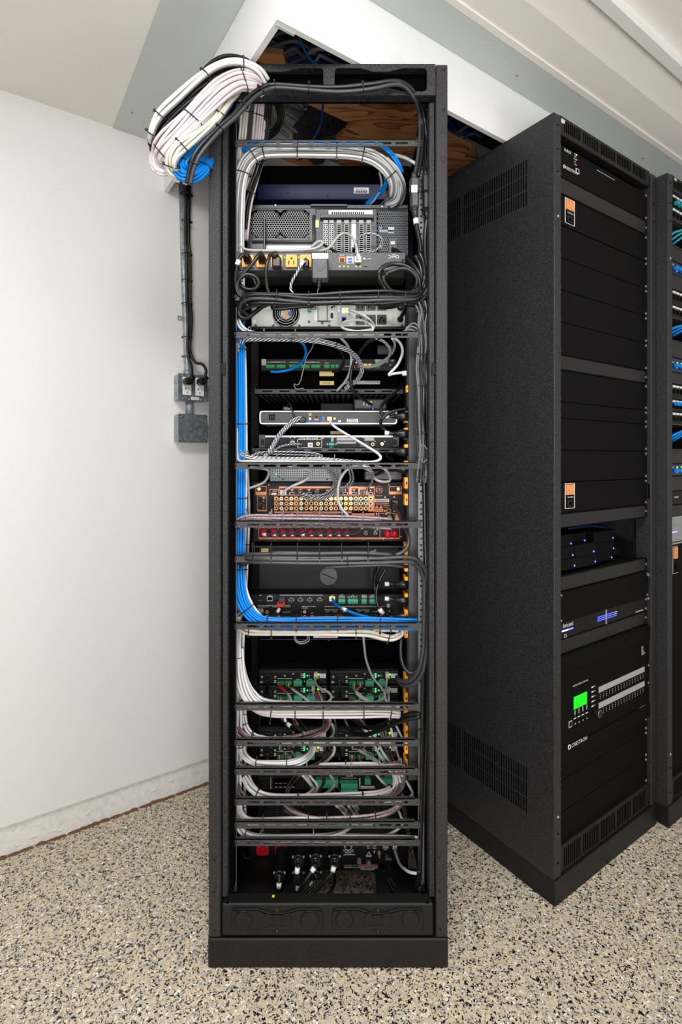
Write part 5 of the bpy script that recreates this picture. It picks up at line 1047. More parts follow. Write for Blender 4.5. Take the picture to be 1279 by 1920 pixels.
bundle('coil of black cord hanging at the right end of the power controller', [(780, 478, 1.272), (792, 500, 1.27), (797, 525, 1.27), (790, 545, 1.272), (770, 552, 1.274), (740, 548, 1.27), (722, 535, 1.265), (713, 522, 1.26), (720, 508, 1.257), (742, 501, 1.255), (765, 505, 1.256), (783, 520, 1.26), (786, 540, 1.265), (778, 553, 1.275)], 2, 1, .0055, 'rubber', [.62], name='cord_coil', wob=.8)
bundle('coil of black cord hanging at the left under the orange outlets', [(462, 552, 1.275), (449, 540, 1.268), (449, 526, 1.262), (462, 515, 1.26), (480, 518, 1.262), (487, 530, 1.266), (478, 542, 1.27), (460, 541, 1.272), (450, 530, 1.274), (458, 519, 1.272), (474, 522, 1.275), (480, 534, 1.28)], 1, 1, .0052, 'rubber', [.2], name='cord_coil')
# plugs in the orange outlets and their cords
def pcord(label, px, pts, ang=0, m='plastic', white=None):
    t = thing('power_lead', label, 'power cord', P(px, 498, 1.29))
    ob('plug', MB().lathe(P(px, 491, 1.30), (0, -1, .28), [(-.002, .0105), (.012, .0108), (.018, .0095), (.024, .0085), (.034, .0062), (.0345, 0)], 12), m, t)
    ob('cord', MB().tube(spline(pth(pts), 6), .0046, 8), 'rubber', t)
    if white: sleeve(t, P(*white[0]), P(*white[1]), .0058)
    return t
pcord('power cord in the leftmost orange outlet with a white sleeve', 466, [(466, 482, 1.268), (458, 477, 1.262), (449, 487, 1.258), (444, 505, 1.258), (442, 530, 1.262), (448, 552, 1.27), (470, 560, 1.28)], white=((448.3, 488, 1.258), (444.6, 497, 1.258)))
pcord('power cord in the second orange outlet from the left', 493, [(493, 482, 1.268), (486, 478, 1.26), (476, 492, 1.256), (462, 507, 1.256), (450, 520, 1.26), (445, 540, 1.265), (460, 556, 1.275), (500, 562, 1.285)])
pcord('power cord in the third orange outlet from the left', 519.5, [(517, 482, 1.268), (508, 478, 1.26), (502, 492, 1.254), (499, 515, 1.254), (503, 545, 1.26), (515, 560, 1.268), (545, 567, 1.275), (600, 566, 1.28)])
bx(thing('flat_plug', 'big square black plug over the third orange outlet', 'plug', P(519, 500, 1.28)), 'plug_body', (510.5, 480, 527, 500), 1.268, .025, 'plastic', .003)
t = thing('power_lead', 'power cord in the orange outlet next to the wall wart with white sleeve', 'power cord', P(573, 498, 1.285))
bx(t, 'plug', (567, 485, 580, 500), 1.28, .02, 'plastic', .003); ob('cord', MB().tube(spline(pth([(573, 490, 1.275), (566, 494, 1.268), (558, 510, 1.26), (548, 528, 1.258), (546, 543, 1.26), (556, 557, 1.268), (580, 562, 1.275), (640, 559, 1.28)]), 6), .0033, 8), 'c_bw', t); sleeve(t, P(569, 489, 1.27), P(564.5, 497.5, 1.266), .0046)
cab('thin black lead from the wall wart into the black cable bundle', [(598, 540, 1.27), (596, 550, 1.268), (604, 559, 1.27), (630, 562, 1.275), (680, 560, 1.28)], .0028, 'rubber')
# --- the black bundle below the orange outlets
bundle('thick black power cord bundle tied across above the round fan', [(462, 600, 1.33), (449, 590, 1.31), (446, 577, 1.295), (456, 564, 1.28), (475, 557, 1.268), (520, 556, 1.263), (580, 559, 1.262), (650, 557, 1.262), (720, 556, 1.263), (765, 558, 1.266), (785, 555, 1.27), (797, 540, 1.275), (800, 515, 1.28)], 3, 2, .0045, ['rubber', 'rubber_grey', 'rubber'], [.3, .42, .5, .58, .66, .74], name='cord_bundle', wob=.7)
bundle('lower layer of black cords sagging just above the round fan', [(448, 585, 1.315), (462, 572, 1.29), (500, 567, 1.275), (560, 569, 1.27), (640, 567.5, 1.27), (710, 568, 1.27), (770, 563, 1.27), (792, 556, 1.275)], 1, 2, .0048, ['rubber', 'rubber_grey'], [.35, .55, .7], name='cord_bundle', wob=.6)
cab('black cord loop dropping left of the round fan', [(447, 570, 1.29), (450, 592, 1.3), (462, 597, 1.3), (478, 586, 1.295), (495, 573, 1.285), (512, 568, 1.28)], .0058, 'rubber')
cab('black cord loop bulging left over the round fan', [(560, 566, 1.3), (525, 570, 1.3), (512, 575, 1.3), (520, 579, 1.3), (560, 575, 1.3), (590, 573, 1.3)], .0055, 'rubber')
cab('black cord end looped over the upper black sockets', [(720, 571, 1.37), (745, 566, 1.35), (744, 574, 1.35), (725, 577, 1.37), (712, 576, 1.38)], .0045, 'rubber')
cab('black cord running down into the round breaker', [(762, 566, 1.33), (760, 580, 1.36), (754, 592, 1.39), (751, 599, 1.4)], .0055, 'rubber')
# --- thin cords down the right, thick ones lower
bundle('thin black and grey cords tied in a vertical run by the orange strip', [(788, 566, 1.276), (793, 585, 1.276), (791, 610, 1.274), (793, 640, 1.274), (791, 690, 1.274), (793, 730, 1.274), (792, 790, 1.274), (794, 850, 1.274), (793, 880, 1.276), (792, 905, 1.28)], 6, 2, .0021, ['c_dgrey', 'rubber_grey', 'rubber', 'c_dgrey', 'rubber'], [.12, .4, .55, .72, .84, .95], tm='tie', name='cord_drop', wob=1.3, wire=.0016)
for k, (x, y) in enumerate(((771, 612), (767, 618), (775, 606))): cab(('upper', 'lower', 'middle')[k] + ' thin cord arching from the lacing bar end to the vertical run', [(x - 14, y + 10, 1.285), (x, y, 1.28), (784, y + 6, 1.276), (790, 628, 1.274)], .002, 'c_dgrey')
for k, x in enumerate((788, 803)): cab('thin slack cord loop bowing ' + ('left' if k == 0 else 'right') + ' of the vertical run', [(793, 832, 1.27), (x, 845, 1.268), (x + (-1 if k == 0 else 3), 856, 1.268), (794, 868, 1.27)], .0016, 'c_dgrey')
bundle('two thick black cords running down the right side to the bottom', [(796, 880, 1.28), (797, 950, 1.28), (797, 1020, 1.278), (798, 1060, 1.276), (798, 1120, 1.278), (796, 1200, 1.28), (794, 1300, 1.28), (792, 1400, 1.282), (790, 1480, 1.285), (789, 1560, 1.285), (788, 1640, 1.285), (784, 1664, 1.29), (768, 1678, 1.3), (740, 1672, 1.33), (729, 1655, 1.38), (726, 1636, 1.42)], 1, 1, .0058, ['rubber'], [.3, .45], name='cord_drop', wob=.2)
bundle('second thick black cord along the far right post down to the floor', [(803, 900, 1.29), (803, 1000, 1.288), (803, 1100, 1.288), (801, 1300, 1.29), (798, 1450, 1.292), (795, 1560, 1.294), (794, 1640, 1.294), (786, 1670, 1.29), (778, 1690, 1.28)], 1, 2, .0055, ['rubber', 'black'], [], name='cord_drop', wob=.3)
for y in (933, 1020, 1076, 1125, 1186, 1245, 1380, 1478, 1555, 1618): ob('cable_tie', MB().tube([P(790, y, 1.268), P(796, y + .5, 1.266), P(806, y, 1.268), P(809, y, 1.29)], .0016, 5).box(P(790, y, 1.268).x - .003, P(790, y, 1.268).x + .003, 1.264, 1.272, P(790, y, 1.268).z - .003, P(790, y, 1.268).z + .003, 0, .001), 'tie', bpy.data.objects.get('cord_drop.003') or None) if False else None
# --- white loop of network cable at the battery backup
cab('white network cable looping in front of the black sockets of the battery backup', [(655, 581, 1.41), (675, 588, 1.37), (695, 600, 1.34), (702, 612, 1.33), (695, 618, 1.325), (670, 621, 1.32), (648, 617, 1.325), (640, 610, 1.33), (650, 602, 1.335), (675, 600, 1.335), (692, 606, 1.325), (700, 616, 1.315), (690, 623, 1.305), (640, 625, 1.29), (540, 627, 1.288), (470, 628, 1.29)], .0033, 'c_white')
bundle('white cables curving in at the left below the black cord loop', [(446, 585, 1.32), (448, 603, 1.31), (458, 617, 1.298), (480, 625, 1.29), (540, 627, 1.288), (640, 627, 1.288), (720, 627, 1.288)], 2, 2, .003, ['c_white', 'c_grey'], [.42, .58, .7], ext=(.004, .004), wob=.4, tm='tie_grey')
# --- cables round the control unit
bundle('black and white striped cables sweeping from the left rail to the control unit', [(444, 660, 1.315), (447, 646, 1.3), (458, 637, 1.29), (480, 634, 1.286), (560, 635, 1.286), (610, 641, 1.3), (645, 653, 1.33), (665, 666, 1.37), (678, 684, 1.4), (679, 700, 1.4), (668, 716, 1.42), (648, 730, 1.44)], 2, 2, .0026, ['c_bw'], [.35, .5], wob=.4)
cab('blue cable curving down to the left green terminals', [(552, 636, 1.3), (568, 644, 1.35), (574, 660, 1.4), (568, 678, 1.44), (550, 691, 1.465), (525, 697, 1.475), (508, 697, 1.48)], .0036, 'c_blue')
cab('thin black and white twisted wire hanging to the vented shelf', [(588, 640, 1.31), (586, 652, 1.36), (576, 668, 1.4), (570, 690, 1.43), (564, 714, 1.44), (558, 722, 1.44), (552, 720, 1.45), (556, 729, 1.45), (570, 728, 1.45)], .0013, 'c_bw')
cab('black cable curving down to the middle green terminals', [(600, 636, 1.31), (628, 646, 1.36), (643, 664, 1.41), (644, 682, 1.44), (636, 695, 1.46), (624, 697, 1.47)], .0036, 'rubber')
cab('grey network cable hanging from the bar past the control unit to the shelf', [(640, 634, 1.3), (652, 648, 1.35), (659, 668, 1.39), (657, 695, 1.41), (648, 715, 1.43), (632, 733, 1.45)], .0036, 'c_grey')
c_ = cab('black cable arching down the front of the control unit to the router', [(712, 634, 1.3), (690, 642, 1.34), (674, 662, 1.38), (662, 685, 1.4), (658, 712, 1.41), (664, 733, 1.42), (680, 748, 1.44), (698, 759, 1.455)], .0042, 'rubber')
cab('white network cable looping down to the amber ports of the control unit', [(706, 634, 1.3), (722, 642, 1.34), (732, 656, 1.38), (728, 672, 1.42), (712, 684, 1.46), (690, 689, 1.485), (683, 687, 1.49)], .0036, 'c_grey')
cab('second white network cable looping to the right amber port', [(736, 634, 1.31), (741, 646, 1.34), (736, 662, 1.4), (718, 677, 1.45), (698, 686, 1.485)], .0033, 'c_grey')
w_ = cab('white network cable curving to a clear plug in the power strip', [(740, 633, 1.29), (752, 645, 1.31), (755, 662, 1.33), (746, 684, 1.345), (730, 702, 1.35), (737, 701, 1.352), (752, 699, 1.352), (760, 699, 1.352)], .0037, 'c_white'); bx(w_, 'clear_plug', (755, 695, 766, 704), 1.346, .012, 'clear', .001)
cab('grey power cable from the shelf down to the upper plug of the strip', [(756, 718, 1.42), (748, 730, 1.4), (728, 747, 1.38), (716, 762, 1.36), (716, 775, 1.35), (724, 781, 1.345)], .0042, 'rubber')
# --- plugs into the side outlets of the strip
def side_plug(label, py, Y, ang=0, wl=True, tail=None, m='rubber'):
    t = thing('side_plug', label, 'power plug', P(745, py + 6, Y)); k = Y / F
    c = lambda px, d=0: P(px, py + d, Y)
    ob('plug_body', MB().tube([c(765), c(756), c(750, ang * .3), c(744, ang * .6), c(740, ang)], [.013, .0125, .0105, .0065, .005], 10), m, t)
    for i in range(3): ob('relief_rib', MB().ring(c(742.5 - i * 3, ang * (1 + i * .3)), (1, 0, 0), .0055 - i * .0004, .0011, 12, 5), m, t)
    ob('cord', MB().tube(spline([c(742, ang), c(733, ang * 2)] + pth(tail or [(724, py + ang * 3, Y), (716, py + ang * 4, Y + .03)]), 6), .0042, 8), m, t)
    if wl: sleeve(t, c(730, ang * 2.1), c(722, ang * 2.6), .0056)
side_plug('grey plug with white sleeve in the topmost clear orange outlet, level with the media box', 781, 1.34, -.2, True, [(722, 780, 1.345), (716, 774, 1.36)])
side_plug('grey ribbed plug with white sleeve in the second orange outlet of the strip', 814, 1.34, -.8, True, [(722, 806, 1.345), (715, 797, 1.34), (717, 785, 1.33), (735, 772, 1.33), (765, 766, 1.335)])
side_plug('grey ribbed plug in the third orange outlet beside the disc player', 847, 1.345, -.2, False, [(726, 849, 1.35), (727, 856, 1.37), (738, 862, 1.4)])
side_plug('grey plug in the outlet half hidden by the lacing bar under the disc player', 879, 1.345, -.6, False, [(720, 884, 1.37), (700, 892, 1.42)])
side_plug('black plug with a white sleeve beside the round capped amplifier', 1095, 1.345, 0, True, [(712, 1094, 1.36), (704, 1088, 1.39)])
side_plug('flat black plug with a white sleeve beside the green terminals of the processor', 1126, 1.345, -1.5, True, [(713, 1116, 1.36), (706, 1112, 1.4)])
side_plug('black plug beside the thumb knob of the processor', 1156, 1.35, 0, False, [(728, 1152, 1.36), (719, 1144, 1.36), (709, 1134, 1.365), (706, 1110, 1.37), (714, 1085, 1.375), (725, 1065, 1.38)])
sl = ob('label_sleeve', MB().tube([P(712, 1142, 1.357), P(719, 1151, 1.357)], .0062, 10), 'sleeve', None, 'white cable label wrapped on the black cord below the processor terminals', 'label')
cab('black cord hanging under the grey black bundle to the flat plug', [(712, 1062, 1.36), (704, 1082, 1.37), (703, 1100, 1.375), (708, 1118, 1.37)], .0048, 'rubber'); cab('short grey cord bending out of the grey black bundle', [(699, 1060, 1.38), (697, 1072, 1.39), (700, 1086, 1.4)], .0042, 'rubber_grey')
# --- media box and disc player leads
bundle('black and white striped leads rising from the lacing bar to the media box', [(475, 866, 1.31), (492, 860, 1.32), (508, 842, 1.35), (522, 818, 1.38), (540, 798, 1.4), (556, 786, 1.405), (566, 784, 1.41)], 2, 2, .0026, 'c_bw', [.25], wob=.2)
bx(thing('video_plug', 'pair of black plugs on the media box above the striped leads', 'plug', P(568, 792, 1.41)), 'plug_body', (562, 782, 574, 792), 1.405, .014, 'plastic', .002)
cab('black antenna lead with a fat coil above the media box', [(538, 764, 1.43), (543, 756, 1.42), (548, 768, 1.41), (552, 780, 1.405), (553, 786, 1.41)], .0022, 'rubber')
ob('cord_grommet', MB().lathe(P(532, 767, 1.43), (1, 0, 0), [(-.001, 0), (0, .0085), (.006, .009), (.012, .0085), (.0125, .006), (.02, .0055), (.0201, 0)], 14), 'plastic', None, 'round black cord reel sitting on the media box', 'reel')
cab('white network cable from the media box curving down to the lacing bar', [(618, 789, 1.41), (628, 800, 1.39), (655, 817, 1.36), (690, 838, 1.33), (710, 851, 1.31), (714, 860, 1.3), (700, 866, 1.295), (660, 867, 1.292), (560, 866, 1.292), (470, 865, 1.3), (450, 864, 1.305), (445, 850, 1.31), (445, 800, 1.315)], .0036, 'c_white')
bundle('striped cables running behind the white cable on the bar under the disc player', [(444, 832, 1.325), (452, 848, 1.32), (470, 858, 1.312), (520, 861, 1.31), (600, 861, 1.312), (650, 864, 1.315), (690, 868, 1.32)], 2, 3, .0026, ['c_bw', 'c_white', 'c_bw', 'c_grey'], [.3, .5, .62, .75], wob=.6, ext=(.006, 0), tm='tie_grey')
bundle('striped cable loops under the disc player shelf', [(465, 858, 1.34), (490, 850, 1.36), (540, 849, 1.37), (590, 851, 1.36), (604, 857, 1.345), (590, 861, 1.34)], 1, 2, .0028, 'c_bw', [], wob=1)
cab('striped lead from the disc player port down to the bar', [(566, 833, 1.44), (548, 833, 1.42), (525, 838, 1.39), (505, 852, 1.35), (492, 860, 1.33)], .0028, 'c_bw')
cab('black ring of cord at the power inlet of the disc player', [(520, 822, 1.44), (510, 826, 1.42), (508, 834, 1.42), (516, 840, 1.43)], .0022, 'rubber')
# --- cables around the copper receiver
cab('white network cable hooking into the copper receiver network port', [(540, 876, 1.31), (575, 879, 1.34), (584, 888, 1.38), (574, 900, 1.41), (550, 911, 1.43), (535, 920, 1.445), (532, 926, 1.45)], .0036, 'c_white')
cab('grey cable hooking back left of the perforated unit', [(470, 876, 1.31), (500, 880, 1.34), (504, 890, 1.36), (494, 905, 1.37), (466, 916, 1.36), (452, 920, 1.35)], .0036, 'c_grey')
bundle('striped video cables bunched in front of the copper receiver', [(608, 876, 1.32), (624, 886, 1.36), (632, 900, 1.39), (630, 915, 1.41), (612, 930, 1.425), (590, 933, 1.43), (566, 928, 1.445)], 3, 2, .0026, 'c_bw', [], wob=.9)
bundle('striped video cables rising right of the bunch over the receiver', [(655, 872, 1.33), (660, 888, 1.37), (658, 904, 1.4), (640, 918, 1.43), (618, 926, 1.44)], 2, 1, .0026, 'c_bw', [], wob=1)
cab('striped video cable plugged into the copper receiver right of centre', [(690, 872, 1.32), (700, 888, 1.35), (698, 904, 1.4), (688, 918, 1.44), (681, 926, 1.45)], .003, 'c_bw')
for k, x in enumerate((564, 595, 681)): bx(thing('video_plug', ('left', 'middle', 'right')[k] + ' black video plug pushed into the top row of the copper receiver', 'plug', P(x, 927, 1.455)), 'plug_body', (x - 5, 919, x + 5, 927), 1.455, .013, 'plastic', .001)
cab('long white cable looping in front of the copper receiver jacks', [(690, 876, 1.32), (672, 872, 1.32), (652, 880, 1.34), (638, 900, 1.36), (634, 925, 1.37), (638, 948, 1.36), (652, 966, 1.33), (664, 975, 1.31)], .0037, 'c_white')
cab('pale cable loop hanging in front of the power brick', [(680, 876, 1.33), (696, 884, 1.36), (704, 898, 1.38), (716, 903, 1.38), (730, 902, 1.38), (732, 893, 1.37), (722, 880, 1.34), (706, 874, 1.32)], .0036, 'c_pink')
cab('black power cord of the copper receiver hanging right to the black bundle', [(740, 946, 1.44), (748, 962, 1.38), (757, 985, 1.32), (766, 1005, 1.29), (766, 1022, 1.275), (757, 1034, 1.27), (742, 1041, 1.27)], .0052, 'rubber_grey')
bundle('mauve speaker cables tied along the bar across the copper receiver', [(444, 990, 1.31), (450, 979, 1.295), (470, 972, 1.288), (520, 973, 1.286), (600, 975, 1.286), (680, 978, 1.287), (735, 982, 1.29)], 4, 2, .0033, ['c_mauve', 'c_maroon', 'c_mauve'], [.32, .48, .55, .6, .68, .76, .84, .92], wob=.6, ext=(.008, 0), tm='tie_grey')
for i, x in enumerate(red_x):
    t = cab('maroon speaker cable at red post number ' + ('one two three four five six seven eight nine ten'.split()[i]) + ' from the left of the receiver', [(x + 1, 1002, 1.435), (x + 12, 1002, 1.42), (x + 28, 996, 1.39), (x + 46, 984, 1.32)], .0034, 'c_maroon'); sleeve(t, P(x - 2, 1002.5, 1.438), P(x + 6, 1002.5, 1.43), .0043)
# --- grey black bundle below
bundle('thick grey black power cords tied across below the copper receiver', [(452, 1045, 1.29), (470, 1042.5, 1.27), (520, 1043, 1.262), (600, 1043, 1.262), (680, 1041, 1.262), (735, 1043, 1.264)], 2, 1, .0051, ['rubber_grey'], [.25, .38, .5, .6, .72, .85], name='cord_bundle', wob=.3, ext=(.022, 0))
bundle('thick grey black cords that turn down at the right end of the bundle', [(449, 1062, 1.32), (450, 1058, 1.3), (465, 1051, 1.275), (500, 1052, 1.262), (600, 1053, 1.26), (700, 1051, 1.26), (765, 1049, 1.262), (785, 1058, 1.266), (796, 1076, 1.27), (799, 1100, 1.274), (798, 1200, 1.276), (796, 1230, 1.276), (788, 1262, 1.278), (772, 1280, 1.29), (752, 1280, 1.32), (746, 1272, 1.35)], 2, 1, .0051, ['rubber_grey'], [.12, .3, .45], name='cord_bundle', wob=.2)
cab('grey cord rising along the top of the grey black bundle to a cut end', [(505, 1040, 1.27), (520, 1036, 1.265), (600, 1037, 1.262), (690, 1036, 1.262), (706, 1031, 1.262)], .0042, 'rubber_grey')
cab('grey cord running below the grey black bundle into an orange outlet', [(608, 1063, 1.27), (640, 1062, 1.265), (720, 1059, 1.262), (755, 1062, 1.27), (764, 1062, 1.3)], .0048, 'rubber_grey')
cab('black cord loop hanging right of the gap above the amplifiers', [(753, 1195, 1.31), (752, 1225, 1.3), (758, 1250, 1.29), (772, 1262, 1.283), (786, 1250, 1.28), (794, 1225, 1.278)], .005, 'rubber')
# --- left vertical bundles: blue and white
bundle('bright blue network cables running down the left side then along the bar under the processor', [(448, 560, 1.33), (449, 640, 1.322), (450, 740, 1.318), (450, 850, 1.318), (449, 950, 1.316), (448, 1040, 1.312), (449, 1090, 1.308), (455, 1125, 1.302), (470, 1150, 1.296), (492, 1164, 1.293), (530, 1168, 1.292), (620, 1168, 1.292), (700, 1168, 1.292), (782, 1171, 1.292)], 5, 2, .0031, ['c_blue'], [.09, .2, .3, .43, .6, .72, .8, .87, .94], ext=(.004, .006), wob=.25)
bundle('white cables running down the left side behind the blue ones', [(458, 650, 1.34), (459, 720, 1.335), (460, 850, 1.335), (459, 950, 1.33), (456, 1040, 1.325), (458, 1085, 1.318), (466, 1120, 1.31), (484, 1150, 1.302), (505, 1162, 1.296), (560, 1162, 1.296), (640, 1161, 1.296), (780, 1165, 1.296)], 2, 2, .0033, ['c_white', 'c_pink'], [.3], wob=.3)
bundle('grey and maroon cables hugging the left rail down the lower half', [(464, 880, 1.36), (465, 960, 1.36), (462, 1050, 1.35), (459, 1120, 1.34), (448, 1180, 1.325), (446, 1260, 1.32), (446, 1320, 1.318)], 2, 2, .003, ['c_grey', 'c_maroon', 'c_white'], [.3, .6], wob=.5)
t = cab('blue network cable with a white sleeve entering the processor', [(624, 1123, 1.415), (630, 1133, 1.39), (645, 1142, 1.36), (670, 1152, 1.33), (700, 1159, 1.305), (716, 1161, 1.298)], .0037, 'c_blue'); sleeve(t, P(643, 1140.5, 1.364), P(650.5, 1144.5, 1.353), .0048)
cab('short blue cable end poking below the right end of the blue bar', [(768, 1176, 1.3), (776, 1178, 1.298), (783, 1182, 1.296)], .0033, 'c_blue')
bundle('thick cream cables tied under the blue bar', [(446, 1150, 1.325), (448, 1170, 1.31), (462, 1181, 1.298), (490, 1185, 1.293), (560, 1186.5, 1.292), (640, 1186, 1.292), (690, 1186, 1.293), (722, 1194, 1.297), (738, 1196, 1.3), (752, 1188, 1.303), (748, 1180, 1.304), (728, 1179, 1.303), (700, 1182, 1.3)], 2, 2, .0042, ['c_cream'], [.2, .28, .46, .62, .82], ext=(.012, 0), wob=.4)
cab('thin grey cable hanging from the cream bundle in the black gap', [(682, 1190, 1.32), (684, 1215, 1.36), (688, 1240, 1.4), (700, 1270, 1.43), (718, 1292, 1.44), (722, 1306, 1.43), (712, 1314, 1.4), (690, 1317, 1.36), (640, 1317, 1.33)], .0032, 'c_grey')
bundle('loop of thin grey wire hanging under the cream bundle', [(553, 1190, 1.3), (556, 1202, 1.3), (567, 1205, 1.3), (578, 1200, 1.3), (578, 1190, 1.3)], 2, 1, .0017, 'c_dgrey', [], wob=.5)
# --- white bundle down the left lower half and the six horizontal runs
LW = ['c_white', 'c_pink', 'c_white', 'c_cream']; LM = ['c_maroon', 'c_mauve', 'c_maroon']
bundle('white cables going down the left side below the blue ones', [(449, 1150, 1.335), (447, 1220, 1.325), (448, 1300, 1.32), (447, 1400, 1.32), (446, 1480, 1.32), (448, 1540, 1.31), (462, 1562, 1.3), (500, 1570, 1.293), (600, 1571, 1.292), (740, 1573, 1.292), (787, 1575, 1.292)], 3, 2, .0032, LW, [.12, .3, .42, .6], wob=.5, name='cable_drop')
bundle('pale cables filling the left side beside the lower rail', [(455, 1165, 1.345), (453, 1240, 1.34), (456, 1320, 1.335), (455, 1400, 1.335), (453, 1470, 1.335), (455, 1530, 1.33), (466, 1556, 1.32)], 3, 1, .0034, ['c_white', 'c_grey', 'c_cream'], [.25, .55, .8], wob=.6, name='cable_drop')
cab('white cable rising right of the lowest bars', [(640, 1572, 1.3), (700, 1571, 1.3), (735, 1562, 1.32), (756, 1545, 1.35), (752, 1530, 1.37), (748, 1520, 1.38)], .0034, 'c_white')
bundle('thick white bundle tied along under the bar below the upper amplifiers', [(449, 1215, 1.33), (451, 1260, 1.318), (460, 1295, 1.305), (478, 1320, 1.297), (510, 1333, 1.292), (580, 1335, 1.291), (660, 1334, 1.292), (720, 1333, 1.296), (750, 1336, 1.305)], 4, 3, .0033, LW, [.5, .6, .68, .8, .93], ext=(0, .012), wob=.4)
bundle('white cable fan curving from the left side onto the bar below the upper amplifiers', [(446, 1130, 1.35), (448, 1180, 1.35), (453, 1230, 1.348), (461, 1272, 1.34), (476, 1300, 1.32), (500, 1317, 1.305), (560, 1322, 1.3), (660, 1322, 1.3), (742, 1322, 1.305)], 3, 2, .003, ['c_white', 'c_grey'], [.2], wob=.6)
bundle('maroon cables looping from the upper amplifiers down onto the second bar', [(444, 1355, 1.325), (450, 1372, 1.31), (468, 1384, 1.298), (510, 1386, 1.292), (560, 1383, 1.295), (600, 1372, 1.32), (615, 1358, 1.35), (613, 1338, 1.38), (602, 1318, 1.42), (594, 1300, 1.45)], 3, 2, .003, LM, [.25, .38, .48], ext=(.006, 0), wob=.7)
bundle('white and dark cables dropping into the second bar from the left', [(458, 1340, 1.33), (462, 1360, 1.325), (474, 1376, 1.315), (500, 1384, 1.305), (560, 1390, 1.3), (640, 1391, 1.3), (740, 1391, 1.3)], 2, 2, .003, ['c_white', 'rubber', 'c_white', 'c_pink'], [.15], wob=.6)
bundle('white cables swooping along the third bar', [(453, 1400, 1.33), (459, 1416, 1.315), (475, 1429, 1.302), (500, 1433, 1.296), (545, 1432, 1.295), (570, 1422, 1.31), (584, 1408, 1.34), (588, 1395, 1.36)], 3, 2, .0032, LW, [.35, .55], ext=(.008, 0), wob=.5)
bundle('mauve cables along the top of the third bar', [(445, 1425, 1.322), (452, 1437, 1.306), (475, 1443, 1.294), (560, 1443, 1.288), (660, 1441, 1.288), (720, 1438, 1.292), (748, 1434, 1.305), (758, 1438, 1.32), (752, 1446, 1.33)], 3, 2, .003, ['c_mauve', 'c_maroon', 'c_mauve', 'c_white'], [.4, .52, .62, .75], ext=(.006, .003), wob=.6, tm='tie_grey')
bundle('white cables lying on the third bar towards the right', [(600, 1438, 1.305), (640, 1437, 1.3), (700, 1436, 1.3), (735, 1442, 1.31), (746, 1460, 1.33), (742, 1478, 1.335), (720, 1490, 1.32), (690, 1495, 1.305), (620, 1497, 1.3), (560, 1497, 1.3), (500, 1494, 1.305), (472, 1478, 1.315), (458, 1455, 1.325)], 3, 2, .0033, LW, [.1, .45, .6, .75, .88], ext=(.006, 0), wob=.6, name='cable_loop')
bundle('maroon cables looping right of the stacked green terminals onto the fourth bar', [(444, 1465, 1.325), (452, 1485, 1.31), (470, 1500, 1.298), (520, 1502, 1.29), (620, 1502, 1.29), (690, 1500, 1.292), (725, 1496, 1.3), (748, 1480, 1.32), (757, 1458, 1.335), (752, 1440, 1.345)], 2, 2, .0031, LM, [.2, .4, .62], wob=.6, name='cable_loop')
bundle('white cables along the fifth bar', [(449, 1505, 1.325), (454, 1524, 1.31), (470, 1538, 1.298), (510, 1541, 1.292), (570, 1539, 1.29), (620, 1541, 1.292), (700, 1543, 1.296)], 3, 2, .0032, LW, [.45, .7], ext=(.006, 0), wob=.5)
bundle('mauve cables crossing onto the fifth bar and looping up at the right', [(535, 1512, 1.33), (555, 1524, 1.31), (590, 1536, 1.295), (640, 1537, 1.29), (690, 1534, 1.292), (728, 1524, 1.305), (750, 1508, 1.33), (756, 1490, 1.35)], 3, 2, .003, ['c_mauve', 'c_maroon', 'c_mauve'], [.38, .48, .62], ext=(.008, 0), wob=.6)
bundle('clear grey jacketed cables along the sixth bar', [(458, 1552, 1.325), (470, 1564, 1.31), (492, 1570, 1.298), (540, 1568, 1.292), (610, 1566, 1.292), (640, 1560, 1.3), (660, 1548, 1.33)], 1, 2, .0042, ['c_grey', 'c_dgrey'], [.35, .62], ext=(.01, 0), wob=.3, tm='tie_grey')
bundle('mauve cables tucked in at the left ends of the lowest bars', [(445, 1520, 1.33), (446, 1545, 1.318), (452, 1562, 1.308), (470, 1576, 1.3), (510, 1580, 1.295)], 2, 1, .003, ['c_mauve', 'c_maroon'], [], wob=.5)
bundle('maroon cables at the left edge beside the upper white fan', [(444, 1290, 1.33), (448, 1310, 1.32), (462, 1318, 1.31), (490, 1322, 1.305)], 2, 1, .003, LM, [], wob=.4)
# --- leads from the amplifiers: coloured conductors, white jackets, grey network cables
def lead(label, ax, ay, pts, cols, jm='c_white', r=.0036, sl=None):
    """a jacketed cable whose bare conductors fan out into a terminal block"""
    t = thing('speaker_lead', label, 'speaker cable', P(*pts[-1])); j = P(*pts[0])
    for i, c in enumerate(cols):
        a = P(ax + (i - (len(cols) - 1) / 2) * 3, ay, 1.505); ob('conductor', MB().tube(spline([a, a + Vector((0, -.01, -.006)), (a + j) / 2 + Vector((R() * .004 - .002, -.006, -.002)), j], 4), .0019, 6), c, t)
    ob('jacket', MB().tube(spline(pth(pts), 6), r, 8), jm, t)
    if sl: sleeve(t, P(*sl[0]), P(*sl[1]), r * 1.2)
G_, R_, W_, K_ = 'c_green', 'c_red', 'c_white', 'black'
lead('white cable with a red conductor at the topmost left amplifier', 527, 1281, [(540, 1300, 1.48), (546, 1312, 1.44), (552, 1330, 1.36)], [R_, R_])
lead('white cable with red and white conductors sloping right from the topmost left amplifier', 542, 1281, [(547, 1291, 1.48), (565, 1304, 1.44), (582, 1318, 1.38), (594, 1332, 1.32)], [G_, W_, R_])
lead('green white and red wired cable at the second left amplifier', 527, 1309, [(527, 1319, 1.48), (530, 1335, 1.42), (536, 1352, 1.38)], [G_, W_, R_], 'c_white')
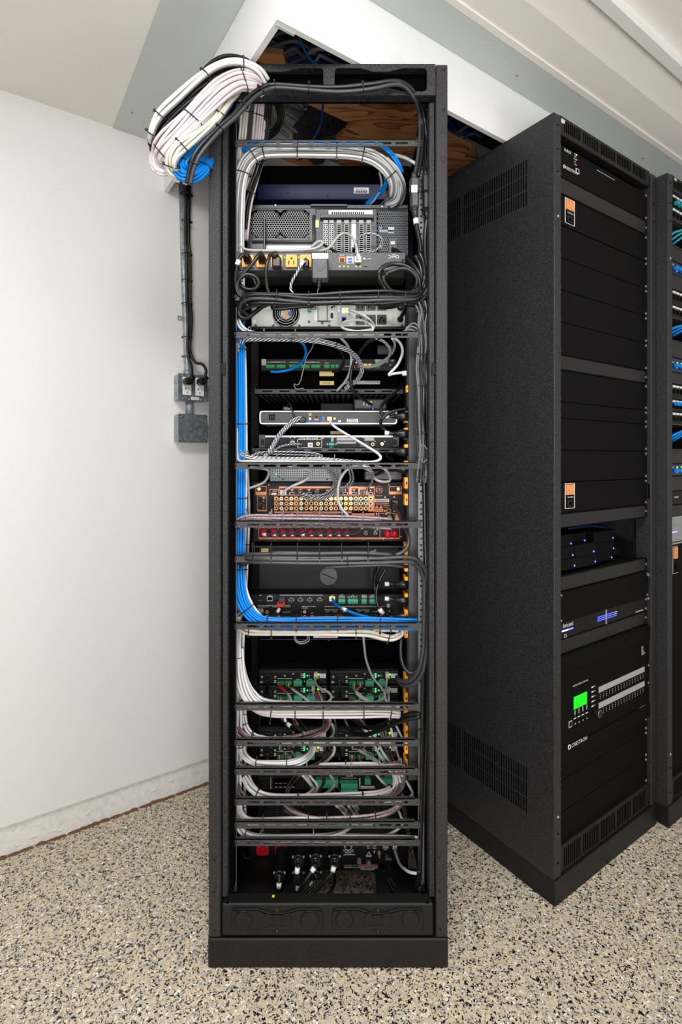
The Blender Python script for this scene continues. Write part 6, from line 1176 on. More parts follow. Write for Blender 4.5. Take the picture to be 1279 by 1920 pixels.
lead('green and red wired white cable beside it at the second left amplifier', 541, 1309, [(541, 1320, 1.48), (545, 1336, 1.42), (560, 1360, 1.38)], [G_, W_, R_], 'c_maroon')
lead('green and red wired white cable at the topmost right amplifier', 663, 1281, [(668, 1300, 1.47), (684, 1312, 1.43), (700, 1322, 1.36)], [G_, G_, W_, R_])
lead('red and white wired cable at the topmost right amplifier right terminal', 676, 1281, [(667, 1296, 1.475), (690, 1314, 1.43), (706, 1324, 1.36)], [G_, W_, R_])
lead('red and green wired cable at the second right amplifier', 658, 1309, [(664, 1315, 1.47), (680, 1318, 1.42), (700, 1322, 1.36)], [R_, R_])
lead('green and red wires meeting beside it at the second right amplifier', 672, 1309, [(668, 1314, 1.475), (690, 1320, 1.42)], [G_, R_, W_])
lead('black cable with white sleeve and green red wires under the thick white bundle', 529, 1340, [(534, 1354, 1.42), (548, 1364, 1.4), (562, 1374, 1.36), (575, 1382, 1.32)], [G_, R_], 'rubber', .0045, ((539, 1357, 1.412), (546, 1362, 1.404)))
lead('red striped black cable falling under the thick white bundle', 548, 1338, [(550, 1352, 1.42), (562, 1368, 1.38), (572, 1380, 1.32)], [R_, G_], 'c_maroon')
lead('second red striped black cable falling to the maroon loops', 560, 1338, [(562, 1350, 1.42), (572, 1366, 1.38), (577, 1380, 1.32)], [R_, W_], 'rubber')
for k, (x0, y0, x1, y1) in enumerate(((664, 1338, 690, 1375), (674, 1340, 697, 1372))):
    lead(('left', 'right')[k] + ' red and white wired cable slanting down under the thick white bundle at the right', x0, y0, [(x0 + 14, y0 + 24, 1.45), (x1 + 2, y1 + 2, 1.42), (x1 + 22, y1 + 40, 1.38), (x1 + 42, y1 + 66, 1.32)], [R_, W_, G_][: 3 - k], 'c_white', .0038)
lead('white cable with green and red wires at the fifth right amplifier', 663, 1397, [(672, 1406, 1.46), (695, 1418, 1.42), (715, 1434, 1.34)], [W_, R_], 'c_white', .0045)
lead('second white cable with green and red wires slanting from the fifth right amplifier', 678, 1397, [(681, 1404, 1.46), (705, 1428, 1.4), (724, 1440, 1.33)], [G_, R_], 'c_white', .0038)
lead('white cable with green and red wires at the left fifth amplifier', 527, 1398, [(534, 1411, 1.46), (548, 1424, 1.4), (560, 1434, 1.33)], [W_, G_])
lead('second white cable with red wires at the left fifth amplifier', 543, 1398, [(547, 1408, 1.46), (556, 1422, 1.4), (564, 1432, 1.33)], [G_, R_])
lead('short green white red wires at the lowest left terminal', 525, 1416, [(525, 1428, 1.46), (522, 1436, 1.4)], [G_, W_, R_])
lead('short red wires at the lowest right terminal', 661, 1416, [(666, 1428, 1.46), (672, 1438, 1.4)], [R_, W_, R_], 'rubber_grey')
lead('short green white red wires right of the lowest right terminal', 675, 1416, [(678, 1428, 1.46), (682, 1436, 1.4)], [G_, W_, R_])
def net(label, pts, m='c_white', r=.0034):
    t = cab(label, pts, r, m); p = P(pts[0][0], pts[0][1], pts[0][2] - .004); ob('network_plug', MB().box(p.x - .0055, p.x + .0055, p.y - .002, p.y + .014, p.z - .004, p.z + .008, 0, .001), 'clear', t)
net('grey network cable curving from the topmost left amplifier', [(593, 1268, 1.50), (592, 1280, 1.47), (600, 1290, 1.44), (616, 1298, 1.41), (622, 1308, 1.38), (614, 1317, 1.35), (595, 1320, 1.32)], 'c_grey')
net('grey network cable curving from the second left amplifier', [(588, 1294, 1.50), (590, 1306, 1.46), (600, 1322, 1.42), (612, 1345, 1.4), (625, 1362, 1.38), (625, 1378, 1.35), (610, 1388, 1.32), (580, 1391, 1.3)], 'c_white')
net('grey network cable hanging from the topmost right amplifier', [(727, 1268, 1.50), (725, 1285, 1.47), (723, 1305, 1.43), (728, 1322, 1.38), (736, 1345, 1.4), (748, 1370, 1.4), (756, 1386, 1.4)], 'c_grey')
net('white network cable hanging from the second right amplifier past the maroon cables', [(729, 1296, 1.50), (730, 1320, 1.45), (733, 1360, 1.42), (742, 1400, 1.42), (754, 1436, 1.4)], 'c_white')
cab('white cable dropping behind the second bar to the third bar', [(622, 1390, 1.36), (628, 1402, 1.38), (625, 1414, 1.36), (612, 1428, 1.33), (596, 1438, 1.31)], .0034, 'c_white')
cab('white cable hanging in front of the stacked green terminals', [(618, 1450, 1.36), (626, 1464, 1.4), (625, 1476, 1.4), (610, 1488, 1.36), (590, 1498, 1.32)], .0034, 'c_white')
cab('grey cable bowing right beside the foot of the orange strip', [(760, 1460, 1.36), (770, 1478, 1.34), (774, 1488, 1.33), (765, 1497, 1.32), (740, 1502, 1.31), (720, 1504, 1.3)], .0034, 'c_grey')
bundle('maroon braided cables falling from the left amplifiers to the third bar', [(610, 1396, 1.42), (614, 1412, 1.4), (608, 1425, 1.36), (590, 1436, 1.32), (560, 1442, 1.3)], 3, 1, .003, 'c_maroon', [], wob=1)
bundle('maroon braided cables slanting across the vent grid of the multichannel amplifier', [(560, 1452, 1.34), (548, 1466, 1.4), (540, 1480, 1.42), (537, 1494, 1.4)], 2, 1, .003, 'c_maroon', [], wob=.6)
bundle('white cables slanting down left of the stacked green terminals', [(570, 1450, 1.34), (582, 1466, 1.36), (590, 1478, 1.36), (582, 1490, 1.33), (570, 1497, 1.31)], 3, 1, .0034, LW, [], wob=.8)
bundle('white cables slanting down right of the stacked green terminals', [(702, 1450, 1.34), (716, 1466, 1.36), (728, 1480, 1.35), (722, 1492, 1.32)], 2, 1, .0036, ['c_white', 'rubber'], [], wob=.4)
bundle('white cables curving down right of the stacked green terminals to the fourth bar', [(748, 1452, 1.335), (752, 1468, 1.34), (744, 1482, 1.335), (724, 1493, 1.32), (690, 1497, 1.305)], 3, 1, .0033, ['c_cream', 'c_white', 'c_pink'], [], wob=.6)
bundle('maroon cables dropping from the right amplifiers past the orange strip', [(716, 1360, 1.45), (722, 1385, 1.43), (732, 1415, 1.41), (742, 1436, 1.37), (752, 1446, 1.34)], 3, 1, .003, 'c_maroon', [], wob=.8)
bundle('white cables rising behind the fourth bar to the amplifiers', [(634, 1510, 1.34), (646, 1520, 1.37), (654, 1530, 1.35), (662, 1537, 1.32)], 2, 1, .0036, ['c_white'], [], wob=.5); bundle('white sheaf spreading under the fourth bar right of centre', [(660, 1508, 1.35), (668, 1520, 1.37), (674, 1534, 1.34)], 3, 1, .0036, ['c_white', 'c_pink'], [], wob=.5)
bundle('black and maroon cables hanging at the middle under the third bar', [(606, 1450, 1.38), (608, 1466, 1.42), (600, 1482, 1.38), (580, 1494, 1.34), (560, 1500, 1.3)], 2, 1, .003, ['c_maroon'], [], wob=.6)
for k, (x, c) in enumerate(((618, 'c_teal'), (628, 'c_teal'), (637, 'c_red'))): cab(('left', 'middle', 'right')[k] + ' thin coloured wire under the long green terminal', [(x - 3, 1471, 1.485), (x - 1, 1480, 1.46), (x + 4, 1492, 1.42)], .0014, c)
cab('yellow and blue thin wire under the stacked green terminals', [(665, 1484, 1.478), (666, 1492, 1.46), (668, 1500, 1.43)], .0013, 'c_yellow')
cab('black power cord sweeping right from the right amplifiers', [(638, 1300, 1.49), (642, 1330, 1.45), (655, 1365, 1.42), (680, 1378, 1.38), (720, 1366, 1.34), (760, 1350, 1.3), (788, 1343, 1.284)], .0055, 'rubber')
cab('second black power cord sweeping right below the thick white bundle', [(645, 1322, 1.47), (665, 1350, 1.43), (690, 1365, 1.39), (730, 1355, 1.34), (765, 1340, 1.3), (788, 1337, 1.284)], .0055, 'rubber')
cab('black cord falling from the topmost left amplifier plug', [(503, 1285, 1.495), (500, 1300, 1.47), (495, 1318, 1.44), (488, 1345, 1.44), (484, 1370, 1.45)], .005, 'rubber')
cab('black cord hanging between the two amplifier stacks', [(626, 1338, 1.46), (630, 1360, 1.44), (634, 1390, 1.44), (640, 1420, 1.46)], .0045, 'rubber')
# --- bottom: heavy plugs and their cords
def heavy(label, px, py, Y, pts, s0, s1):
    t = thing('power_connector', label, 'power plug', P(px, py + 20, Y)); k = Y / F
    ob('plug_body', MB().lathe(P(px, py, Y), (0, -1, -.45), [(-.055, 0), (-.055, .0165), (-.012, .0175), (.0, .0185), (.012, .018), (.02, .012), (.0205, 0)], 18), 'plastic', t)
    ob('clamp_bar', MB().tube(spline([P(px - 8, py - 1, Y - .018), P(px - 4, py - 3.5, Y - .0225), P(px, py - 4.4, Y - .024), P(px + 4, py - 3.5, Y - .0225), P(px + 8, py - 1, Y - .018)], 3), .0022, 6), 'rubber_grey', t)
    for d in (-9.5, 9.5): sc(t, px + d, py - 1.5, Y - .014, 2.6, 'steel')
    ob('cord_neck', MB().tube([P(px, py + 3, Y - .016), P(px, py + 12, Y - .02)], [.0075, .0055], 10), 'plastic', t)
    ob('cord', MB().tube(spline(pth(pts), 6), .0052, 8), 'rubber', t); sleeve(t, P(*s0), P(*s1), .0066)
heavy('heavy black plug hanging low under the right red outlet', 524.5, 1638, 1.36, [(524, 1645, 1.335), (523.5, 1660, 1.325), (521, 1675, 1.32), (516, 1690, 1.315)], (523.7, 1655, 1.328), (523, 1665, 1.324))
heavy('heavy black plug right of the red outlets, upper of the first pair', 560, 1608, 1.36, [(560, 1620, 1.335), (558, 1634, 1.325), (552, 1660, 1.32), (546, 1692, 1.31)], (558.5, 1626, 1.328), (557, 1637, 1.324))
heavy('heavy black plug half hidden below the first upper plug', 560, 1638, 1.38, [(560, 1650, 1.352), (559, 1670, 1.342), (556, 1694, 1.33)], (559, 1660, 1.348), (558.5, 1670, 1.343))
heavy('heavy black plug in the middle of the upper row', 592.5, 1606.5, 1.36, [(592, 1620, 1.335), (585, 1634, 1.325), (570, 1656, 1.316), (561, 1676, 1.312), (557, 1692, 1.308)], (590, 1626, 1.33), (585, 1634, 1.326))
heavy('heavy black plug under the middle one with a slanting sleeve', 592.5, 1637, 1.38, [(592, 1650, 1.352), (584, 1664, 1.342), (570, 1676, 1.335), (560, 1690, 1.325)], (589, 1655, 1.35), (583, 1663, 1.345))
heavy('heavy black plug at the right end of the upper row', 628, 1607, 1.36, [(628, 1620, 1.335), (623, 1636, 1.325), (605, 1658, 1.318), (586, 1676, 1.312), (576, 1692, 1.308)], (627, 1624, 1.332), (624, 1634, 1.327))
cab('thin black cord curling down behind the rightmost heavy plug', [(628, 1640, 1.40), (628, 1655, 1.38), (622, 1670, 1.36), (608, 1688, 1.34)], .0045, 'rubber')
cab('thin black cord loop left of the red outlets', [(455, 1580, 1.42), (455, 1598, 1.43), (464, 1610, 1.43), (474, 1603, 1.43), (477, 1582, 1.43)], .003, 'black')
t = thing('power_lead', 'black power cord with a big moulded plug at the right bottom', 'power cord', P(729, 1660, 1.43))
bx(t, 'plug', (722, 1611, 737.5, 1626), 1.44, .03, 'plastic', .003); ob('plug_neck', MB().tube([P(730, 1624, 1.44), P(731, 1636, 1.42), P(733, 1648, 1.40)], [.0095, .0075, .0055], 10), 'plastic', t)
for i in range(4): ob('relief_rib', MB().ring(P(730.5 + i * .6, 1631 + i * 3.6, 1.432 - i * .007), (.1, -.3, -1), .0082 - i * .0006, .0012, 12, 5), 'plastic', t)
ob('cord', MB().tube(spline(pth([(733, 1646, 1.40), (740, 1662, 1.36), (756, 1675, 1.32), (772, 1674, 1.3), (783, 1660, 1.29), (787, 1630, 1.286)]), 6), .0056, 8), 'rubber', t)
t = cab('white network cable hanging from the port right of the bottom unit', [(741, 1590, 1.45), (744, 1604, 1.41), (752, 1622, 1.36), (768, 1635, 1.31), (786, 1638, 1.29)], .0037, 'c_white'); bx(t, 'network_plug', (737, 1583, 745, 1593), 1.45, .014, 'clear', .001)
# ================================================================ the racks in the niche, facing the room
OX = (U * 1.251 + V * .824); XF = ((OX.x, OX.y, 0), math.pi / 2 - TH)
def qz(px, py, d=0.0, vf=.824, u0=1.251):
    """pixel on the plane d behind a rack's face: metres to the right of its corner, and height"""
    rx = (px - CX) / F; t = (vf + d) / (rx * V.x + V.y); return t * (rx * U.x + U.y) - u0, EZ - (py - CY) / F * t
HR, WR, DR = 2.131, .5625, .80
zl = lambda py: qz(1055, py)[1]
def rackframe(label, first=True):
    t = thing('equipment_rack', label, 'rack', (WR / 2, .3, 0))
    def b(n, x0, x1, y0, y1, z0, z1, m='powder_dark', bv=.002): return ob(n, MB().box(x0, x1, y0, y1, z0, z1, 0, bv), m, t)
    b('frame_post', .0003, .032, 0, .05, .069, HR, 'powder'); b('frame_post', WR - .032, WR, 0, .05, .069, HR, 'powder')
    b('plinth', -.001, WR + .001, -.003, DR, 0, .068)
    # side sheet with three-row louvre groups at the top and the bottom
    sp = b('side_panel', -.0006, .0012, .0015, DR, .069, HR - .001, 'powder', 0); b('side_panel', WR - .003, WR - .0005, .05, DR, .069, HR - .001, 'powder', 0)
    if first:
        for zt in (1.915, .205):
            mb = MB()
            for g0 in (.085, .335):
                for i in range(28 if g0 < .2 else 16):
                    for j in range(3):
                        y = g0 + i * .0085; mb.box(-.0012, .0012, y, y + .0032, zt + j * .0437, zt + j * .0437 + .04)
            o = ob('louvre_slot', mb, 'void', sp, kind='stuff')
    b('top_panel', .003, WR - .003, .05, DR, HR - .004, HR - .001, 'powder_dark', 0)
    b('rear_panel', .003, WR - .003, DR - .004, DR, .069, HR - .004, 'void', 0); b('inner_backdrop', .05, WR - .05, .30, .304, .15, 2.05, 'void', 0)
    for z0, z1, nm in ((zl(250), zl(214), 'top_vent_rail'), (zl(1641), zl(1590), 'bottom_vent_rail')):
        o = b(nm, .032, WR - .032, .004, .03, z0, z1); mb = MB(); g = .004
        for k in range(5):
            for i in range(9):
                x = .052 + k * .0925 + i * .0092
                mb.box(x, x + .0042, .0034, .0042, z0 + .012, z1 - .010)
        ob('vent_slot', mb, 'void', o, kind='stuff')
    hole = _SH['hole']
    for x in (.016, WR - .016):
        for z in (HR - .03, HR - .095, HR - .155, .19, .11): inst('bolt_hole', hole, t, (x, -.0005, z), .0026)
        if x < .1: inst('cage_screw', dome('steel'), t, (x, -.0005, 1.855), .0035); inst('cage_screw', dome('steel'), t, (x, -.0005, .235), .0035)
    return t
r1 = rackframe('tall closed black equipment rack at the right with vented side and green screen')
ob('badge', MB().box(.038, .042, .0028, .0042, 2.118, 2.127).box(.044, .048, .0028, .0042, 2.118, 2.127).box(.050, .053, .0028, .0042, 2.119, 2.126).box(.038, .056, .0028, .0042, 2.1275, 2.129), 'white_print', r1)
PXL, PXR = .032, WR - .032                    # opening between the posts
FY = .012                                       # faces sit a little behind the posts
scr = dome('screw_rack')
def panel(name, label, cat, y0, y1, m='panel', th=.012, y=FY, group=None, part='face', b=.001, screws=True):
    z1, z0 = zl(y0), zl(y1)
    t = thing(name, label, cat, ((PXL + PXR) / 2, y, z0), group); bxm(t, part, PXL + .001, z0 + .0008, PXR - .001, z1 - .0008, y, th, m, b)
    if screws:
        for z in (z0 + .008, z1 - .008):
            inst('screw', scr, t, (PXR - .011, y, z), .0046)
            inst('screw', scr, t, (PXL + .012, y, z), .0036)
    return t
def ltm(t, rows, y=FY, m='white_print'):
    mb = MB()
    for s, x, z, h in rows: mb.text(s, x, y - .0008, z, h, 0, 'L')
    return ob('lettering', mb, m, t)
def pt(px, py, d=FY): return qz(px, py, d)
def box_at(t, name, x, z, w, h, d, m, y=FY, b=0, label=None): return bxm(t, name, x - w / 2, z - h / 2, x + w / 2, z + h / 2, y, -d, m, b, label)
p1 = panel('power_sequencer', 'black panel at the top of the right rack with tiny green and red status lights', 'power unit', 263, 324.6)
ltm(p1, [('SURGE', .063, 2.057, .008), ('CRESTRON', .069, 2.0095, .0085), ('ON', .111, 2.061, .004), ('SEQ', .111, 2.054, .004), ('FAULT', .109, 2.047, .004), ('OK', .111, 2.0395, .004), ('LINE', .111, 2.032, .004)]); ob('round_mark', MB().ring((.064, FY - .0006, 2.0095), (0, 1, 0), .0042, .001, 16, 4), 'white_print', p1)
def ledm(t, x, z, m, r=.0026, y=FY): return inst('status_light', shared('led_' + m, None, m) if 'led_' + m in _SH else shared('led_' + m, MB().lathe((0, 0, 0), (0, -1, 0), [(-.3, 1), (.3, 1), (.6, .6), (.7, 0)], 8), m), t, (x, y, z), r)
ledm(p1, .1235, 2.061, 'lime_led', .0024); ledm(p1, .1235, 2.047, 'red_led', .002); ledm(p1, .1235, 2.032, 'red_led', .0012)
o = box_at(p1, 'data_port', .128, 2.0165, .016, .013, .0012, 'white_print'); box_at(o, 'port_opening', .128, 2.0165, .011, .0095, .0004, 'void', FY - .0012); mb = MB()
for i in range(14): mb.box(.23 + i * .0073, .23 + i * .0073 + .0045, FY - .0006, FY, 2.051, 2.0522)
ob('printed_line', mb, 'white_print', p1, kind='stuff')
def vent(label, y0, y1, n=6):
    t = panel('rack_vent', label, 'vent panel', y0, y1, screws=False); z1, z0 = zl(y0), zl(y1)
    bxm(t, 'perforated_field', PXL + .004, z0 + .004, PXR - .016, z1 - .004, FY - .0004, .001, 'perf_black'); inst('screw', scr, t, (PXR - .011, FY, (z0 + z1) / 2), .0042)
    return t
vent('perforated vent panel just above the upper orange outlet of the right rack', 324.6, 357.2)
def outlet_panel(label, y0, y1, up):
    t = panel('rack_outlet', label, 'power panel', y0, y1); z1 = zl(y0); h = z1 - zl(y1)
    x0 = .068; w = .0465; zz1 = z1 - .003; zz0 = zz1 - .0705
    mb = MB().box(x0, x0 + w, FY - .0007, FY, zz0, zz0 + .001).box(x0, x0 + w, FY - .0007, FY, zz1 - .001, zz1).box(x0, x0 + .0016, FY - .0007, FY, zz0, zz1).box(x0 + w - .0016, x0 + w, FY - .0007, FY, zz0, zz1); ob('printed_frame', mb, 'white_print', t)
    ox0, ox1, oz1 = x0 + .0035, x0 + .0385, zz1 - .003; oz0 = oz1 - .029; cx = (ox0 + ox1) / 2; cz = (oz0 + oz1) / 2; s = 1 if up else -1
    hs = [rrect(cx - .0088, cz + s * .002 - .005, cx - .0058, cz + s * .002 + .005), rrect(cx + .0058, cz + s * .002 - .005, cx + .0088, cz + s * .002 + .005)]
    if up: hs = [[(a, b + .005) for a, b in q] for q in hs]
    else: hs = [[(a, b - .005) for a, b in q] for q in hs]
    hs.append(circ(cx, cz - s * .0085, .003, 8))
    mb = MB(); mb.plate(rrect(ox0, oz0, ox1, oz1, .001, 2), hs, FY - .004, FY); mb.box(ox0 + .002, ox1 - .002, FY - .0012, FY - .0006, oz0 + .002, oz1 - .002, 1); ob('outlet', mb, ['orange_pale', 'orange_hole'], t)
    ledm(t, x0 + w - .004, zz1 - .007, 'lime_led', .0022)
    ltm(t, [('WATTBOX', x0 + .011, oz0 - .007, .0042)])
    o = box_at(t, 'network_port', x0 + .023, oz0 - .024, .021, .017, .0014, 'plastic', FY, .0008); box_at(o, 'port_opening', x0 + .023, oz0 - .025, .013, .010, .0003, 'void', FY - .0014)
outlet_panel('black power panel with an orange outlet near the top of the right rack', 357.7, 416, True)
n = [(417, 478.3, 'blank panel just below the upper orange outlet panel of the right rack'), (478.3, 539.4, 'second black blank panel below the upper orange outlet panel'), (539.4, 600.6, 'third black blank panel below the upper orange outlet panel'), (600.6, 662, 'black blank panel directly above the middle vent strip of the right rack'),
     (692, 751.6, 'black blank panel directly below the middle vent strip of the right rack'), (751.6, 783, 'narrow black blank panel in the middle of the right rack'), (783, 844, 'black blank panel below the narrow one in the right rack'), (844, 905, 'black blank panel just above the lower orange outlet panel')]
for y0, y1, lb in n: panel('rack_blank', lb, 'blank panel', y0, y1, group='blank panels of the right rack')
vent('perforated vent strip among the blank panels in the middle of the right rack', 662, 692)
outlet_panel('black power panel with an orange outlet above the small blue lit boxes', 905.3, 963.7, False)
vent('perforated vent panel directly above the small blue lit boxes', 963.7, 993)
# open shelf with stacked little players
zs1, zs0 = zl(993), .869; tsh = thing('open_shelf', 'black shelf holding the small blue lit boxes in the right rack', 'shelf', (.28, FY, zs0))
bxm(tsh, 'shelf_tray', PXL, zs0 - .004, PXR, zs0 + .001, FY, .28, 'panel'); bxm(tsh, 'shelf_lip', PXL + .001, zs0 - .004, PXR - .001, zs0 + .006, FY, .004, 'panel', .001)
o = bxm(tsh, 'shelf_cheek', PXR - .05, zs0, PXR - .048, zs0 + .06, FY + .02, .2, 'panel')
for x in (PXR - .085, PXR - .065): bxm(tsh, 'cheek_slot', x, zs0 + .012, x + .004, zs0 + .04, .16, .003, 'void')
bxm(tsh, 'shelf_backstop', PXR - .13, zs0, PXR - .045, zs0 + .055, .165, .004, 'panel')
def player(label, px0, px1, ytop, ybot, d, lit):
    a, z1 = pt(px0, ytop, d); b_, _ = pt(px1, ytop, d); z0 = pt(px0, ybot, d)[1]; h = z1 - z0
    t = thing('media_player', label, 'media player', ((a + b_) / 2, d, z0), 'small media players on the open shelf')
    mb = MB(); r = rrect(a, d, b_, d + (b_ - a) * 1.05, .010, 4); n_ = len(r); z0 = max(z0, .8705) + .0018
    mb.add([(x, y, z0) for x, y in r] + [(x, y, z1) for x, y in r], [tuple(range(n_))[::-1], tuple(range(n_, 2 * n_))] + [(i, (i + 1) % n_, (i + 1) % n_ + n_, i + n_) for i in range(n_)]); ob('case', mb, 'panel', t)
    inst('status_light', shared('led_blue_led', MB().lathe((0, 0, 0), (0, -1, 0), [(-.3, 1), (.3, 1), (.6, .6), (.7, 0)], 8), 'blue_led'), t, (b_ - .012, d - .0002, z0 + h * .25), .0026)
zz = lambda s, y0: (880 + y0 / 5.137)
kx = lambda x: 1030 + x / 5.137
for lb, x0, x1, y0, y1, d in (
    ('top small black player of the left stack on the shelf', 124, 234, 640, 765, .03), ('middle small black player of the left stack on the shelf', 124, 252, 762, 880, .022), ('bottom small black player of the left stack on the shelf', 124, 268, 878, 985, .015),
    ('small black player set back on top behind the left stack', 234, 365, 625, 735, .06),
    ('upper small black player of the front middle pair on the shelf', 274, 452, 735, 855, .02), ('lower small black player of the front middle pair on the shelf', 274, 466, 853, 955, .02),
    ('top small black player of the right stack on the shelf', 452, 634, 605, 722, .05), ('middle small black player of the right stack on the shelf', 457, 640, 720, 822, .05), ('bottom small black player of the right stack on the shelf', 457, 622, 820, 905, .05),
    ('lone small black player at the right back of the shelf', 636, 724, 755, 840, .075)): player(lb, kx(x0), kx(x1), 880 + y0 / 5.137, 880 + y1 / 5.137, d, True)
def curve_r(label, pts, r, m):
    q = []
    for px, py, d in pts:
        a, z = pt(px, py, d); q.append((a, d, z))
    return ob('cable', MB().tube(spline(q, 6), r, 8), m, None, label, 'cable')
curve_r('dark blue cable arching above the small players', [(1065, 992, .14), (1090, 988, .13), (1120, 987, .13), (1140, 992, .14)], .0035, 'c_navy'); curve_r('short blue cable end right of the player stacks', [(1152, 1003, .15), (1158, 1005, .13), (1163, 1008, .12)], .004, 'c_navy')
vent('perforated vent panel directly below the small blue lit boxes', 1082.5, 1113)
panel('rack_blank', 'black drawer like panel with thumbscrews below the small blue lit boxes', 'blank panel', 1113, 1171.5, th=.02, y=FY - .004)
t = panel('audio_server', 'thin black glossy unit with a bright blue light bar at its left', 'audio unit', 1171.5, 1203, 'black')
z = lambda f: zl(1203) + (zl(1171.5) - zl(1203)) * f
bxm(t, 'light_bar', PXL + .022, z(.42), PXL + .075, z(.5), FY - .0006, .001, 'blue_led'); bxm(t, 'light_core', PXL + .022, z(.43), PXL + .05, z(.49), FY - .001, .001, 'white_led'); ltm(t, [('bricasti', PXL + .026, z(.78), .012), ('25', PXL + .03, z(.15), .01)])
for j, f in enumerate((.62, .5, .38)):
    for i in range(16):
        x = .235 + i * .0068
        if i > 12 and j < 2: bxm(t, 'meter_dash', x, z(f) - .0008, x + .005, z(f) + .0008, FY - .0005, .0005, 'white_print')
        else: inst('meter_light', _SH['led_blue_led'], t, (x, FY, z(f)), .0014)
bxm(t, 'silver_divider', .276, z(.02), .2825, z(.98), FY - .0012, .001, 'steel'); mb = MB()
for i in range(6): mb.box(.455 + i * .008, .46 + i * .008, FY - .0005, FY, z(.12), z(.18))
ob('printed_line', mb, 'white_print', t, kind='stuff')
vent('perforated vent panel between the blue lit unit and the green screen', 1203, 1232.5)
# big switcher with the green screen
t = panel('media_switcher', 'large black switcher with a green screen and two rows of pale buttons', 'switcher', 1232.5, 1441, th=.03, y=FY - .006, screws=False); fy = FY - .006
a0, a1 = PXL + .001, PXR - .001; z0, z1 = zl(1441), zl(1232.5)
bxm(t, 'upper_step', a0 + .004, zl(1267), a1, z1 - .002, fy - .004, .006, 'panel', .0015); bxm(t, 'lower_step', a0 + .004, z0 + .002, a1, zl(1410), fy - .004, .006, 'panel', .0015)
q5 = lambda x, y: qz(1030 + x / 5.137, 1180 + y / 5.137, fy)
(sx0, sz1), (sx1, sz0) = q5(236, 655), q5(362, 712)
bxm(t, 'screen_bezel', sx0 - .003, sz0 - .003, sx1 + .003, sz1 + .003, fy - .0008, .001, 'plastic'); scn = bxm(t, 'screen', sx0, sz0, sx1, sz1, fy - .0014, .001, 'screen'); mb = MB()
for j in range(3): mb.box(sx0 + .008, sx1 - .012 - j * .006, fy - .0016, fy - .0014, sz1 - .010 - j * .009, sz1 - .0085 - j * .009)
ob('screen_text', mb, 'c_green', scn)
for ya, yb, nm in (((478, 590), (918, 378), 'upper'), ((478, 738), (918, 522), 'lower')):
    (xa, za), (xb, zb) = q5(*ya), q5(*yb); zc = (za + zb) / 2; w = (xb - xa) / 16; bn = bxm(t, 'button_strip', xa, zc - .0085, xb, zc + .0085, fy - .0008, .001, 'label_grey')
    for i in range(16):
        bxm(bn, 'button', xa + w * (i + .08), zc - .0075, xa + w * (i + .92), zc + .0075, fy - .0018, .0012, 'label_grey', .0005)
    mb = MB()
    for i in range(16):
        for j in range(3): mb.box(xa + w * (i + .45), xa + w * (i + .6), fy - .0005, fy, zc - .016 - j * .0055, zc - .0145 - j * .0055)
    ob('printed_mark', mb, 'white_print', t, kind='stuff')
kx_, kz_ = q5(452, 800); ob('dial_knob', MB().lathe((kx_, fy, kz_), (0, -1, 0), [(0, .011), (.014, .0105), (.0155, .0085), (.0156, 0)], 20), 'screw_black', t)
ob('dial_rim', MB().ring((kx_, fy - .013, kz_), (0, 1, 0), .0105, .0008, 24, 5), 'steel', t)
mb = MB()
for i in range(4):
    x, z_ = q5(250 + i * 38, 790 - i * 18); mb.box(x - .001, x + .001, fy - .0005, fy, z_ - .01, z_ + .006); x, z_ = q5(250 + i * 38, 857 - i * 18); mb.box(x - .006, x + .006, fy - .0005, fy, z_ - .0012, z_ + .0012); x, z_ = q5(252 + i * 38, 910 - i * 18); mb.box(x - .0016, x + .0016, fy - .0005, fy, z_ - .0016, z_ + .0016)
for i in range(5):
    x, z_ = q5(425, 553 + i * 46); mb.box(x - .008, x + .002, fy - .0005, fy, z_ - .0018, z_ + .0018); mb.box(x + .008, x + .0105, fy - .0005, fy, z_ - .0014, z_ + .0014)
ob('printed_mark', mb, 'white_print', t, kind='stuff')
x, z_ = q5(205, 912); o = bxm(t, 'data_port', x - .0075, z_ - .009, x + .0075, z_ + .009, fy - .001, .001, 'label_grey'); bxm(o, 'port_opening', x - .005, z_ - .006, x + .005, z_ + .006, fy - .0014, .0005, 'void')
mb = MB(); xa, za = q5(178, 1142); mb.text('CRESTRON', xa + .012, fy - .0048, za + .004, .011, 0, 'L'); mb.ring((xa + .002, fy - .0046, za + .004), (0, 1, 0), .0058, .0014, 18, 4)
x, z_ = q5(228, 590); mb.text('DIGITAL MEDIA SWITCHER', x, fy - .0008, z_ + .012, .0045, 0, 'L'); x, z_ = q5(872, 760); mb.text('DM-MD16X16', x, fy - .0008, z_, .005, 0, 'L')
for i, s in enumerate(('HD', '4K', 'CEC', 'HDCP')): x, z_ = q5(888, 175 + i * 22); mb.text(s, x, fy - .0008, z_, .0065, 0, 'L')
ob('lettering', mb, 'white_print', t)
for px in (350, 520, 780): x, z_ = q5(948, px); inst('screw', scr, t, (PXR - .006, fy, z_), .004)
panel('rack_blank', 'narrow black blank panel just below the green screen switcher', 'blank panel', 1441, 1472); panel('rack_blank', 'upper wide black blank panel at the foot of the right rack', 'blank panel', 1472, 1532, group='lowest blank panels'); panel('rack_blank', 'lowest black blank panel just above the vented foot of the right rack', 'blank panel', 1532, 1590)
ob('thumb_latch', MB().box(WR - .0468, WR - .042, -.001, .004, qz(1221, 935)[1], qz(1221, 907)[1], 0, .002), 'void', r1, 'dark slot in the post')
for py in (1078, 1122): a, z_ = qz(1216, py); inst('thumbscrew', scr, r1, (a, 0, z_), .0055)
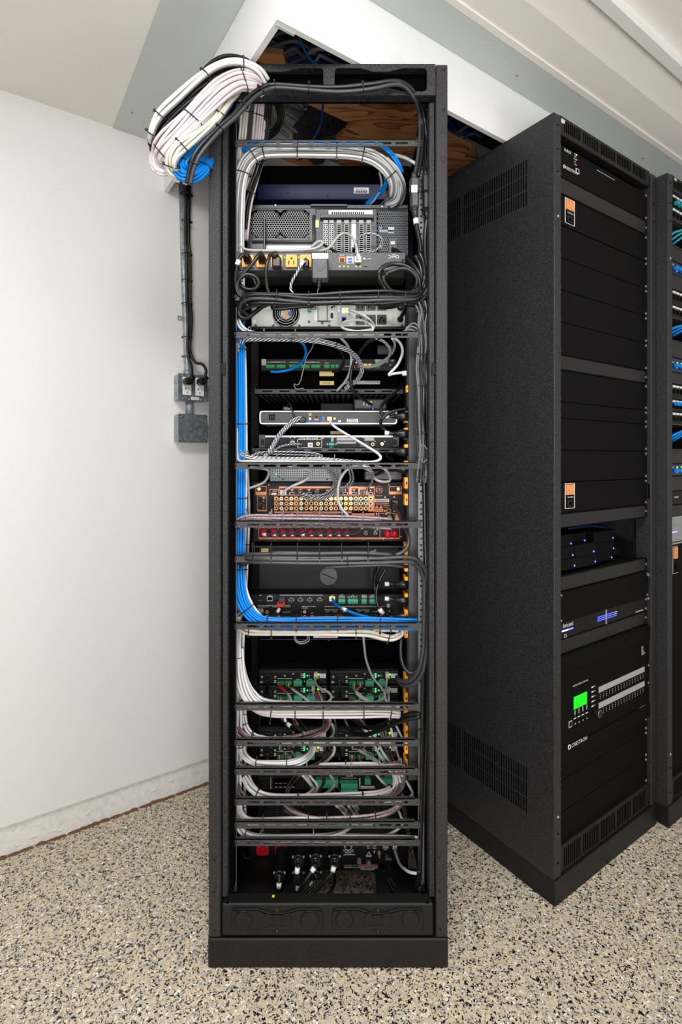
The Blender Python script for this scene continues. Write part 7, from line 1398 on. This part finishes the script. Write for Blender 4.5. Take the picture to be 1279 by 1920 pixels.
# ---------------------------------------------------------------- second rack at the edge of the picture
OX = (U * 1.823 + V * .792); XF = ((OX.x, OX.y, 0), math.pi / 2 - TH)
r2 = rackframe('second closed black rack at the right edge of the picture, half a step forward', False)
q2 = lambda px, py, d=0: qz(px, py, d, .792, 1.823)
ob('badge', MB().box(.055, .06, .0032, .0042, q2(1266, 336)[1], q2(1266, 331)[1]).box(.063, .068, .0032, .0042, q2(1266, 336)[1], q2(1266, 331)[1]), 'white_print', r2)
z2 = lambda py: q2(1268, py, .012)[1]
def pan2(name, label, cat, y0, y1, m='panel'):
    za, zb = z2(y0), z2(y1); t = thing(name, label, cat, (.28, FY, zb)); bxm(t, 'face', PXL + .001, zb + .0005, PXR - .001, za - .0005, FY, .012, m, .001); return t
def tags(t, y, n=8):
    z = z2(y); mb = MB()
    for i in range(n): mb.box(.062 + i * .026, .083 + i * .026, FY - .0008, FY, z - .0035, z + .0035)
    ob('port_label', mb, 'white_print', t)
def ports(t, y, n=8):
    z = z2(y)
    for i in range(n): bxm(t, 'network_port', .064 + i * .026, z - .007, .08 + i * .026, z + .007, FY - .001, .001, 'void')
for y0, y1, lb in ((366, 391, 'topmost patch panel of the edge rack with white port tags and teal plugs'), (391, 415, 'second patch panel of the edge rack'), (545, 573, 'patch panel below the upper blue plugs of the edge rack'), (573, 597, 'patch panel just above the upper open cable tray of the edge rack'), (721, 749, 'patch panel of the edge rack above the thick blue plugs'), (749, 772, 'patch panel of the edge rack with thick blue plugs'), (772, 796, 'patch panel just above the lower open cable tray of the edge rack')):
    t = pan2('patch_bay', lb, 'patch panel', y0, y1, 'black'); tags(t, y0 + 4); ports(t, y0 + 13)
for y0, y1, lb in ((415, 463, 'upper'), (597, 640, 'middle'), (796, 843, 'lower')):
    za, zb = z2(y0), z2(y1); t = thing('cable_tray', lb + ' open cable tray in the edge rack with a pale rim', 'tray', (.28, FY, zb)); bxm(t, 'tray_back', PXL, zb, PXR, za, FY + .05, .004, 'void')
    for z in (za, zb): bxm(t, 'rim', PXL + .008, z - .0016, PXR, z + .0014, FY - .002, .05, 'dark_metal')
    bxm(t, 'rim', PXL + .006, zb, PXL + .009, za, FY - .002, .05, 'dark_metal')
    for i in range(3):
        x = .09 + i * .03; ob('cable', MB().tube([(x - .02, FY + .03, zb + .03), (x, FY + .005, (za + zb) / 2 + .01), (x + .05, FY - .01, za - .015 + i * .006)], .0042, 8), 'c_teal' if lb == 'upper' else 'c_blue', None, ('left', 'middle', 'right')[i] + (' teal' if lb == 'upper' else ' blue') + ' cable in the ' + lb + ' open tray of the edge rack', 'cable')
for y0, y1, lb in ((463, 492, 'topmost'), (515, 545, 'second'), (640, 672, 'third'), (698, 721, 'fourth'), (843, 870, 'fifth'), (892, 921, 'sixth'), (946, 968, 'lowest')):
    t = pan2('rack_vent', lb + ' perforated vent panel of the edge rack', 'vent panel', y0, y1); bxm(t, 'perforated_field', PXL + .004, z2(y1) + .003, PXR - .01, z2(y0) - .003, FY - .0005, .001, 'perf_black')
for y0, y1, lb in ((492, 515, 'upper network switch of the edge rack with blue plugs and green lights'), (672, 698, 'middle network switch of the edge rack with blue plugs and green lights'), (870, 892, 'lower network switch of the edge rack with a blue light')):
    t = pan2('network_switch', lb, 'network switch', y0, y1, 'navy_box'); z = z2((y0 + y1) / 2)
    for i in range(6): bxm(t, 'blue_plug', .068 + i * .024, z - .008, .082 + i * .024, z + .004, FY - .012, .012, 'c_blue', .001)
    for i in range(3): ledm(t, .095 + i * .03, z + .009, 'lime_led', .003)
    ltm(t, [('LAN', .056, z + .009, .005)]); bxm(t, 'white_divider', .0885, z - .011, .0905, z + .011, FY - .002, .002, 'white_print')
for z in (z2(758), z2(384)):
    for i in range(5): bxm(bpy.data.objects['patch_bay'] if z > 1.8 else bpy.data.objects['patch_bay.005'], 'cable_plug', .068 + i * .026, z - .005, .082 + i * .026, z + .006, FY - .014, .013, 'c_teal' if z > 1.8 else 'c_blue', .001)
t = pan2('audio_amplifier', 'thin black amplifier of the edge rack with white lettering', 'amplifier', 921, 946, 'black'); ltm(t, [('SPEAKER', .07, z2(932), .006)])
t = pan2('gateway', 'silver grey gateway unit with a violet light bar in the edge rack', 'gateway', 968, 1021, 'grey_unit'); bxm(t, 'light_bar', PXL + .02, z2(998), PXL + .06, z2(996), FY - .001, .001, 'violet_led'); ltm(t, [('U', .07, z2(984), .008)], m='ink'); bxm(t, 'dark_gap', PXL + .004, z2(1017), PXR - .004, z2(1015), FY - .0006, .001, 'ink')
t = pan2('rack_outlet', 'orange outlet panel of the edge rack', 'power panel', 1021, 1070)
zz1 = z2(1021) - .008; cx = .079
mb = MB(); mb.plate(rrect(.067, zz1 - .038, .091, zz1, .001, 2), [rrect(.073, zz1 - .03, .075, zz1 - .02), rrect(.083, zz1 - .03, .085, zz1 - .02), circ(.079, zz1 - .01, .0026, 8)], FY - .004, FY); mb.box(.069, .089, FY - .0012, FY - .0006, zz1 - .036, zz1 - .002, 1); ob('outlet', mb, ['orange_pale', 'orange_hole'], t); bxm(t, 'network_port', .072, zz1 - .075, .087, zz1 - .057, FY - .001, .001, 'void')
ob('printed_frame', MB().box(.062, .099, FY - .0006, FY, zz1 - .088, zz1 - .087).box(.062, .063, FY - .0006, FY, zz1 - .088, zz1 + .003).box(.062, .099, FY - .0006, FY, zz1 + .002, zz1 + .003), 'white_print', t)
pan2('rack_blank', 'tall plain black door panel of the edge rack below the orange outlet', 'blank panel', 1070, 1460, 'panel')
XF = None
